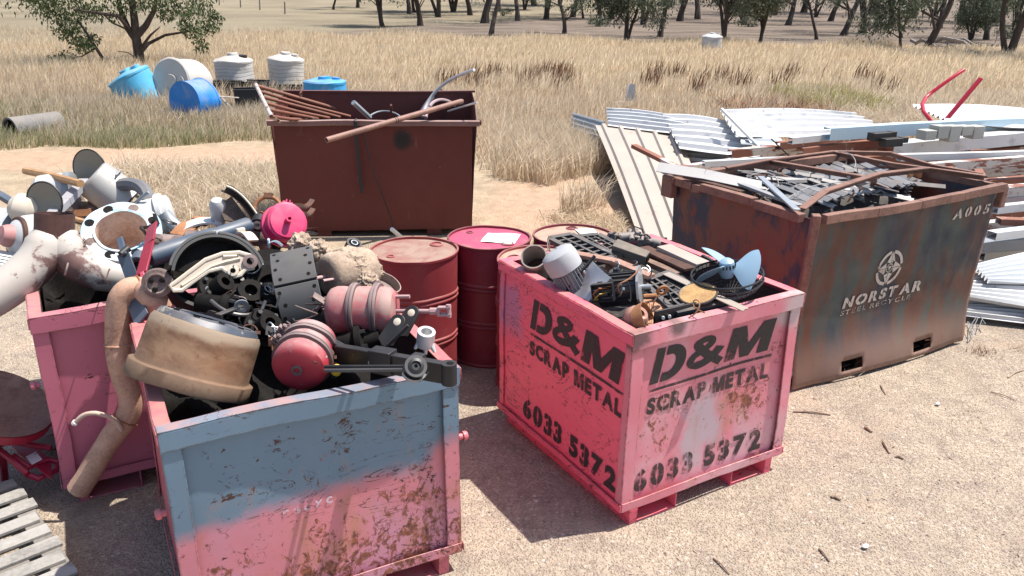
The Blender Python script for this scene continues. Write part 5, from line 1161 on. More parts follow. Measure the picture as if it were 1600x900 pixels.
for y0, y1, z0, z1 in ((-.045, -.041, -.055, .055), (.041, .045, -.055, .055), (-.04, .04, -.055, -.051), (-.04, .04, .051, .055)): b.box((.005, y0, z0), (.05, y1, z1), Mx)
b.build('wiring_box', M_black, t)
for i in range(4): MB().cbox((.11, -.028+.018*i, -.06+.02*(i % 2)), (.022, .012, .05)).build('terminal', M_blacksteel, t)
for i, c_ in enumerate(((.35, .12, .03), (.4, .3, .05))):
    MB().tube([(.105, -.02+.02*i, -.03), (.15, -.03+.03*i, -.07), (.13, .0+.03*i, -.11), (.11, .03, -.09)], .0035, 6).build('wire', paint('wire_%d' % i if False else ('orange_wire', 'yellow_wire')[i], c_, .5, bump=0), t)
# rusty horn shaped casting in the front corner
p = at(993, 497, 1.05); t = thing('rusty_casting', 'round rust pink casting with a hole in the front corner of the lettered bin', 'casting', p, frame(V(p, .55, .5, .6)))
M_cast = rusty('pink_rust', (.40, .22, .18), (.26, .10, .07), .85, 14, (.55, .45, .40)); MB().lathe([(.016, .03), (.02, .046), (.035, .05), (.052, .03), (.06, 0), (.05, -.04), (.03, -.075), (0, -.085)], None, 28).build('bell', M_cast, t); MB().lathe([(.019, .045), (.017, 0), (0, 0)], None, 16).build('bore', M_dark, t); MB().lathe([(.075, -.005), (.085, .05), (.088, .05), (.079, -.008)], T((.02, -.02, 0), ry(.5)), 24, .6, 4.2).build('flared_lip', M_rusto, t)
for i in range(6):
    pa = at(1013+3.2*i, 468+1.5*i, 1.06); pb = at(1018+3.2*i, 507+1.*i, 1.0); m_ = (pa+pb)/2; o = MB().beam(pa-m_, pb-m_, .003, .05, (.6, .4, .2)).build('copper_fin', paint('copper_fin', (.38, .20, .12), .5, .5) if i == 0 else bpy.data.materials['copper_fin']); o.location = m_; tag(o, 'thin coppery plate standing in the row beside the rusty casting', 'plate', 'coppery plates in the lettered bin')
# black grilles
def grille(label, c, nu, nv, bw, t_, mat=M_black, solid=(0., 0.)):
    P_ = [Vector(q_) for q_ in c]; m_ = centre(P_); a, b_, c_, d_ = [q_-m_ for q_ in P_]; n = (b_-a).cross(d_-a).normalized(); n = n if n.z > 0 else -n
    f = lambda u, v: a.lerp(b_, u).lerp(d_.lerp(c_, u), v); t = thing('vent_grille', label, 'grille', m_, None, 'black vent grilles'); s0, s1 = solid
    fr = MB()
    for (u0, v0), (u1, v1) in (((0, 0), (1, 0)), ((1, 0), (1, 1)), ((1, 1), (0, 1)), ((0, 1), (0, 0))): fr.beam(f(u0, v0), f(u1, v1), .03, t_, n)
    if s0: fr.add([f(0, 0)+n*.003, f(s0, 0)+n*.003, f(s0, 1)+n*.003, f(0, 1)+n*.003, f(0, 0)-n*.003, f(s0, 0)-n*.003, f(s0, 1)-n*.003, f(0, 1)-n*.003], [(0, 1, 2, 3), (7, 6, 5, 4), (1, 5, 6, 2), (0, 4, 5, 1), (3, 2, 6, 7), (0, 3, 7, 4)])
    if s1: fr.add([f(1-s1, 0)+n*.003, f(1, 0)+n*.003, f(1, 1)+n*.003, f(1-s1, 1)+n*.003, f(1-s1, 0)-n*.003, f(1, 0)-n*.003, f(1, 1)-n*.003, f(1-s1, 1)-n*.003], [(0, 1, 2, 3), (7, 6, 5, 4), (0, 3, 7, 4)])
    fr.build('surround', mat, t); g_ = MB()
    for i in range(1, nu): u = s0+(1-s0-s1)*i/nu; g_.beam(f(u, .03), f(u, .97), bw, t_*.8, n)
    for j in range(1, nv): v = j/nv; g_.beam(f(s0, v)-n*.001, f(1-s1, v)-n*.001, bw*.8, t_*.7, n)
    g_.build('louvre_bars', mat, t)
M_panelg = paint('panel_charcoal', (.04, .046, .053), .42, var=.25, chip=.7, dust=.25)
grille('black vent grille lying at the back of the lettered bin near the tan drum top', [at(858, 374, 1.14), at(893, 368, 1.15), at(962, 402, 1.1), at(928, 411, 1.08)], 2, 7, .014, .03, M_panelg)
grille('smaller black grille with rusty dirt beside the wedge shaped block', [at(903, 370, 1.13), at(935, 367, 1.14), at(975, 388, 1.1), at(945, 396, 1.09)], 3, 5, .008, .02, M_panelg)
grille('large black grille panel under the round rusty disc', [at(1004, 442, 1.1), at(1045, 427, 1.12), at(1128, 474, 1.06), at(1056, 490, 1.05)], 3, 6, .012, .025, M_panelg, (0, .36))
p = at(1068, 497, 1.05); q_ = at(1120, 482, 1.05); b = MB(); m_ = (p+q_)/2; t = thing('black_plate', 'black steel plate with two pale bolts along the front rim of the lettered bin', 'panel', m_)
MB().beam(at(1022, 500, 1.04)-m_, at(1110, 480, 1.04)-m_, .012, .09).build('plate', M_blacksteel, t, .002)
for px in (1036, 1046): c_ = at(px, 496+(px-1036)*-.2, 1.045)-m_; d_ = V(m_, .1, -.2, 1); MB().cyl(c_, c_+d_*.02, .008).build('bolt', M_white, t)
# boards, bars and blocks
bar('rusty_bar', [(893, 396, 1.15), (960, 408, 1.16), (1018, 432, 1.14)], .06, .02, rusty('bar_rust', (.34, .20, .15), (.22, .12, .09), .8, 8), 'long pink brown rusty bar lying over the black grilles', 'bar')
p = at(985, 400, 1.15); t = thing('wedge_block', 'dark tapered block lying across the black grilles', 'block', p, frame(V(p, .1, .8, .55), V(p, .9, -.35, .2)))
MB().prism([(-.1, -.035), (.1, -.045), (.1, .02), (-.1, .045)], .055).build('body', paint('block_dark', (.10, .095, .085), .7, chip=.62, dust=.5), t, .004); MB().cbox((.102, -.012, .028), (.004, .05, .045)).build('end_face', M_dark, t)
bar('dark_rust_plate', [(1004, 387, 1.14), (1078, 421, 1.13)], .08, .016, M_rustd, 'dark rusty plate beside the pale timber block', 'plate')
bar('steel_channel', [(970, 392, 1.12), (1060, 430, 1.1)], .05, .03, rusty('channel_brown', (.24, .15, .11), (.12, .07, .05), .8, 8), 'brown steel channel under the dark rusty plate', 'channel')
bar('pale_timber', [(1036, 388, 1.15), (1098, 416, 1.13)], .10, .04, paint('pale_timber', (.36, .30, .26), .8, var=.25, chip=.64), 'pale timber block beside the black wire fan cage', 'timber')
bar('pink_flat', [(1006, 367, 1.14), (1060, 384, 1.14), (1105, 402, 1.12)], .05, .008, M_dms, 'faded pink flat bar near the back rim of the lettered bin', 'flat bar')
bar('flat_strip', [(1040, 427, 1.13), (1165, 484, 1.075)], .055, .006, paint('strip_tan', (.33, .28, .24), .55, .3, stain=.3), 'flat tan steel strip lying out over the front rim', 'strip')
bar('black_stay', [(1097, 400, 1.14), (1155, 432, 1.1)], .02, .02, M_blacksteel, 'thin black stay behind the blue fan blades', 'stay')
p = at(1090, 459, 1.1); t = thing('round_disc', 'round plate with a mustard rust face on the large black grille', 'disc', p, frame(V(p, -.12, .80, .55)))
MB().lathe([(0, .006), (.088, .006), (.092, .002), (.092, -.006), (0, -.006)], None, 36).build('face', rusty('mustard_rust', (.42, .265, .11), (.25, .13, .055), .85, 12, bump=.2), t); MB().torus(.094, .006, None, 36).build('rim', M_blacksteel, t)
# small engine junk at the back
M_junk = paint('grimy_alloy', (.22, .21, .2), .55, .4, .4, chip=.58, cs=20, dust=.4, dustcol=(.4, .3, .24))
for i, (px, py, s, lab) in enumerate(((985, 372, .07, 'grimy alloy carburettor at the back of the lettered bin'), (1002, 376, .05, 'small grimy alloy fitting behind the dark rusty plate'), (1018, 380, .06, 'tangled grimy bracket near the pink flat bar'), (960, 372, .05, 'dusty alloy lump behind the smaller black grille'))):
    p = at(px, py, 1.12); t = thing('engine_part', lab, 'engine part', p, rz(i*1.3)); rn = random.Random(i)
    b = MB(); b.cyl((-s, 0, 0), (s*.6, 0, s*.2), s*.45, s*.38, 12); b.build('body', M_junk, t, .003); MB().cyl((0, -s, s*.1), (0, s*.9, s*.4), s*.25, s*.22, 10).build('branch', M_junk, t, .003)
    MB().cbox((s*.5, 0, s*.3), (s*.3, s*1.1, s*.8)).build('flange', M_junk, t, .004); MB().tube([(0, 0, s*.4), (s*.4, s*.4, s*.9), (s, s*.3, s*.7), (s*1.2, 0, 0)], .005, 6).build('hose', M_blacksteel, t)
rod('grey_dowel', [(1005, 463, 1.09), (1030, 461, 1.09)], .011, M_rusto, 'short rusty dowel between the black motor and the grille', 'dowel')
p = at(950, 427, 1.10); t = thing('rust_flap', 'torn rusty sheet corner standing up behind the black motor', 'sheet scrap', p, frame(V(p, -.1, .4, .9), V(p, 1, .1, 0))); MB().prism([(-.05, -.04), (.075, -.02), (.0, .065)], .004).build('flap', M_rust, t); MB().beam((-.05, -.042, .0), (.075, -.022, .0), .012, .01).build('folded_edge', M_rustd, t)
# the blue bladed fan in its cage
p = at(1136, 436, 1.13); t = thing('pedestal_fan', 'pale blue bladed fan lying in its round black wire cage', 'fan', p, frame(V(p, -.02, .90, .42), V(p, 1, 0, 0)))
M_wire = paint('wire_black', (.018, .018, .02), .4, bump=0); M_fan = paint('fan_blue', (.25, .39, .52), .35, var=.1, chip=.8, bump=.05, dust=.12)
b = MB()
for z in (-.0, .028): b.torus(.178, .005, T((0, 0, z)), 40, 6)
b.build('cage_rim', M_wire, t); b = MB()
for k in range(1, 9): b.torus(.178-.016*k, .0022, T((0, 0, -.012-.085*math.sin(k/9*PI/2))), 40, 5)
for k in range(40):
    a = 2*PI*k/40; b.tube([(.178*math.cos(a), .178*math.sin(a), .028), (.178*math.cos(a), .178*math.sin(a), 0), (.145*math.cos(a), .145*math.sin(a), -.05), (.05*math.cos(a), .05*math.sin(a), -.096)], .0022, 4)
b.build('cage_wires', M_wire, t)
MB().lathe([(0, .07), (.02, .068), (.036, .055), (.04, .03), (.042, .0), (.03, -.03), (0, -.03)], T((-.0, .03, .03)), 24).build('hub', M_fan, t); b = MB()
for k in range(16): a = 2*PI*k/16; b.cbox((.0435, 0, .035), (.004, .006, .02), T((0, .03, .03)) @ rz(a).to_4x4())
b.build('hub_slots', M_dark, t)
for k, a0 in enumerate((-.25, 1.84, 3.94)):
    def bl(u, v, a0=a0):
        r_ = .03+.135*u; w_ = (.6+.75*math.sin(PI*min(1, u*.58+.14))); a = a0+(v-.5)*w_; s_ = (v-.5)*w_*r_; return (r_*math.cos(a), .03+r_*math.sin(a)*.95, .05+.75*s_+.12*r_*(1-4*(v-.5)**2))
    MB().slab(bl, 10, 10, .003).build('blade', M_fan, t)
# ------------------------------------------------------------------ load of the grey and pink bin
M_chred = paint('chamber_red', (.36, .028, .045), .5, var=.25, chip=.63, chipcol=(.26, .2, .19), dust=.95, dustcol=(.36, .275, .26), bump=.3, second=(.28, .05, .055), sec=(.55, .62))
M_chpink = paint('chamber_pink', (.40, .10, .11), .65, var=.25, chip=.62, chipcol=(.25, .17, .15), dust=.7, dustcol=(.40, .29, .26), second=(.36, .215, .19), sec=(.44, .60), secs=7)
M_chmag = paint('chamber_magenta', (.55, .025, .12), .4, var=.16, chip=.72, chipcol=(.5, .3, .3), dust=.2, dustcol=(.6, .3, .3))
M_band = paint('clamp_mauve', (.13, .085, .085), .6, var=.25, chip=.62, dust=.5, dustcol=(.4, .3, .28))
M_rod = paint('rod_mauve', (.38, .24, .24), .5, var=.2, chip=.64)
M_clay = rusty('dried_clay', (.39, .30, .225), (.25, .18, .13), .95, 9, (.46, .38, .30), bump=.8)
def chamber(label, p, zdir, r, L, mat, bands=(.3, .62), rodlen=0., studs=False, bolts=None, xdir=None, flat=False, bandmat=None):
    """brake chamber along its own z: pushrod end at 0, domed end at L"""
    bandmat = bandmat or M_band; z_ = Vector(zdir); t = thing('brake_chamber', label, 'brake chamber', Vector(p)-z_*L/2, frame(z_, xdir), 'spring brake chambers')
    pr = [(0, 0), (r*.55, 0), (r*.8, L*.02), (r*.93, L*.08), (r*.98, L*.16)]
    for k, b_ in enumerate(bands): pr += [(r*.97, L*b_-.03), (r*.97, L*b_+.03)]
    pr += [(r, L*.78), (r*.985, L*.87), (r*.9, L*.945), (r*.72, L*.985), (r*.5, L*1.), (r*.2, L*.995), (0, L*.99)] if not flat else [(r, L*.8), (r*.95, L*.9), (r*.86, L*.94), (r*.84, L*1.0), (r*.6, L*1.03), (r*.3, L*1.035), (0, L*1.035)]
    MB().lathe(pr, None, 40).build('shell', mat, t)
    for b_ in bands:
        zc = L*b_; MB().lathe([(r*.97, zc-.016), (r*1.09, zc-.014), (r*1.11, zc-.010), (r*1.11, zc-.003), (r*1.07, zc), (r*1.11, zc+.003), (r*1.11, zc+.010), (r*1.09, zc+.014), (r*.97, zc+.016)], None, 40).build('clamp_band', bandmat, t)
        if bolts is not None:
            for a0 in bolts:
                c_ = Vector((r*1.2*math.cos(a0), r*1.2*math.sin(a0), zc)); d_ = Vector((-math.sin(a0), math.cos(a0), 0)); b = MB(); b.cyl(c_-d_*.03, c_+d_*.03, .005, n=8); b.cyl(c_+d_*.018, c_+d_*.027, .010, n=6); b.cyl(c_-d_*.027, c_-d_*.018, .010, n=6)
                Mx = T(c_, frame((0, 0, 1), d_)); b.cbox((-.010, 0, 0), (.007, .034, .022), Mx); b.cbox((.010, 0, 0), (.007, .034, .022), Mx); b.build('clamp_bolt', bandmat, t)
    MB().lathe([(.022, L*.985), (.022, L+.006), (.013, L+.007), (.012, L-.01), (0, L-.01)], None, 18).build('centre_boss', M_band if not flat else mat, t)
    if flat: MB().lathe([(.018, L+.0), (.018, L+.05), (.01, L+.05), (.009, L+.02), (0, L+.02)], None, 16).build('inlet_port', mat, t)
    if studs:
        for s in (-1, 1): MB().cyl((s*r*.58, 0, .01), (s*r*.58, 0, -.06), .009, n=10).build('stud', M_rod, t)
    if rodlen:
        MB().cyl((0, 0, .01), (0, 0, -rodlen), .010, n=12).build('pushrod', M_rod, t); b = MB(); z0 = -rodlen
        b.cyl((0, 0, z0+.02), (0, 0, z0-.02), .016, n=8); b.box((-.02, -.016, z0-.075), (-.012, .016, z0-.015)); b.box((.012, -.016, z0-.075), (.02, .016, z0-.015)); b.box((-.02, -.016, z0-.025), (.02, .016, z0-.015)); b.cyl((-.028, 0, z0-.065), (.028, 0, z0-.065), .012, n=12); b.build('clevis', M_rod, t)
    return t
p = at(477, 553, 1.09); chamber('red brake chamber half coated in pale dust, facing out over the front rim', p, V(p, -.22, -.50, .80), .112, .25, M_chred, (.34, .66), bolts=(2.45,), xdir=V(p, 1, .1, 0))
p = at(566, 484, 1.15); chamber('dusty pink brake chamber lying sideways with its pushrod pointing to the red drum', p, V(p, -.96, .02, -.28), .108, .31, M_chpink, (.27, .60), .17, True, xdir=V(p, -.05, 1, .2), bolts=(1.1,))
for zz in (.10, .20): MB().lathe([(.02, .1), (.02, .125), (.012, .127), (.011, .115), (0, .115)], T((0, 0, zz), frame((.55, .25, 0))), 16).build('port_boss', M_band, bpy.data.objects[[o_.name for o_ in COL.objects if o_.name.startswith('brake_chamber')][-1]])
p = at(445, 350, 1.27); chamber('bright magenta brake chamber with a shiny domed face on top of the heap', p, V(p, .22, .28, .93), .112, .13, M_chmag, (.25,), bolts=(1.57,), xdir=V(p, 1, -.2, 0), flat=True, bandmat=M_chmag)
p = at(545, 425, 1.16); t = chamber('brake chamber caked in pale dried clay with two prongs sticking out', p, V(p, .75, .15, -.5), .115, .27, M_clay, (), .08, True)
def clod(u, v, s):
    a = 2*PI*u; b_ = PI*(v-.5); q_ = Vector((math.cos(a)*math.cos(b_), math.sin(a)*math.cos(b_), math.sin(b_))); k = s*(.95+.3*mnoise.fractal(q_*1.7+Vector((s*90, 0, 0)), .8, 2.1, 3)+.07*mnoise.fractal(q_*6, .6, 2.2, 4)); return tuple(q_*k)
blob = MB(); c0 = Vector((0, 0, .13)); rn = np.random.default_rng(3)
def clay(u, v):
    a = 2*PI*u; b_ = PI*(v-.5); q_ = Vector((math.cos(a)*math.cos(b_), math.sin(a)*math.cos(b_), math.sin(b_))); k = .97+.10*mnoise.fractal(q_*1.6, .8, 2.1, 3)+.085*mnoise.fractal(q_*5+Vector((3, 1, 2)), .6, 2.2, 5)
    return (.125*k*q_.x, .125*k*q_.y, .16+.15*k*q_.z)
blob.grid(clay, 110, 70); blob.build('clay_crust', M_clay, t, sharp=70)
for (px, py, z, s, lab) in ((470, 385, 1.2, .07, 'crumbly lump of dried clay behind the drilled brake lining'), (575, 440, 1.16, .05, 'small clay clod beside the clay caked chamber'), (498, 392, 1.22, .06, 'rough clay clod on top of the clay caked chamber')):
    p = at(px, py, z); b = MB(); b.grid(lambda u, v, s=s: clod(u, v, s), 60, 36); o = b.build('clay_clod', M_clay); o.location = p; tag(o, lab, 'clod')
# dusty can, grey hose loop
p = at(596, 447, 1.1); t = thing('rusty_can', 'dusty rusty can with its open mouth turned up behind the pink chamber', 'can', p, frame(V(p, .35, .75, .5)))
MB().pipe([(0, 0, -.16), (0, 0, -.05), (0, 0, .03)], .092, .005, 28).build('wall', paint('can_brown', (.30, .22, .19), .7, chip=.6, dust=.3), t); MB().lathe([(.087, -.02), (.05, -.012), (0, -.02)], None, 20).build('dirt_fill', rusty('dirt_fill', (.2, .15, .13), (.1, .08, .07)), t)
p = at(497, 388, 1.2); q_ = at(550, 388, 1.18)
t = thing('rubber_bush', 'black rubber ring bush lying on the clay behind the pink chamber', 'bush', at(551, 386, 1.2), frame(V(q_, .3, .7, .6))); MB().pipe([(0, 0, -.025), (0, 0, .03)], .042, .012, 24).build('ring', M_black, t); MB().pipe([(0, 0, -.03), (0, 0, .035)], .02, .006, 16).build('sleeve', M_grey, t)
# brake drum
p = at(311, 548, 1.10); z_ = V(p, .27, .94, .09); t = thing('brake_drum', 'big rusty tan brake drum lying mouth down on the grey and pink bin', 'brake drum', p-z_*.15, frame(z_, V(p, 1, -.27, 0)))
g = G('drum_rust'); zc = g.sep()[2]; c = g.mix(g.mr(g.noise(6, 8, .72, .4, g.map((1, 1, 2.2))), .34, .66), (.12, .055, .03), (.235, .14, .082)); c = g.mix(g.mr(g.noise(3, 5, .6), .5, .7, 0, .6), c, (.21, .09, .04)); c = g.mix(g.mr(zc, .13, .03), c, g.mix(g.noise(12, 5, .7), (.11, .065, .04), (.22, .145, .095))); c = g.mix(g.mr(g.noise(15, 8, .75, .3), .55, .66, 0, .6), c, (.13, .055, .03)); c = g.mix(g.mr(g.math('ADD', zc, g.math('MULTIPLY', g.noise(7, 5), .06)), .235, .265), c, (.28, .21, .15))
c = g.mix(g.mr(g.noise(30, 6, .72), .6, .68, 0, .7), c, (.10, .05, .03)); g.bump(g.noise(26, 6, .7), .35, .004); M_bd = g.fin(c, .8)
MB().lathe([(.215, 0), (.245, 0), (.247, .004), (.247, .060), (.244, .064), (.229, .068), (.226, .074), (.224, .2), (.220, .245), (.210, .262)], None, 64).build('drum_wall', M_bd, t, sharp=28)
MB().lathe([(.206, .262), (.198, .276), (.192, .285), (.12, .288), (.118, .28)], None, 56).build('machined_face', paint('blued_face', (.07, .09, .12), .4, .3, .35, chip=.57, cs=9, chipcol=(.42, .36, .3), dust=.25), t)
MB().lathe([(.21, .0), (.205, .2), (.12, .255)], None, 48).build('inner_wall', M_dark, t)
for k in range(10): a = 2*PI*k/10; MB().cyl((.155*math.cos(a), .155*math.sin(a), .284), (.155*math.cos(a), .155*math.sin(a), .2905), .012, n=14).build('stud_hole', M_dark, t)
# brake shoe with two drilled linings
p = at(450, 445, 1.2); nrm = V(p, -.30, .28, .9); wd_ = V(p, .97, .22, .1); t = thing('brake_shoe', 'brake shoe with two flat grey drilled linings facing the lens', 'brake shoe', p-nrm*.26, frame(wd_, nrm), 'brake shoes in the grey and pink bin')
def arc_pad(r0, r1, w_, a0, a1, n=12):
    b = MB(); pr = []
    P2 = [(r0*math.cos(a0+(a1-a0)*i/n), r0*math.sin(a0+(a1-a0)*i/n)) for i in range(n+1)]+[(r1*math.cos(a1-(a1-a0)*i/n), r1*math.sin(a1-(a1-a0)*i/n)) for i in range(n+1)]
    N = len(P2); vs = [(x_, y_, -w_/2) for x_, y_ in P2]+[(x_, y_, w_/2) for x_, y_ in P2]; fs = [(i, (i+1) % N, N+(i+1) % N, N+i) for i in range(N)]
    for i in range(n): fs += [(i+1, i, 2*n+1-i, 2*n-i), (N+i, N+i+1, N+2*n-i, N+2*n+1-i)]
    return b.add(vs, fs)
for a0, a1 in ((.035, .90), (-.83, -.005)):
    o = arc_pad(.255, .272, .2, a0, a1).build('lining_pad', M_charcoal, t, .003)
    for i in range(4):
        for s in (-1, 1):
            a = a0+.1+(a1-a0-.2)*i/3; d_ = Vector((math.cos(a), math.sin(a), 0)); MB().cyl(d_*.2715+Vector((0, 0, s*(.065 if i % 2 else .08))), d_*.2728+Vector((0, 0, s*(.065 if i % 2 else .08))), .009, n=14).build('rivet_hole', M_dark, o)
arc_pad(.244, .2545, .19, -.95, 1.02).build('shoe_table', M_blacksteel, t); b = arc_pad(.15, .244, .014, -.9, .95); b.build('shoe_web', M_blacksteel, t)
# the two black shoes seen from the side
p = at(338, 438, 1.17); ax = V(p, .12, .30, .94)
t = thing('brake_shoe', 'black arched brake shoe standing upright like a rainbow', 'brake shoe', p, frame(ax, V(p, 1, .12, 0)), 'brake shoes in the grey and pink bin')
arc_pad(.192, .206, .16, .12, 2.95, 26).build('shoe_table', M_blacksteel, t); arc_pad(.12, .191, .012, .3, 2.8, 22).build('shoe_web', M_dark, t)
for a0, a1 in ((.2, 1.45), (1.5, 2.85)): arc_pad(.207, .222, .165, a0, a1, 16).build('lining_pad', M_charcoal, t, .003)
p = at(325, 425, 1.14); ax = V(p, .05, .42, .9); t = thing('brake_shoe', 'black curved brake shoe lying like a smile below the cream lever', 'brake shoe', p, frame(ax, V(p, 1, -.02, 0)), 'brake shoes in the grey and pink bin')
arc_pad(.205, .222, .12, 3.35, 5.6, 24).build('shoe_table', M_blacksteel, t); arc_pad(.15, .2045, .012, 3.45, 5.5, 20).build('shoe_web', M_dark, t)
# cream cast lever
p = at(332, 424, 1.22); rr_, uu_ = V(p, 1, 0, 0), V(p, 0, 1, .0); t = thing('cast_lever', 'long cream painted cast lever with two bosses lying over the black brake shoes', 'lever', p, frame(V(p, 0, .2, .98), rr_)); k = mpp(p)
M_cream = paint('cream_paint', (.60, .52, .42), .5, var=.12, chip=.66, chipcol=(.2, .15, .12), dust=.15)
OUT = [(271, 448), (282, 440), (300, 425), (322, 407), (347, 397), (372, 395), (388, 400), (395, 410), (392, 420), (380, 423), (374, 431), (364, 434), (355, 428), (346, 420), (326, 425), (302, 443), (288, 455), (277, 455)]
INN = [(284, 443), (303, 428), (325, 411), (348, 402), (368, 401), (372, 405), (352, 410), (330, 418), (306, 436), (288, 448)]
b = MB(); n_ = len(OUT); k2 = k
def pl(q_): return ((q_[0]-332)*k, (424-q_[1])*k)
b.prism([pl(q_) for q_ in OUT][::-1], .02); b.build('web', paint('cream_recess', (.52, .44, .35), .6, chip=.62), t)
b = MB(); b.tube([(*pl(q_), .018) for q_ in OUT], .011, 7, closed=True); b.build('raised_edge', M_cream, t); b = MB(); b.tube([(*pl(q_), .022) for q_ in INN[3:]], .009, 7); b.build('rib', M_cream, t)
for (px, py), r_ in (((388, 410), .035), ((362, 425), .026)): 
    c_ = pl((px, py)); o = MB().lathe([(r_, -.01), (r_, .034), (r_*.5, .036), (r_*.48, .02), (0, .02)], T((*c_, 0)), 24).build('boss', M_cream if r_ < .03 else M_band, t); MB().lathe([(r_*.45, .0205), (0, .0207)], T((*c_, 0)), 16).build('bore', M_dark, o)
# blue shock absorber
a, b_ = at(218, 407, 1.2), at(404, 347, 1.27); d = (b_-a).normalized(); L = (b_-a).length; t = thing('shock_absorber', 'long slate blue shock absorber with a rubber eye at each end', 'shock absorber', a, frame(d, V(a, 0, 1, .5)))
M_shock = paint('slate_blue', (.058, .088, .13), .4, var=.25, chip=.64, chipcol=(.3, .3, .3), dust=.15)
MB().lathe([(0, .035), (.03, .036), (.05, .05), (.052, .06), (.052, L*.60), (.046, L*.605), (.046, L*.9), (.04, L*.92), (0, L*.925)], None, 32).build('body', M_shock, t); MB().cyl((0, 0, L*.9), (0, 0, L*.99), .02).build('rod_end', M_grey, t)
for z0, r_, mm in ((0, .043, M_shock), (L, .04, M_blacksteel)):
    o = MB().pipe([(0, .0, -.03), (0, 0, .035)], r_, .012, 26).build('eye', mm, t); o.matrix_local = T((0, 0, z0), frame((V(a, -.2, -.1, .97).to_tuple() and Vector((0, .75, -.65))))); 
    o2 = MB().pipe([(0, 0, -.032), (0, 0, .037)], r_-.014, .014, 20).build('bush', M_black if z0 == 0 else M_cream, o)
# bits round the shock absorber
p = at(246, 442, 1.19); t = thing('brake_cylinder', 'brown rusty brake wheel cylinder below the eye of the blue shock absorber', 'cylinder', p, frame(V(p, -.12, -.15, .97))); M_cyb = rusty('cyl_brown', (.17, .115, .10), (.08, .055, .05), .7, 12, (.26, .2, .18))
MB().lathe([(0, -.08), (.05, -.08), (.062, -.06), (.07, .0), (.066, .025), (.05, .03), (0, .03)], None, 28).build('casting', M_cyb, t); MB().torus(.045, .008, T((0, 0, .03))).build('lip', M_cyb, t)
for a in (.6, 2.6, 4.4): MB().cyl((.028*math.cos(a), .028*math.sin(a), .028), (.028*math.cos(a), .028*math.sin(a), .042), .013, .01, 10).build('lug', M_dark, t)
bar('red_strap', [(238, 352, 1.32), (233, 380, 1.28), (221, 428, 1.19)], .065, .012, paint('strap_red', (.28, .018, .035), .4, chip=.7), 'dark red flat strap crossing under the blue shock absorber', 'strap', (-.3, -.8, .5))
bar('pink_tab', [(222, 425, 1.2), (226, 446, 1.15)], .02, .01, M_dms, 'short bright pink tab below the dark red strap', 'tab', (-.3, -.8, .5))
t0 = at(200, 405, 1.22); t = thing('grey_hanger', 'slate grey pressed hanger bracket beside the eye of the blue shock absorber', 'bracket', t0); b = MB(); b.beam(at(187, 372, 1.33)-t0, at(194, 398, 1.28)-t0, .03, .012, (0, -1, .4)); b.beam(at(192, 396, 1.28)-t0, at(207, 436, 1.16)-t0, .06, .01, (0, -1, .4)); b.build('plate', M_shock, t, .002); MB().cyl(at(195, 396, 1.28)-t0+Vector((-.01, -.02, 0)), at(195, 396, 1.28)-t0+Vector((.01, .02, .02)), .018).build('pivot', M_blacksteel, t)
# steel bar with bolted plates on the right front corner
t0 = at(625, 568, 1.07); t = thing('suspension_bar', 'black steel suspension bar with bolted plates resting on the rim near the red drum', 'steel bar', t0)
a, b_ = at(528, 553, 1.085)-t0, at(700, 583, 1.115)-t0; d = (b_-a).normalized(); MB().beam(a, b_, .035, .085).build('beam', M_blacksteel, t, .004)
MB().cyl(b_+Vector((0, 0, -.0435))+d*.005, b_+Vector((0, 0, .0435))+d*.005, .03, n=24).build('eye_end', M_blacksteel, t); MB().lathe([(.015, .044), (0, .0445)], T(b_+d*.01), 16).build('eye_hole', M_dark, t)
up_ = Vector((0, 0, 1)); fr_ = frame(d, up_); 
for s, w_ in ((.14, .1), (.24, .05)): MB().cbox((0, 0, 0), (.098, .06, w_), T(a+d*s*1.6+Vector((0, 0, .004)), fr_)).build('clamp_plate', M_blacksteel, t, .003)
ndir = d.cross(up_).normalized(); ndir = ndir if ndir.y < 0 else -ndir
for s in (.18, .25, .34): c_ = a+d*s+ndir*.019; MB().cyl(c_, c_+ndir*.01, .011, n=6).build('bolt', M_grey, t)
for z in (0,): MB().beam(at(512, 540, 1.1)-t0, at(548, 560, 1.08)-t0, .03, .08).build('end_plate', M_blacksteel, t, .003)
t0 = at(648, 575, 1.17); t = thing('link_arm', 'thin steel link arm with a round rubber bushing below the black suspension bar', 'link arm', t0); dd = V(t0, .15, .25, .95)
for k in range(2): MB().cyl(at(508, 573+k*6, 1.09)-t0, at(640, 573+k*5, 1.165)-t0, .008, n=8).build('arm_rod', (M_blacksteel, M_grease)[k], t)
o = MB().pipe([(0, 0, -.03), (0, 0, .03)], .042, .012, 26).build('bushing_shell', M_grease, t); o.matrix_local = T((0, 0, 0), frame(dd)); o2 = MB().lathe([(.03, .024), (.03, .032), (.018, .037), (.015, .03), (.007, .03), (.006, .02), (0, .02)], None, 22).build('rubber', M_blacksteel, o); MB().lathe([(.03, -.03), (.05, -.02), (.052, .02)], T((.0, .0, 0), frame(dd)), 24, 3.6, 6.0).build('cap_ring', M_galv, t)
t0 = at(665, 533, 1.1); t = thing('silver_knuckle', 'bright silver cast knuckle with a bored hole standing behind the black suspension bar', 'knuckle', t0); M_silver = paint('silver_cast', (.58, .58, .57), .4, .3, .15, chip=.66)
o = MB().pipe([(0, 0, -.03), (0, 0, .04)], .038, .014, 22).build('bored_head', M_silver, t); o.matrix_local = T((.0, 0, .01), frame(V(t0, .1, .75, .6)))
for (x_, z_) in ((-.045, -.03), (.0, -.055), (.04, -.045)): MB().cyl((x_*.4, 0, .0), (x_, -.015, z_), .017, .006, 8).build('claw', M_silver, t)
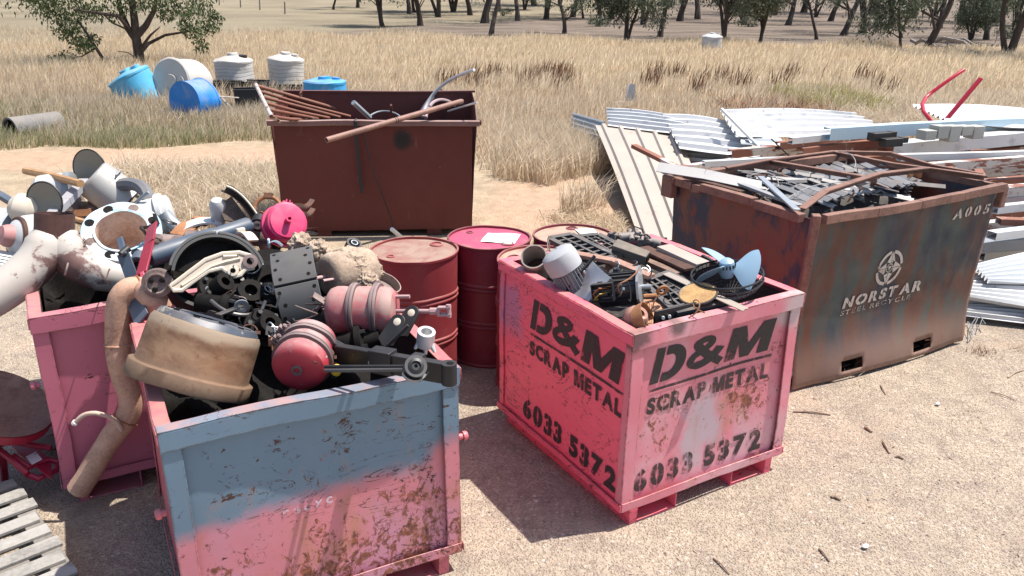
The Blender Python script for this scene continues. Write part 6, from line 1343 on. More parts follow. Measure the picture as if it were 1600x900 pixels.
for i, (pts, lab) in enumerate((([(590, 548, 1.1), (610, 562, 1.1), (622, 545, 1.14), (610, 533, 1.16)], 'black shackle plate with a pale hole behind the pink chamber'), ([(630, 535, 1.1), (636, 520, 1.16), (648, 508, 1.2)], 'second black shackle plate with a pale hole next to the red drum'))):
    c_ = at((628, 650)[i]-6, (502, 488)[i]+2, 1.15); t = thing('shackle', lab, 'shackle', c_, frame(V(c_, -.35, .3, .88), V(c_, .45, .85, 0)), 'black spring shackles')
    MB().prism([(.035*math.cos(a), .035*math.sin(a)) for a in [-1.57+PI*j/10 for j in range(11)]]+[(-.10, .04), (-.12, .0), (-.10, -.04)], .012).build('plate', M_blacksteel, t, .002); MB().lathe([(.017, .0125), (.012, .0145), (0, .0145)], None, 18).build('eye_bush', M_cream, t)
bar('black_rod', [(600, 545, 1.08), (638, 508, 1.18)], .02, .014, M_blacksteel, 'flat black rod slanting up beside the silver knuckle', 'rod')
rod('threaded_stud', [(497, 583, 1.04), (507, 556, 1.12)], .012, M_grey, 'greasy threaded stud standing beside the red dusty chamber', 'stud')
p = at(527, 577, 1.06); t = thing('filler_cap', 'yellow plastic filler cap lying by the front rim', 'cap', p, frame(V(p, .3, .6, .7))); MB().lathe([(.02, -.02), (.021, .008), (.016, .012), (0, .012)], None, 18).build('cap', paint('yellow_plastic', (.62, .42, .04), .45, bump=0), t); MB().lathe([(.014, -.045), (.014, -.02)], None, 12).build('neck', M_black, t)
# load and invented castings, blackened to stand for the deep shade in the gaps
bed = MB(); bed.slab(lambda u, v: (.05+u*1.05, .06+v*1.0, .40+.42*v+.1*u+.07*math.sin(9*u+1)*math.cos(11*v)+.05*math.sin(23*u+17*v)), 40, 36, .05); o = bed.build('scrap_bed', M_dark); o.location = BB.location; o.rotation_euler = BB.rotation_euler; tag(o, 'scrap bed blackened for the deep shade in the grey and pink bin', 'scrap', kind='stuff')
p = at(425, 452, 1.1); t = thing('shade_fill_plate', 'invented black round plate filling the deep shade behind the drilled linings', 'plate', p, frame(V(p, .1, .35, .93))); MB().lathe([(0, 0), (.06, 0), (.07, .03), (.12, .03), (.15, .0), (.215, .0), (.215, -.012), (0, -.02)], None, 36).build('pressed_plate', M_dark, t); MB().cyl((.1, .05, .0), (.1, .05, .06), .03).build('anchor_boss', M_blacksteel, t)
p = at(500, 455, 1.08); t = thing('shade_fill_plate', 'invented black dished plate filling the shade under the clay caked chamber', 'plate', p, frame(V(p, -.1, .5, .85))); MB().lathe([(0, 0), (.05, 0), (.07, .03), (.13, .03), (.17, .0), (.17, -.012), (0, -.02)], None, 36).build('pressed_plate', M_dark, t); MB().cyl((.08, .05, .0), (.08, .05, .05), .025).build('anchor_boss', M_blacksteel, t)
for i, (px, py, z, r_, L, zd, lab) in enumerate(((385, 470, 1.08, .12, .2, (.2, .5, .8), 'invented black hub filling the shade under the cream lever'), (410, 515, 1.05, .09, .2, (.3, .3, .8), 'invented black hub filling the shade between the brake drum and the red dusty chamber'), (560, 535, 1.04, .08, .2, (.9, .2, .2), 'invented black hub filling the shade under the dusty pink chamber'), (350, 480, 1.1, .07, .25, (.9, -.2, .3), 'invented black tube filling the shade under the smiling brake shoe'), (335, 456, 1.13, .09, .2, (.5, .5, .7), 'invented black hub filling the shaded gap under the middle of the cream lever'))):
    p = at(px, py, z); t = thing('shade_fill_hub', lab, 'casting', p, frame(V(p, *zd))); MB().lathe([(0, -L/2), (r_*.6, -L/2), (r_*.7, -L*.1), (r_, 0), (r_, L*.12), (r_*.55, L*.16), (r_*.5, L*.5), (r_*.25, L*.5), (r_*.25, L*.3), (0, L*.3)], None, 26).build('hub', M_dark, t)
    for k in range(6): a = 2*PI*k/6; MB().cyl((r_*.8*math.cos(a), r_*.8*math.sin(a), L*.1), (r_*.8*math.cos(a), r_*.8*math.sin(a), L*.24), .011, n=6).build('wheel_stud', M_blacksteel, t)
p = at(640, 415, 1.0)
for i, (pts, r_, mt, lab) in enumerate((([(385, 430, 1.18), (395, 470, 1.1), (385, 495, 1.05)], .012, M_blacksteel, 'black hydraulic hose in the shaded gap beside the drilled linings'), ([(330, 470, 1.15), (360, 500, 1.1), (400, 490, 1.08)], .01, M_grease, 'thin greasy rod under the black brake shoes'), ([(415, 470, 1.15), (402, 500, 1.08), (396, 520, 1.05)], .008, M_grease, 'short greasy pin by the drilled linings'))): curve_thing('hydraulic_hose' if i == 0 else 'greasy_rod', pts, r_, mt, lab, 'hose' if i == 0 else 'rod')
bar('white_strip', [(340, 492, 1.13), (378, 478, 1.12)], .03, .008, M_grease, 'dull greasy strip lying behind the brake drum', 'strip')
bar('slate_plate', [(206, 462, 1.10), (222, 500, 1.04)], .09, .008, M_shock, 'slate blue plate leaning beside the brake drum', 'plate', (-.4, -.7, .5))

# ------------------------------------------------------------------ load of the plain pink bin
def stained_white(name):
    g = G(name); c = g.mix(g.noise(3, 5, .6), (.40, .36, .32), (.53, .48, .43)); x, y, z = g.sep()
    d_ = g.math('SQRT', g.math('ADD', g.math('ADD', g.math('POWER', g.math('ADD', x, .0), 2.), g.math('POWER', y, 2.)), g.math('MULTIPLY', g.math('POWER', g.math('ADD', z, .13), 2.), 1.)))
    f = g.mr(g.math('ADD', d_, g.math('MULTIPLY', g.math('SUBTRACT', g.noise(8, 7, .7, .4), .5), .42)), .20, .15); c = g.mix(f, c, g.mix(g.noise(20, 4), (.10, .05, .045), (.24, .14, .125)))
    c = g.mix(g.mr(g.noise(9, 8, .75, .4), .62, .66), c, (.16, .09, .07)); g.bump(g.noise(14, 5), .25, .004); return g.fin(c, .55)
M_wye = stained_white('wye_white'); _unused = paint('wye_old', (.54, .49, .455), .55, var=.12, chip=.66, chipcol=(.16, .08, .06), stain=.55, staincol=(.10, .055, .05), dust=.1)
t0 = at(95, 385, 1.22); t = thing('pipe_wye', 'white painted Y pipe with a dark rusty collar above its two legs', 'Y pipe', t0)
wk = mpp(t0); wr, wu, wt = V(t0, 1, 0, 0), V(t0, 0, 1, 0), V(t0, 0, 0, 1); W_ = lambda px, py, d_=0.: wr*(px-95)*wk+wu*(385-py)*wk+wt*d_
B_ = lambda pts, n=16: bezier([W_(*q_) for q_ in pts], n)
MB().pipe(B_([(79, 362, 0), (78, 412, .02), (30, 445, .05), (-42, 492, .06)]), [.07, .088]+[.1]*15, .006, 26).build('left_leg', M_wye, t); MB().pipe(B_([(97, 362, 0), (100, 425, .02), (140, 424, .0), (196, 437, .0)]), [.07, .085]+[.095]*15, .006, 26).build('right_leg', M_wye, t)
z_ = V(t0, .02, 1, .12); c_ = W_(87, 350, 0.); MB().pipe([c_-z_*.056, c_+z_*.056], .094, .006, 28).build('collar', rusty('collar_rust', (.10, .045, .035), (.045, .02, .02), .7, 6, (.17, .05, .04)), t); MB().lathe([(.09, .03), (0, .02)], T(c_, frame(z_)), 24).build('collar_inside', M_dark, t)
P_ = [W_(88+i*.9+2*math.sin(i), 366+i*8, .082-.002*i) for i in range(8)]; MB().tube(P_, .009, 6).build('weld_seam', M_rustd, t)
c_ = W_(193, 436.3, 0); MB().torus(.096, .006, T(c_, frame(W_(196, 437)-W_(180, 433)))).build('rusty_end', M_rusto, t)
p = at(42, 372, 1.22); t = thing('enamel_dome', 'white enamel dome with a rusty pink knob lying against the collar of the Y pipe', 'dome', p, frame(V(p, -.80, .12, .35)))
M_enam = paint('grey_enamel', (.48, .475, .47), .35, var=.1, chip=.7, stain=.1)
MB().lathe([(.132, -.1), (.136, -.09), (.134, -.03), (.118, .03), (.085, .07), (.05, .085)], None, 36).build('shell', M_enam, t); MB().lathe([(.062, .075), (.062, .1), (.05, .13), (.0, .135)], None, 20).build('knob', paint('knob_pink', (.42, .20, .19), .6, stain=.7), t); MB().torus(.1, .012, T((0, 0, .05))).build('rust_ring', M_rustd, t)
p = at(191, 363, 1.24); z_ = V(p, -.08, .60, .79); t = thing('flanged_pipe', 'white flanged pipe end with a ring of bolt holes and rusty bore', 'flange pipe', p, frame(z_, V(p, 1, .16, 0)))
M_fl = paint('flange_white', (.62, .63, .63), .45, var=.08, chip=.7, second=(.36, .52, .62), sec=(.46, .56), secs=9); rO, rI = .20, .130
b = MB()
b.lathe([(rI, -.002), (rI, .018), (rI+.012, .022), (rI+.014, .014), (rO-.003, .014), (rO, .01), (rO, -.012), (rI, -.012)], None, 56); b.build('flange', M_fl, t)
for k in range(8): a = 2*PI*(k+.35)/8; MB().lathe([(.026, .0145), (0, .0147)], T((.167*math.cos(a), .165*math.sin(a), 0)), 18).build('bolt_hole', (M_dark, M_cyb)[k % 3 == 1], t)
MB().lathe([(rI-.001, .019), (rI-.004, -.24), (.02, -.25), (0, -.25)], None, 44).build('bore', rusty('tan_bore', (.60, .49, .42), (.44, .28, .20), .8, 5, (.66, .60, .56)), t); MB().lathe([(rI+.006, -.012), (rI+.006, -.26), (0, -.27)], None, 40).build('pipe_wall', M_fl, t)
p = at(243, 338, 1.2); t = thing('white_fitting', 'white pipe fitting with a collar standing behind the flanged pipe', 'pipe fitting', p, frame(V(p, .86, .25, .2))); M_wf = paint('fitting_white', (.55, .545, .53), .4, var=.08, chip=.7, stain=.12)
MB().lathe([(0, -.16), (.1, -.16), (.11, -.12), (.115, 0), (.105, .03)], None, 36).build('body', M_wf, t); MB().lathe([(.106, .03), (.125, .032), (.125, .06), (.106, .062), (.104, .09), (.06, .1), (0, .1)], None, 36).build('collar', M_wf, t); MB().cyl((.1, 0, .045), (.135, 0, .045), .012).build('bolt', M_grey, t)
p = at(266, 350, 1.18); t = thing('grey_elbow', 'small dark grey elbow fitting below the white pipe fitting', 'elbow', p); MB().tube([(-.03, 0, .07), (0, 0, .02), (.05, -.02, -.02), (.1, -.02, -.02)], [.035, .04, .04, .032], 14).build('body', M_grey, t); o = MB().pipe([(0, 0, 0), (0, 0, .05)], .042, .01, 18).build('socket', M_cyb, t); o.matrix_local = T((.1, -.02, -.02), frame((.9, -.2, .1)))
# bucket and discs
p = at(171, 297, 1.30); z_ = V(p, -.74, .64, .02); t = thing('steel_bucket', 'pale dented steel bucket lying on its side with its closed end up', 'bucket', p, frame(z_)); M_buck = paint('bucket_grey', (.40, .385, .36), .45, .25, .15, chip=.66, stain=.2, dust=.15)
MB().lathe([(.132, -.13), (.135, -.125), (.132, -.115), (.128, .10), (.124, .118), (.114, .126), (0, .128)], None, 40).build('shell', M_buck, t); MB().lathe([(.130, -.13), (.124, .05), (0, .06)], None, 36).build('inside', M_grey, t); MB().torus(.134, .006, T((0, 0, -.127)), 40).build('rolled_rim', M_blacksteel, t); MB().tube([(.125, .03, .02), (.15, .03, .03), (.15, -.03, .03), (.125, -.03, .02)], .006, 6).build('handle', M_grey, t)
def disc(label, p, zd, r, mat, name='disc_plate'):
    t = thing(name, label, 'disc', p, frame(V(p, *zd))); MB().lathe([(0, .0), (r*.6, .006), (r, .02), (r+.004, .014), (r*.6, -.002), (0, -.006)], None, 36).build('dish', mat, t); MB().torus(r, .005, T((0, 0, .017)), 36).build('rim', M_blacksteel, t)
M_disc = paint('disc_grey', (.22, .21, .18), .5, .4, .2, chip=.64, dust=.3)
disc('grey oval dish standing on edge behind the pale bucket', at(143, 263, 1.42), (-.62, -.10, .72), .118, M_disc); disc('brown grey dish with a dark rim beside the white casing', at(73, 314, 1.34), (-.60, -.12, .75), .11, M_disc)
p = at(100, 300, 1.30); t = thing('white_casing', 'white rounded casing with a grey open end behind the slanting grey tube', 'casing', p, frame(V(p, .75, .05, .25))); MB().lathe([(0, -.17), (.07, -.165), (.105, -.13), (.115, -.06), (.115, .02)], None, 32).build('shell', M_enam, t); MB().lathe([(.116, .02), (.12, .03), (.12, .06), (.1, .065), (0, .05)], None, 32).build('end_ring', M_grey, t)
p = at(45, 328, 1.28); o = MB().lathe([(0, -.1), (.05, -.095), (.085, -.06), (.09, .02), (.05, .06), (0, .065)], T((0, 0, 0), frame(V(p, .8, -.2, .3))), 26).build('cream_canister', M_cream); o.location = p; tag(o, 'cream canister half hidden behind the brown grey dish', 'canister')
curve_thing('black_hose', [(188, 290, 1.34), (222, 280, 1.40), (238, 305, 1.32), (228, 326, 1.25)], .04, paint('hose_grey', (.11, .12, .14), .6, dust=.2), 'thick dark grey hose curling round behind the pale bucket', 'hose')
bar('grey_tube', [(132, 284, 1.36), (103, 315, 1.31), (72, 345, 1.26)], .055, .045, paint('tube_grey', (.33, .33, .36), .45, chip=.68, dust=.2), 'slanting grey box tube between the bucket and the collar', 'tube')
rod('wooden_pole', [(40, 267, 1.38), (85, 276, 1.40), (126, 287, 1.40)], .024, rusty('bamboo', (.42, .24, .11), (.28, .15, .07), .6, 12, stretch=(.3, 2, 2)), 'brown wooden pole sticking out behind the dishes', 'pole')
rod('wooden_stick', [(112, 342, 1.27), (142, 350, 1.26)], .02, bpy.data.materials['bamboo'], 'short brown stick lying between the collar and the flange', 'stick')
rod('steel_dowel', [(232, 300, 1.36), (205, 322, 1.27)], .01, M_grey, 'thin steel rod lying across the mouth of the bucket', 'rod')
for i, (a, b_, lab) in enumerate((((-8, 300, 1.30), (52, 336, 1.22), 'upper dark grey frame bar at the edge of the plain pink bin'), ((-8, 326, 1.26), (44, 348, 1.2), 'lower dark grey frame bar at the edge of the plain pink bin'))): bar('frame_bar', [a, b_], .045, .03, M_shock, lab, 'bar')
p = at(8, 352, 1.2); t = thing('tinted_panel', 'grey tinted panel under the dark frame bars', 'panel', p, frame(V(p, .2, .45, .85), V(p, 1, -.3, 0))); MB().box((-.22, -.09, 0), (.14, .1, .012)).build('sheet', paint('tint', (.17, .20, .23), .25, chip=.74), t); MB().box((-.22, -.12, -.006), (.14, -.091, .02)).build('edge_trim', M_blacksteel, t)
p = at(2, 418, 1.12); t = thing('louvre_box', 'white plastic box with a louvred top at the edge of the plain pink bin', 'louvre box', p, frame(V(p, .12, .62, .75), V(p, 1, -.22, 0)))
MB().box((-.2, -.12, -.09), (.135, .12, 0)).build('casing', M_white, t, .008)
for i in range(9): MB().box((-.19, -.1+.022*i, .001), (.08, -.09+.022*i, .006)).build('louvre', M_grey, t)
for i in range(14): MB().box((-.19+.023*i, -.124, -.075), (-.182+.023*i, -.1205, -.02)).build('slot', M_dark, t)
# more odds and ends on the heap crest
p = at(368, 322, 1.33); t = thing('bent_fender', 'black curved steel bracket with a pale edge rising behind the shock absorber', 'bracket', p, frame(V(p, .1, .25, .95), V(p, 1, 0, 0)))
def fen(u, v): return (-.07+.19*u+.02*v, .10-.19*u*u*.9-.05*u-.02*math.sin(v*3), (v-.5)*.12)
MB().slab(fen, 16, 6, .012).build('curved_plate', M_blacksteel, t); MB().tube([(*fen(i/14, 1)[:2], .062) for i in range(15)], .007, 6).build('pale_edge', M_cream, t); MB().prism([(-.09, .0), (-.02, .06), (.06, -.06), (.02, -.09), (-.06, -.08)], .02, None, -.03).build('gusset', rusty('gusset_brown', (.14, .10, .08), (.07, .05, .04)), t)
p = at(341, 330, 1.3); b = MB().lathe([(0, -.09), (.03, -.085), (.045, -.04), (.045, .05), (.03, .075), (0, .08)], None, 20); o = b.build('white_bottle', M_enam); o.location = p; o.rotation_euler = (.3, .1, 0); tag(o, 'white plastic bottle behind the black curved bracket', 'bottle')
curve_thing('spring_clip', [(452, 334, 1.22), (466, 306, 1.28), (474, 338, 1.22), (488, 312, 1.26)], .008, M_rustd, 'wavy dark spring clip sticking up beside the magenta chamber', 'clip', (.03, (.2, -.8, .5)), 20)
curve_thing('spring_clip', [(456, 346, 1.2), (469, 318, 1.25), (477, 350, 1.2), (489, 326, 1.24)], .008, M_rustd, 'second wavy spring clip just below the first', 'clip', (.03, (.2, -.8, .5)), 20)
p = at(418, 327, 1.3); t = thing('rusty_ring', 'rusty ring clamp leaning behind the magenta chamber', 'ring clamp', p, frame(V(p, -.2, .3, .9))); MB().torus(.075, .012, None, 30).build('ring', M_rusto, t); MB().cbox((0, .08, 0), (.05, .03, .03)).build('lug', M_rust, t)
for i, (px, py, z, s, mt, lab) in enumerate(((318, 353, 1.22, .09, M_white, 'white plastic shard under the middle of the blue shock absorber'), (300, 358, 1.2, .11, M_rusto, 'rusty flat strip behind the blue shock absorber'), (385, 372, 1.24, .06, M_cream, 'cream fitting under the end of the blue shock absorber'), (430, 385, 1.2, .035, M_lblue, 'pale blue plastic piece between the magenta chamber and the drilled linings'), (475, 372, 1.2, .07, M_black, 'black plastic cowl piece behind the drilled linings'))):
    p = at(px, py, z); t = thing('scrap_piece', lab, 'scrap piece', p, rz(.4+i)); MB().slab(lambda u, v: ((u-.5)*s*2.4, (v-.5)*s, .03*math.sin(PI*u)+.01*v), 8, 4, .012).build('plate', mt, t); MB().cbox((s*.9, 0, .02), (s*.4, s*.8, .05)).build('end_block', mt, t, .006)
bed = MB(); bed.slab(lambda u, v: (.05+u*1.05, .06+v*1.0, .45+.45*v+.08*u+.07*math.sin(9*u+1)*math.cos(11*v)+.05*math.sin(23*u+17*v)), 40, 36, .05); o = bed.build('scrap_bed', M_dark); o.location = BP.location; o.rotation_euler = BP.rotation_euler; tag(o, 'scrap filling the plain pink bin, blackened for the shade inside it', 'scrap', kind='stuff')  # bed blackened so the gaps of the heap read as deep shade
# supporting heap in the gap between the two bins
for i, (px, py, z, lab) in enumerate(((300, 385, 1.16, 'brown axle stub under the blue shock absorber'), (420, 372, 1.14, 'brown axle stub under the magenta chamber'), (150, 330, 1.16, 'brown axle stub under the pale bucket'))):
    p = at(px, py, z); t = thing('axle_stub', lab, 'axle', p, frame(V(p, .9, -.1, .2))); MB().lathe([(0, -.2), (.05, -.2), (.055, -.05), (.09, -.03), (.09, .02), (.05, .04), (.045, .2), (0, .2)], None, 22).build('shaft', M_cyb, t); MB().torus(.07, .014, T((0, 0, .05))).build('seal_ring', M_dark, t)
# exhaust pipe hooked over the bin front
def pkplane(px, py, off):
    a = PK[2]; n = Vector((math.sin(a), -math.cos(a), 0)); o_ = Vector((PK[0], PK[1], 0))+n*off; d = _fw*CF+_r*(px-800)+_u*(450-py); return CAM+d*((o_-CAM).dot(n)/d.dot(n))
P_ = [at(250, 482, 1.05), at(236, 462, 1.12)]+[pkplane(px, py, off) for px, py, off in ((224, 453, .10), (208, 451, .10), (193, 459, .10), (186, 478, .10), (184, 520, .10), (185, 555, .11), (193, 590, .12), (203, 615, .13), (205, 635, .13), (197, 655, .13), (180, 675, .13), (163, 700, .13), (150, 722, .12), (136, 745, .11), (122, 766, .10))]
S = []
for i in range(len(P_)-1):
    for k in range(4):
        s = k/4; p0 = P_[max(i-1, 0)]; p1 = P_[i]; p2 = P_[i+1]; p3 = P_[min(i+2, len(P_)-1)]
        S.append(.5*((2*p1)+(p2-p0)*s+(2*p0-5*p1+4*p2-p3)*s*s+(3*p1-p0-3*p2+p3)*s**3))
S.append(P_[-1]); m_ = P_[8].copy(); t = thing('exhaust_pipe', 'rusty tan exhaust pipe hanging down over the front of the plain pink bin', 'exhaust pipe', m_)
M_exh = rusty('exhaust_rust', (.48, .29, .205), (.34, .19, .13), .75, 9, (.22, .105, .065), (.58, .70), bump=.4); MB().pipe([q_-m_ for q_ in S], [.058]*9+[.056]*(len(S)-9), .003, 24).build('tube', M_exh, t)
for k_ in (11, 26, 44): MB().torus(.0585, .0045, T(S[k_]-m_, frame(S[k_+1]-S[k_-1])), 28, 6).build('joint_ring', M_rusto if k_ != 26 else M_exh, t)
c_ = pkplane(187, 668, .13); ax_ = (pkplane(180, 675, .13)-pkplane(197, 655, .13)).normalized(); b = MB(); cam_ = V(c_, 0, 0, 1)
H_ = [pkplane(118, 659, .16), pkplane(124, 652, .17), pkplane(132, 645, .18), pkplane(150, 645, .20), pkplane(170, 650, .20), pkplane(182, 658, .20), pkplane(189, 668, .19), pkplane(190, 678, .16), pkplane(185, 684, .12)]
MB().tube([q_-m_ for q_ in bezier(H_[:4], 6)[:-1]+H_[3:]], .011, 10).build('hanger_rod', paint('hanger_tan', (.52, .38, .31), .6, chip=.66), t); MB().cyl(H_[0]-m_, H_[0]-m_+(H_[0]-H_[1]).normalized()*.012, .016, n=10).build('hanger_knob', M_white, t)

# ------------------------------------------------------------------ pallet and barrow at the edge of the yard
p0 = at(24, 745, .12); e1 = (at(130, 905, .12)-p0).normalized(); e1.z = 0; e1.normalize(); e2 = Vector((-e1.y, e1.x, 0)); e2 = e2 if e2.x < 0 else -e2
M_pal = rusty('pallet_grey', (.29, .275, .25), (.17, .16, .15), .9, 5, (.36, .34, .315), (.5, .65), bump=.45, stretch=(.35, 1, 1)); M_pal2 = rusty('pallet_dark', (.22, .20, .18), (.13, .12, .11), .9, 6, bump=.45)
t = thing('timber_pallet', 'weathered grey timber pallet lying on the ground at the corner of the yard', 'pallet', (p0.x, p0.y, 0), Matrix((-e2, e1, Vector((0, 0, 1)))).transposed() if False else frame((0, 0, 1), -e2))
rn = random.Random(2)
ys_ = 1 if (t.matrix_world.to_3x3() @ Vector((0, 1, 0))).dot(e1) > 0 else -1
for i in range(9):
    y0 = ys_*(.012+i*.128); MB().slab(lambda u, v: (-1.15*u+.02*rn.random() if False else -1.15*u+(.012*((i*7) % 3-1)), y0+ys_*.080*v, .125+.004*math.sin(3*u+i)), 6, 2, .018 if ys_ < 0 else -.018).build('deck_board', M_pal, t, .003)
for x_ in (-.03, -.55, -1.08):
    MB().box((x_-.05, min(0, ys_*1.2), .022), (x_+.03, max(0, ys_*1.2), .106)).build('stringer', M_pal2, t, .003)
for y0 in (.03, .55, 1.08): MB().box((-1.13, min(ys_*y0, ys_*(y0+.1)), .002), (0, max(ys_*y0, ys_*(y0+.1)), .02)).build('bottom_board', M_pal2, t, .003)
# barrow: rusty dished tray, red tubular frame
t0 = at(-8, 640, .42); t = thing('wheelbarrow', 'old barrow with a rusty dished tray and red tubular frame beside the plain pink bin', 'barrow', t0); M_bar = paint('barrow_red', (.34, .015, .045), .38, var=.2, chip=.68, bump=.1)
zb = V(t0, .25, .75, .6); MB().lathe([(0, -.07), (.1, -.06), (.2, -.02), (.26, .05), (.268, .055), (.264, .045), (.2, -.035), (0, -.085)], T((0, 0, 0), frame(zb)), 40).build('tray', rusty('tray_rust', (.30, .20, .15), (.19, .11, .08), .8, 4, (.38, .28, .22)), t); MB().lathe([(.262, .045), (.272, .05), (.272, .0), (.2, -.05)], T((0, 0, 0), frame(zb)), 40).build('tray_skirt', M_bar, t)
A_ = lambda px, py, z: at(px, py, z)-t0
MB().tube(bezier([A_(-20, 690, .3), A_(20, 715, .22), A_(60, 760, .12), A_(40, 735, .16)], 8)[:6]+[A_(44, 742, .14), A_(60, 748, .12), A_(88, 735, .12), A_(92, 722, .14), A_(75, 718, .16), A_(45, 730, .17), A_(20, 712, .22)], .016, 8).build('handle_loop', M_bar, t)
MB().slab(lambda u, v: A_(18+62*u, 685+50*u+(v-.5)*30, .20-.06*u), 6, 4, .008).build('mud_plate', M_bar, t); MB().slab(lambda u, v: A_(40+16*u+10*v, 714-8*u+12*v, .192), 3, 3, .002).build('paper_sticker', paint('sticker', (.78, .76, .74), .6, bump=0), t); MB().tube([A_(-10, 680, .3), A_(5, 720, .15), A_(8, 750, .02)], .018, 8).build('leg', M_bar, t); MB().tube([A_(-30, 700, .3), A_(20, 690, .24), A_(80, 700, .2)], .016, 8).build('frame_rail', M_bar, t)
o = MB().pipe([(0, 0, -.04), (0, 0, .04)], .17, .05, 32).build('tyre', M_black, t); o.matrix_local = T(at(-25, 745, .17)-t0, frame((.85, .5, 0)))
# thin litter bag behind the barrow, twigs and chips on the gravel
p = at(64, 680, .08); t = thing('plastic_bag', 'crumpled clear grey plastic bag between the barrow and the plain pink bin', 'plastic bag', p); MB().grid(lambda u, v: (.13*(1+.3*math.sin(11*u+5*v))*math.cos(6.283*u)*math.cos(PI*(v-.5)), .11*(1+.25*math.sin(9*u-8*v))*math.sin(6.283*u)*math.cos(PI*(v-.5)), .09*(1+.3*math.sin(14*u+3*v))*math.sin(PI*(v-.5))), 36, 20).build('film', paint('film', (.40, .38, .37), .3, bump=0), t, sharp=20); MB().tube([(0, 0, .07), (.02, 0, .11), (.06, .02, .13)], [.02, .01, .025], 8).build('knot', bpy.data.materials['film'], t)
M_twig = rusty('twig', (.34, .25, .18), (.18, .13, .1), .9, 20)
for i, (x0, y0, x1, y1, r_, lab) in enumerate(((1240, 643, 1298, 648, .007, 'straight pale twig beside the right side of the lettered bin'), (1352, 668, 1362, 675, .012, 'short dark twig in the middle of the open gravel'), (1380, 690, 1390, 708, .009, 'pale curved bark chip on the open gravel'), (1400, 713, 1412, 717, .009, 'small dark twig below the pale bark chip'), (1548, 612, 1588, 626, .004, 'thin twig near the edge of the open gravel'), (1280, 857, 1296, 877, .006, 'dark twig near the bottom of the gravel'), (1115, 872, 1140, 897, .005, 'thin twig in front of the lettered bin'), (1376, 602, 1384, 616, .005, 'thin twig under the rusty bin front'), (1300, 776, 1313, 781, .013, 'stub of dark wood on the gravel'), (1575, 590, 1600, 578, .005, 'thin grey twig running out past the gravel tufts'))):
    a, b_ = at(x0, y0, .006), at(x1, y1, .006); m_ = (a+b_)/2; s_ = Vector((0, .01, .006)); o = MB().tube([a-m_, s_, b_-m_], [r_, r_*.9, r_*.6], 7).build('twig', M_twig); o.location = m_; tag(o, lab, 'twig', 'twigs on the gravel')
for i, (px, py, s) in enumerate(((1352, 855, .013), (1465, 632, .012))):
    p = at(px, py, .008); o = MB().lathe([(0, 0), (s, .002), (s*1.1, .008), (s*.7, .014), (0, .016)], T((0, 0, 0), Matrix(((1.3, 0, 0), (.3, 1, 0), (0, 0, 1)))), 9).build('white_stone', M_white); o.location = p; tag(o, ('white quartz stone at the bottom of the open gravel', 'small white stone on the gravel below the rusty bin')[i], 'stone')
# scattered leaf chips
rg = np.random.default_rng(8); n = 1500; y = 2.3+6*rg.random(n); x = (rg.random(n)*2-1)*(.7*y+.6); k = free(x, y); x, y = x[k], y[k]; n = len(x); L = .005+.016*rg.random(n)**2; a = rg.random(n)*6.283; c_, s_ = np.cos(a), np.sin(a); wv = L*.22
z = .004+.004*rg.random(n); v = np.stack([np.stack([x-c_*L, y-s_*L, z], -1), np.stack([x+s_*wv, y-c_*wv, z+.003], -1), np.stack([x+c_*L, y+s_*L, z+.004*rg.random(n)], -1), np.stack([x-s_*wv, y+c_*wv, z+.003], -1)], 1).reshape(-1, 3)
tag(np_mesh('leaf_litter', v, np.arange(n*4).reshape(-1, 4), np.zeros((0, 3), int), island('leaf_litter', [(.16, .11, .08), (.36, .27, .2), (.26, .19, .14), (.5, .42, .34)], .85)), 'small dry leaves and bark chips strewn over the gravel', 'leaf litter', kind='stuff')

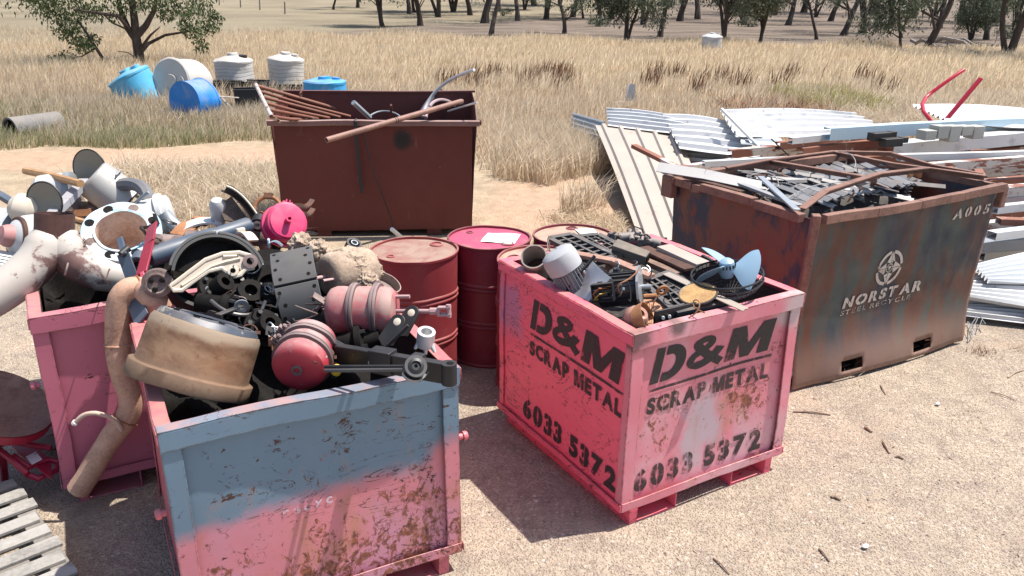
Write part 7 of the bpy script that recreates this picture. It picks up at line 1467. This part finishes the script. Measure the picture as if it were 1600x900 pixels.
# ------------------------------------------------------------------ small greasy bits in the gaps of the heaps
def bit(kind, p, lab, grp, rn):
    fr = frame(Vector((rn.uniform(-1, 1), rn.uniform(-1, 1), rn.uniform(-.3, 1))).normalized()); mt = rn.choice((M_grease, M_rustd, M_blacksteel, M_cyb, M_rusto, M_galv)); b = MB()
    if kind == 'bolt':
        L = rn.uniform(.05, .11); b.cyl((0, 0, -L/2), (0, 0, L/2), .007, n=8); b.cyl((0, 0, L/2), (0, 0, L/2+.009), .014, n=6)
    elif kind == 'coil_spring':
        b.tube([(.022*math.cos(i*.8), .022*math.sin(i*.8), -.06+.003*i) for i in range(42)], .0035, 6)
    elif kind == 'washer': b.pipe([(0, 0, -.004), (0, 0, .004)], .032, .016, 20)
    elif kind == 'bracket':
        b.box((-.05, -.02, 0), (.05, .02, .006)); b.box((.044, -.02, .0062), (.05, .02, .06)); b.cyl((-.03, 0, .0061), (-.03, 0, .014), .01, n=6)
    elif kind == 'hose_clip': b.torus(.035, .004, None, 22, 5, .3, 6.1); b.cbox((.036, 0, 0), (.022, .014, .012))
    else:
        P_ = [Vector((rn.uniform(-.1, .1), rn.uniform(-.1, .1), rn.uniform(-.05, .07))) for _ in range(5)]; b.tube(bezier(P_, 18), .0035, 5)
    o = b.build(kind, mt); o.matrix_world = T(p, fr); tag(o, lab, kind.replace('_', ' '), grp)
rn = random.Random(21); KN = ('bolt', 'wire_scrap', 'bracket', 'washer', 'hose_clip', 'coil_spring', 'wire_scrap')
for n_, zone, z, where in ((48, ((330, 425), (520, 560)), 1.12, 'gaps of the heaped brake parts'), (16, ((205, 320), (420, 420)), 1.24, 'crest of the heap by the shock absorber'), (26, ((850, 372), (1120, 492)), 1.12, 'heap of motors and grilles'), (12, ((100, 290), (260, 440)), 1.2, 'heap of white pipes'), (22, ((1170, 262), (1440, 318)), 1.2, 'load of folded offcuts')):
    (x0, y0), (x1, y1) = zone
    for i in range(n_):
        k = KN[rn.randrange(7)]; px = rn.uniform(x0, x1); py = rn.uniform(y0, y1)
        if zone[0][0] == 850: py = 372+(px-850)*.30+rn.uniform(0, 50)
        if zone[0][0] == 1170: py = 262+rn.uniform(0, 1)*(60-abs(px-1250)*.1)
        bit(k, at(px, py, z+rn.uniform(-.04, .02)), {'bolt': 'small loose bolt lying in the ', 'wire_scrap': 'thin snarl of scrap wire in the ', 'bracket': 'small bent bracket lying in the ', 'washer': 'thick washer lying in the ', 'hose_clip': 'open hose clip lying in the ', 'coil_spring': 'short coil spring lying in the '}[k]+where, k.replace('_', ' ')+'s in the '+where, rn)

for t in [o for o in COL.objects if o.name.startswith(('brake_chamber', 'brake_drum', 'steel_bucket', 'exhaust_pipe', 'pipe_wye', 'flanged_pipe', 'zinc_box', 'rusty_can', 'white_casing', 'enamel_dome', 'white_fitting', 'shock_absorber', 'electric_motor'))]:
    for o in t.children: wobble(o, .005, 8., .0014, t.location.x*7)
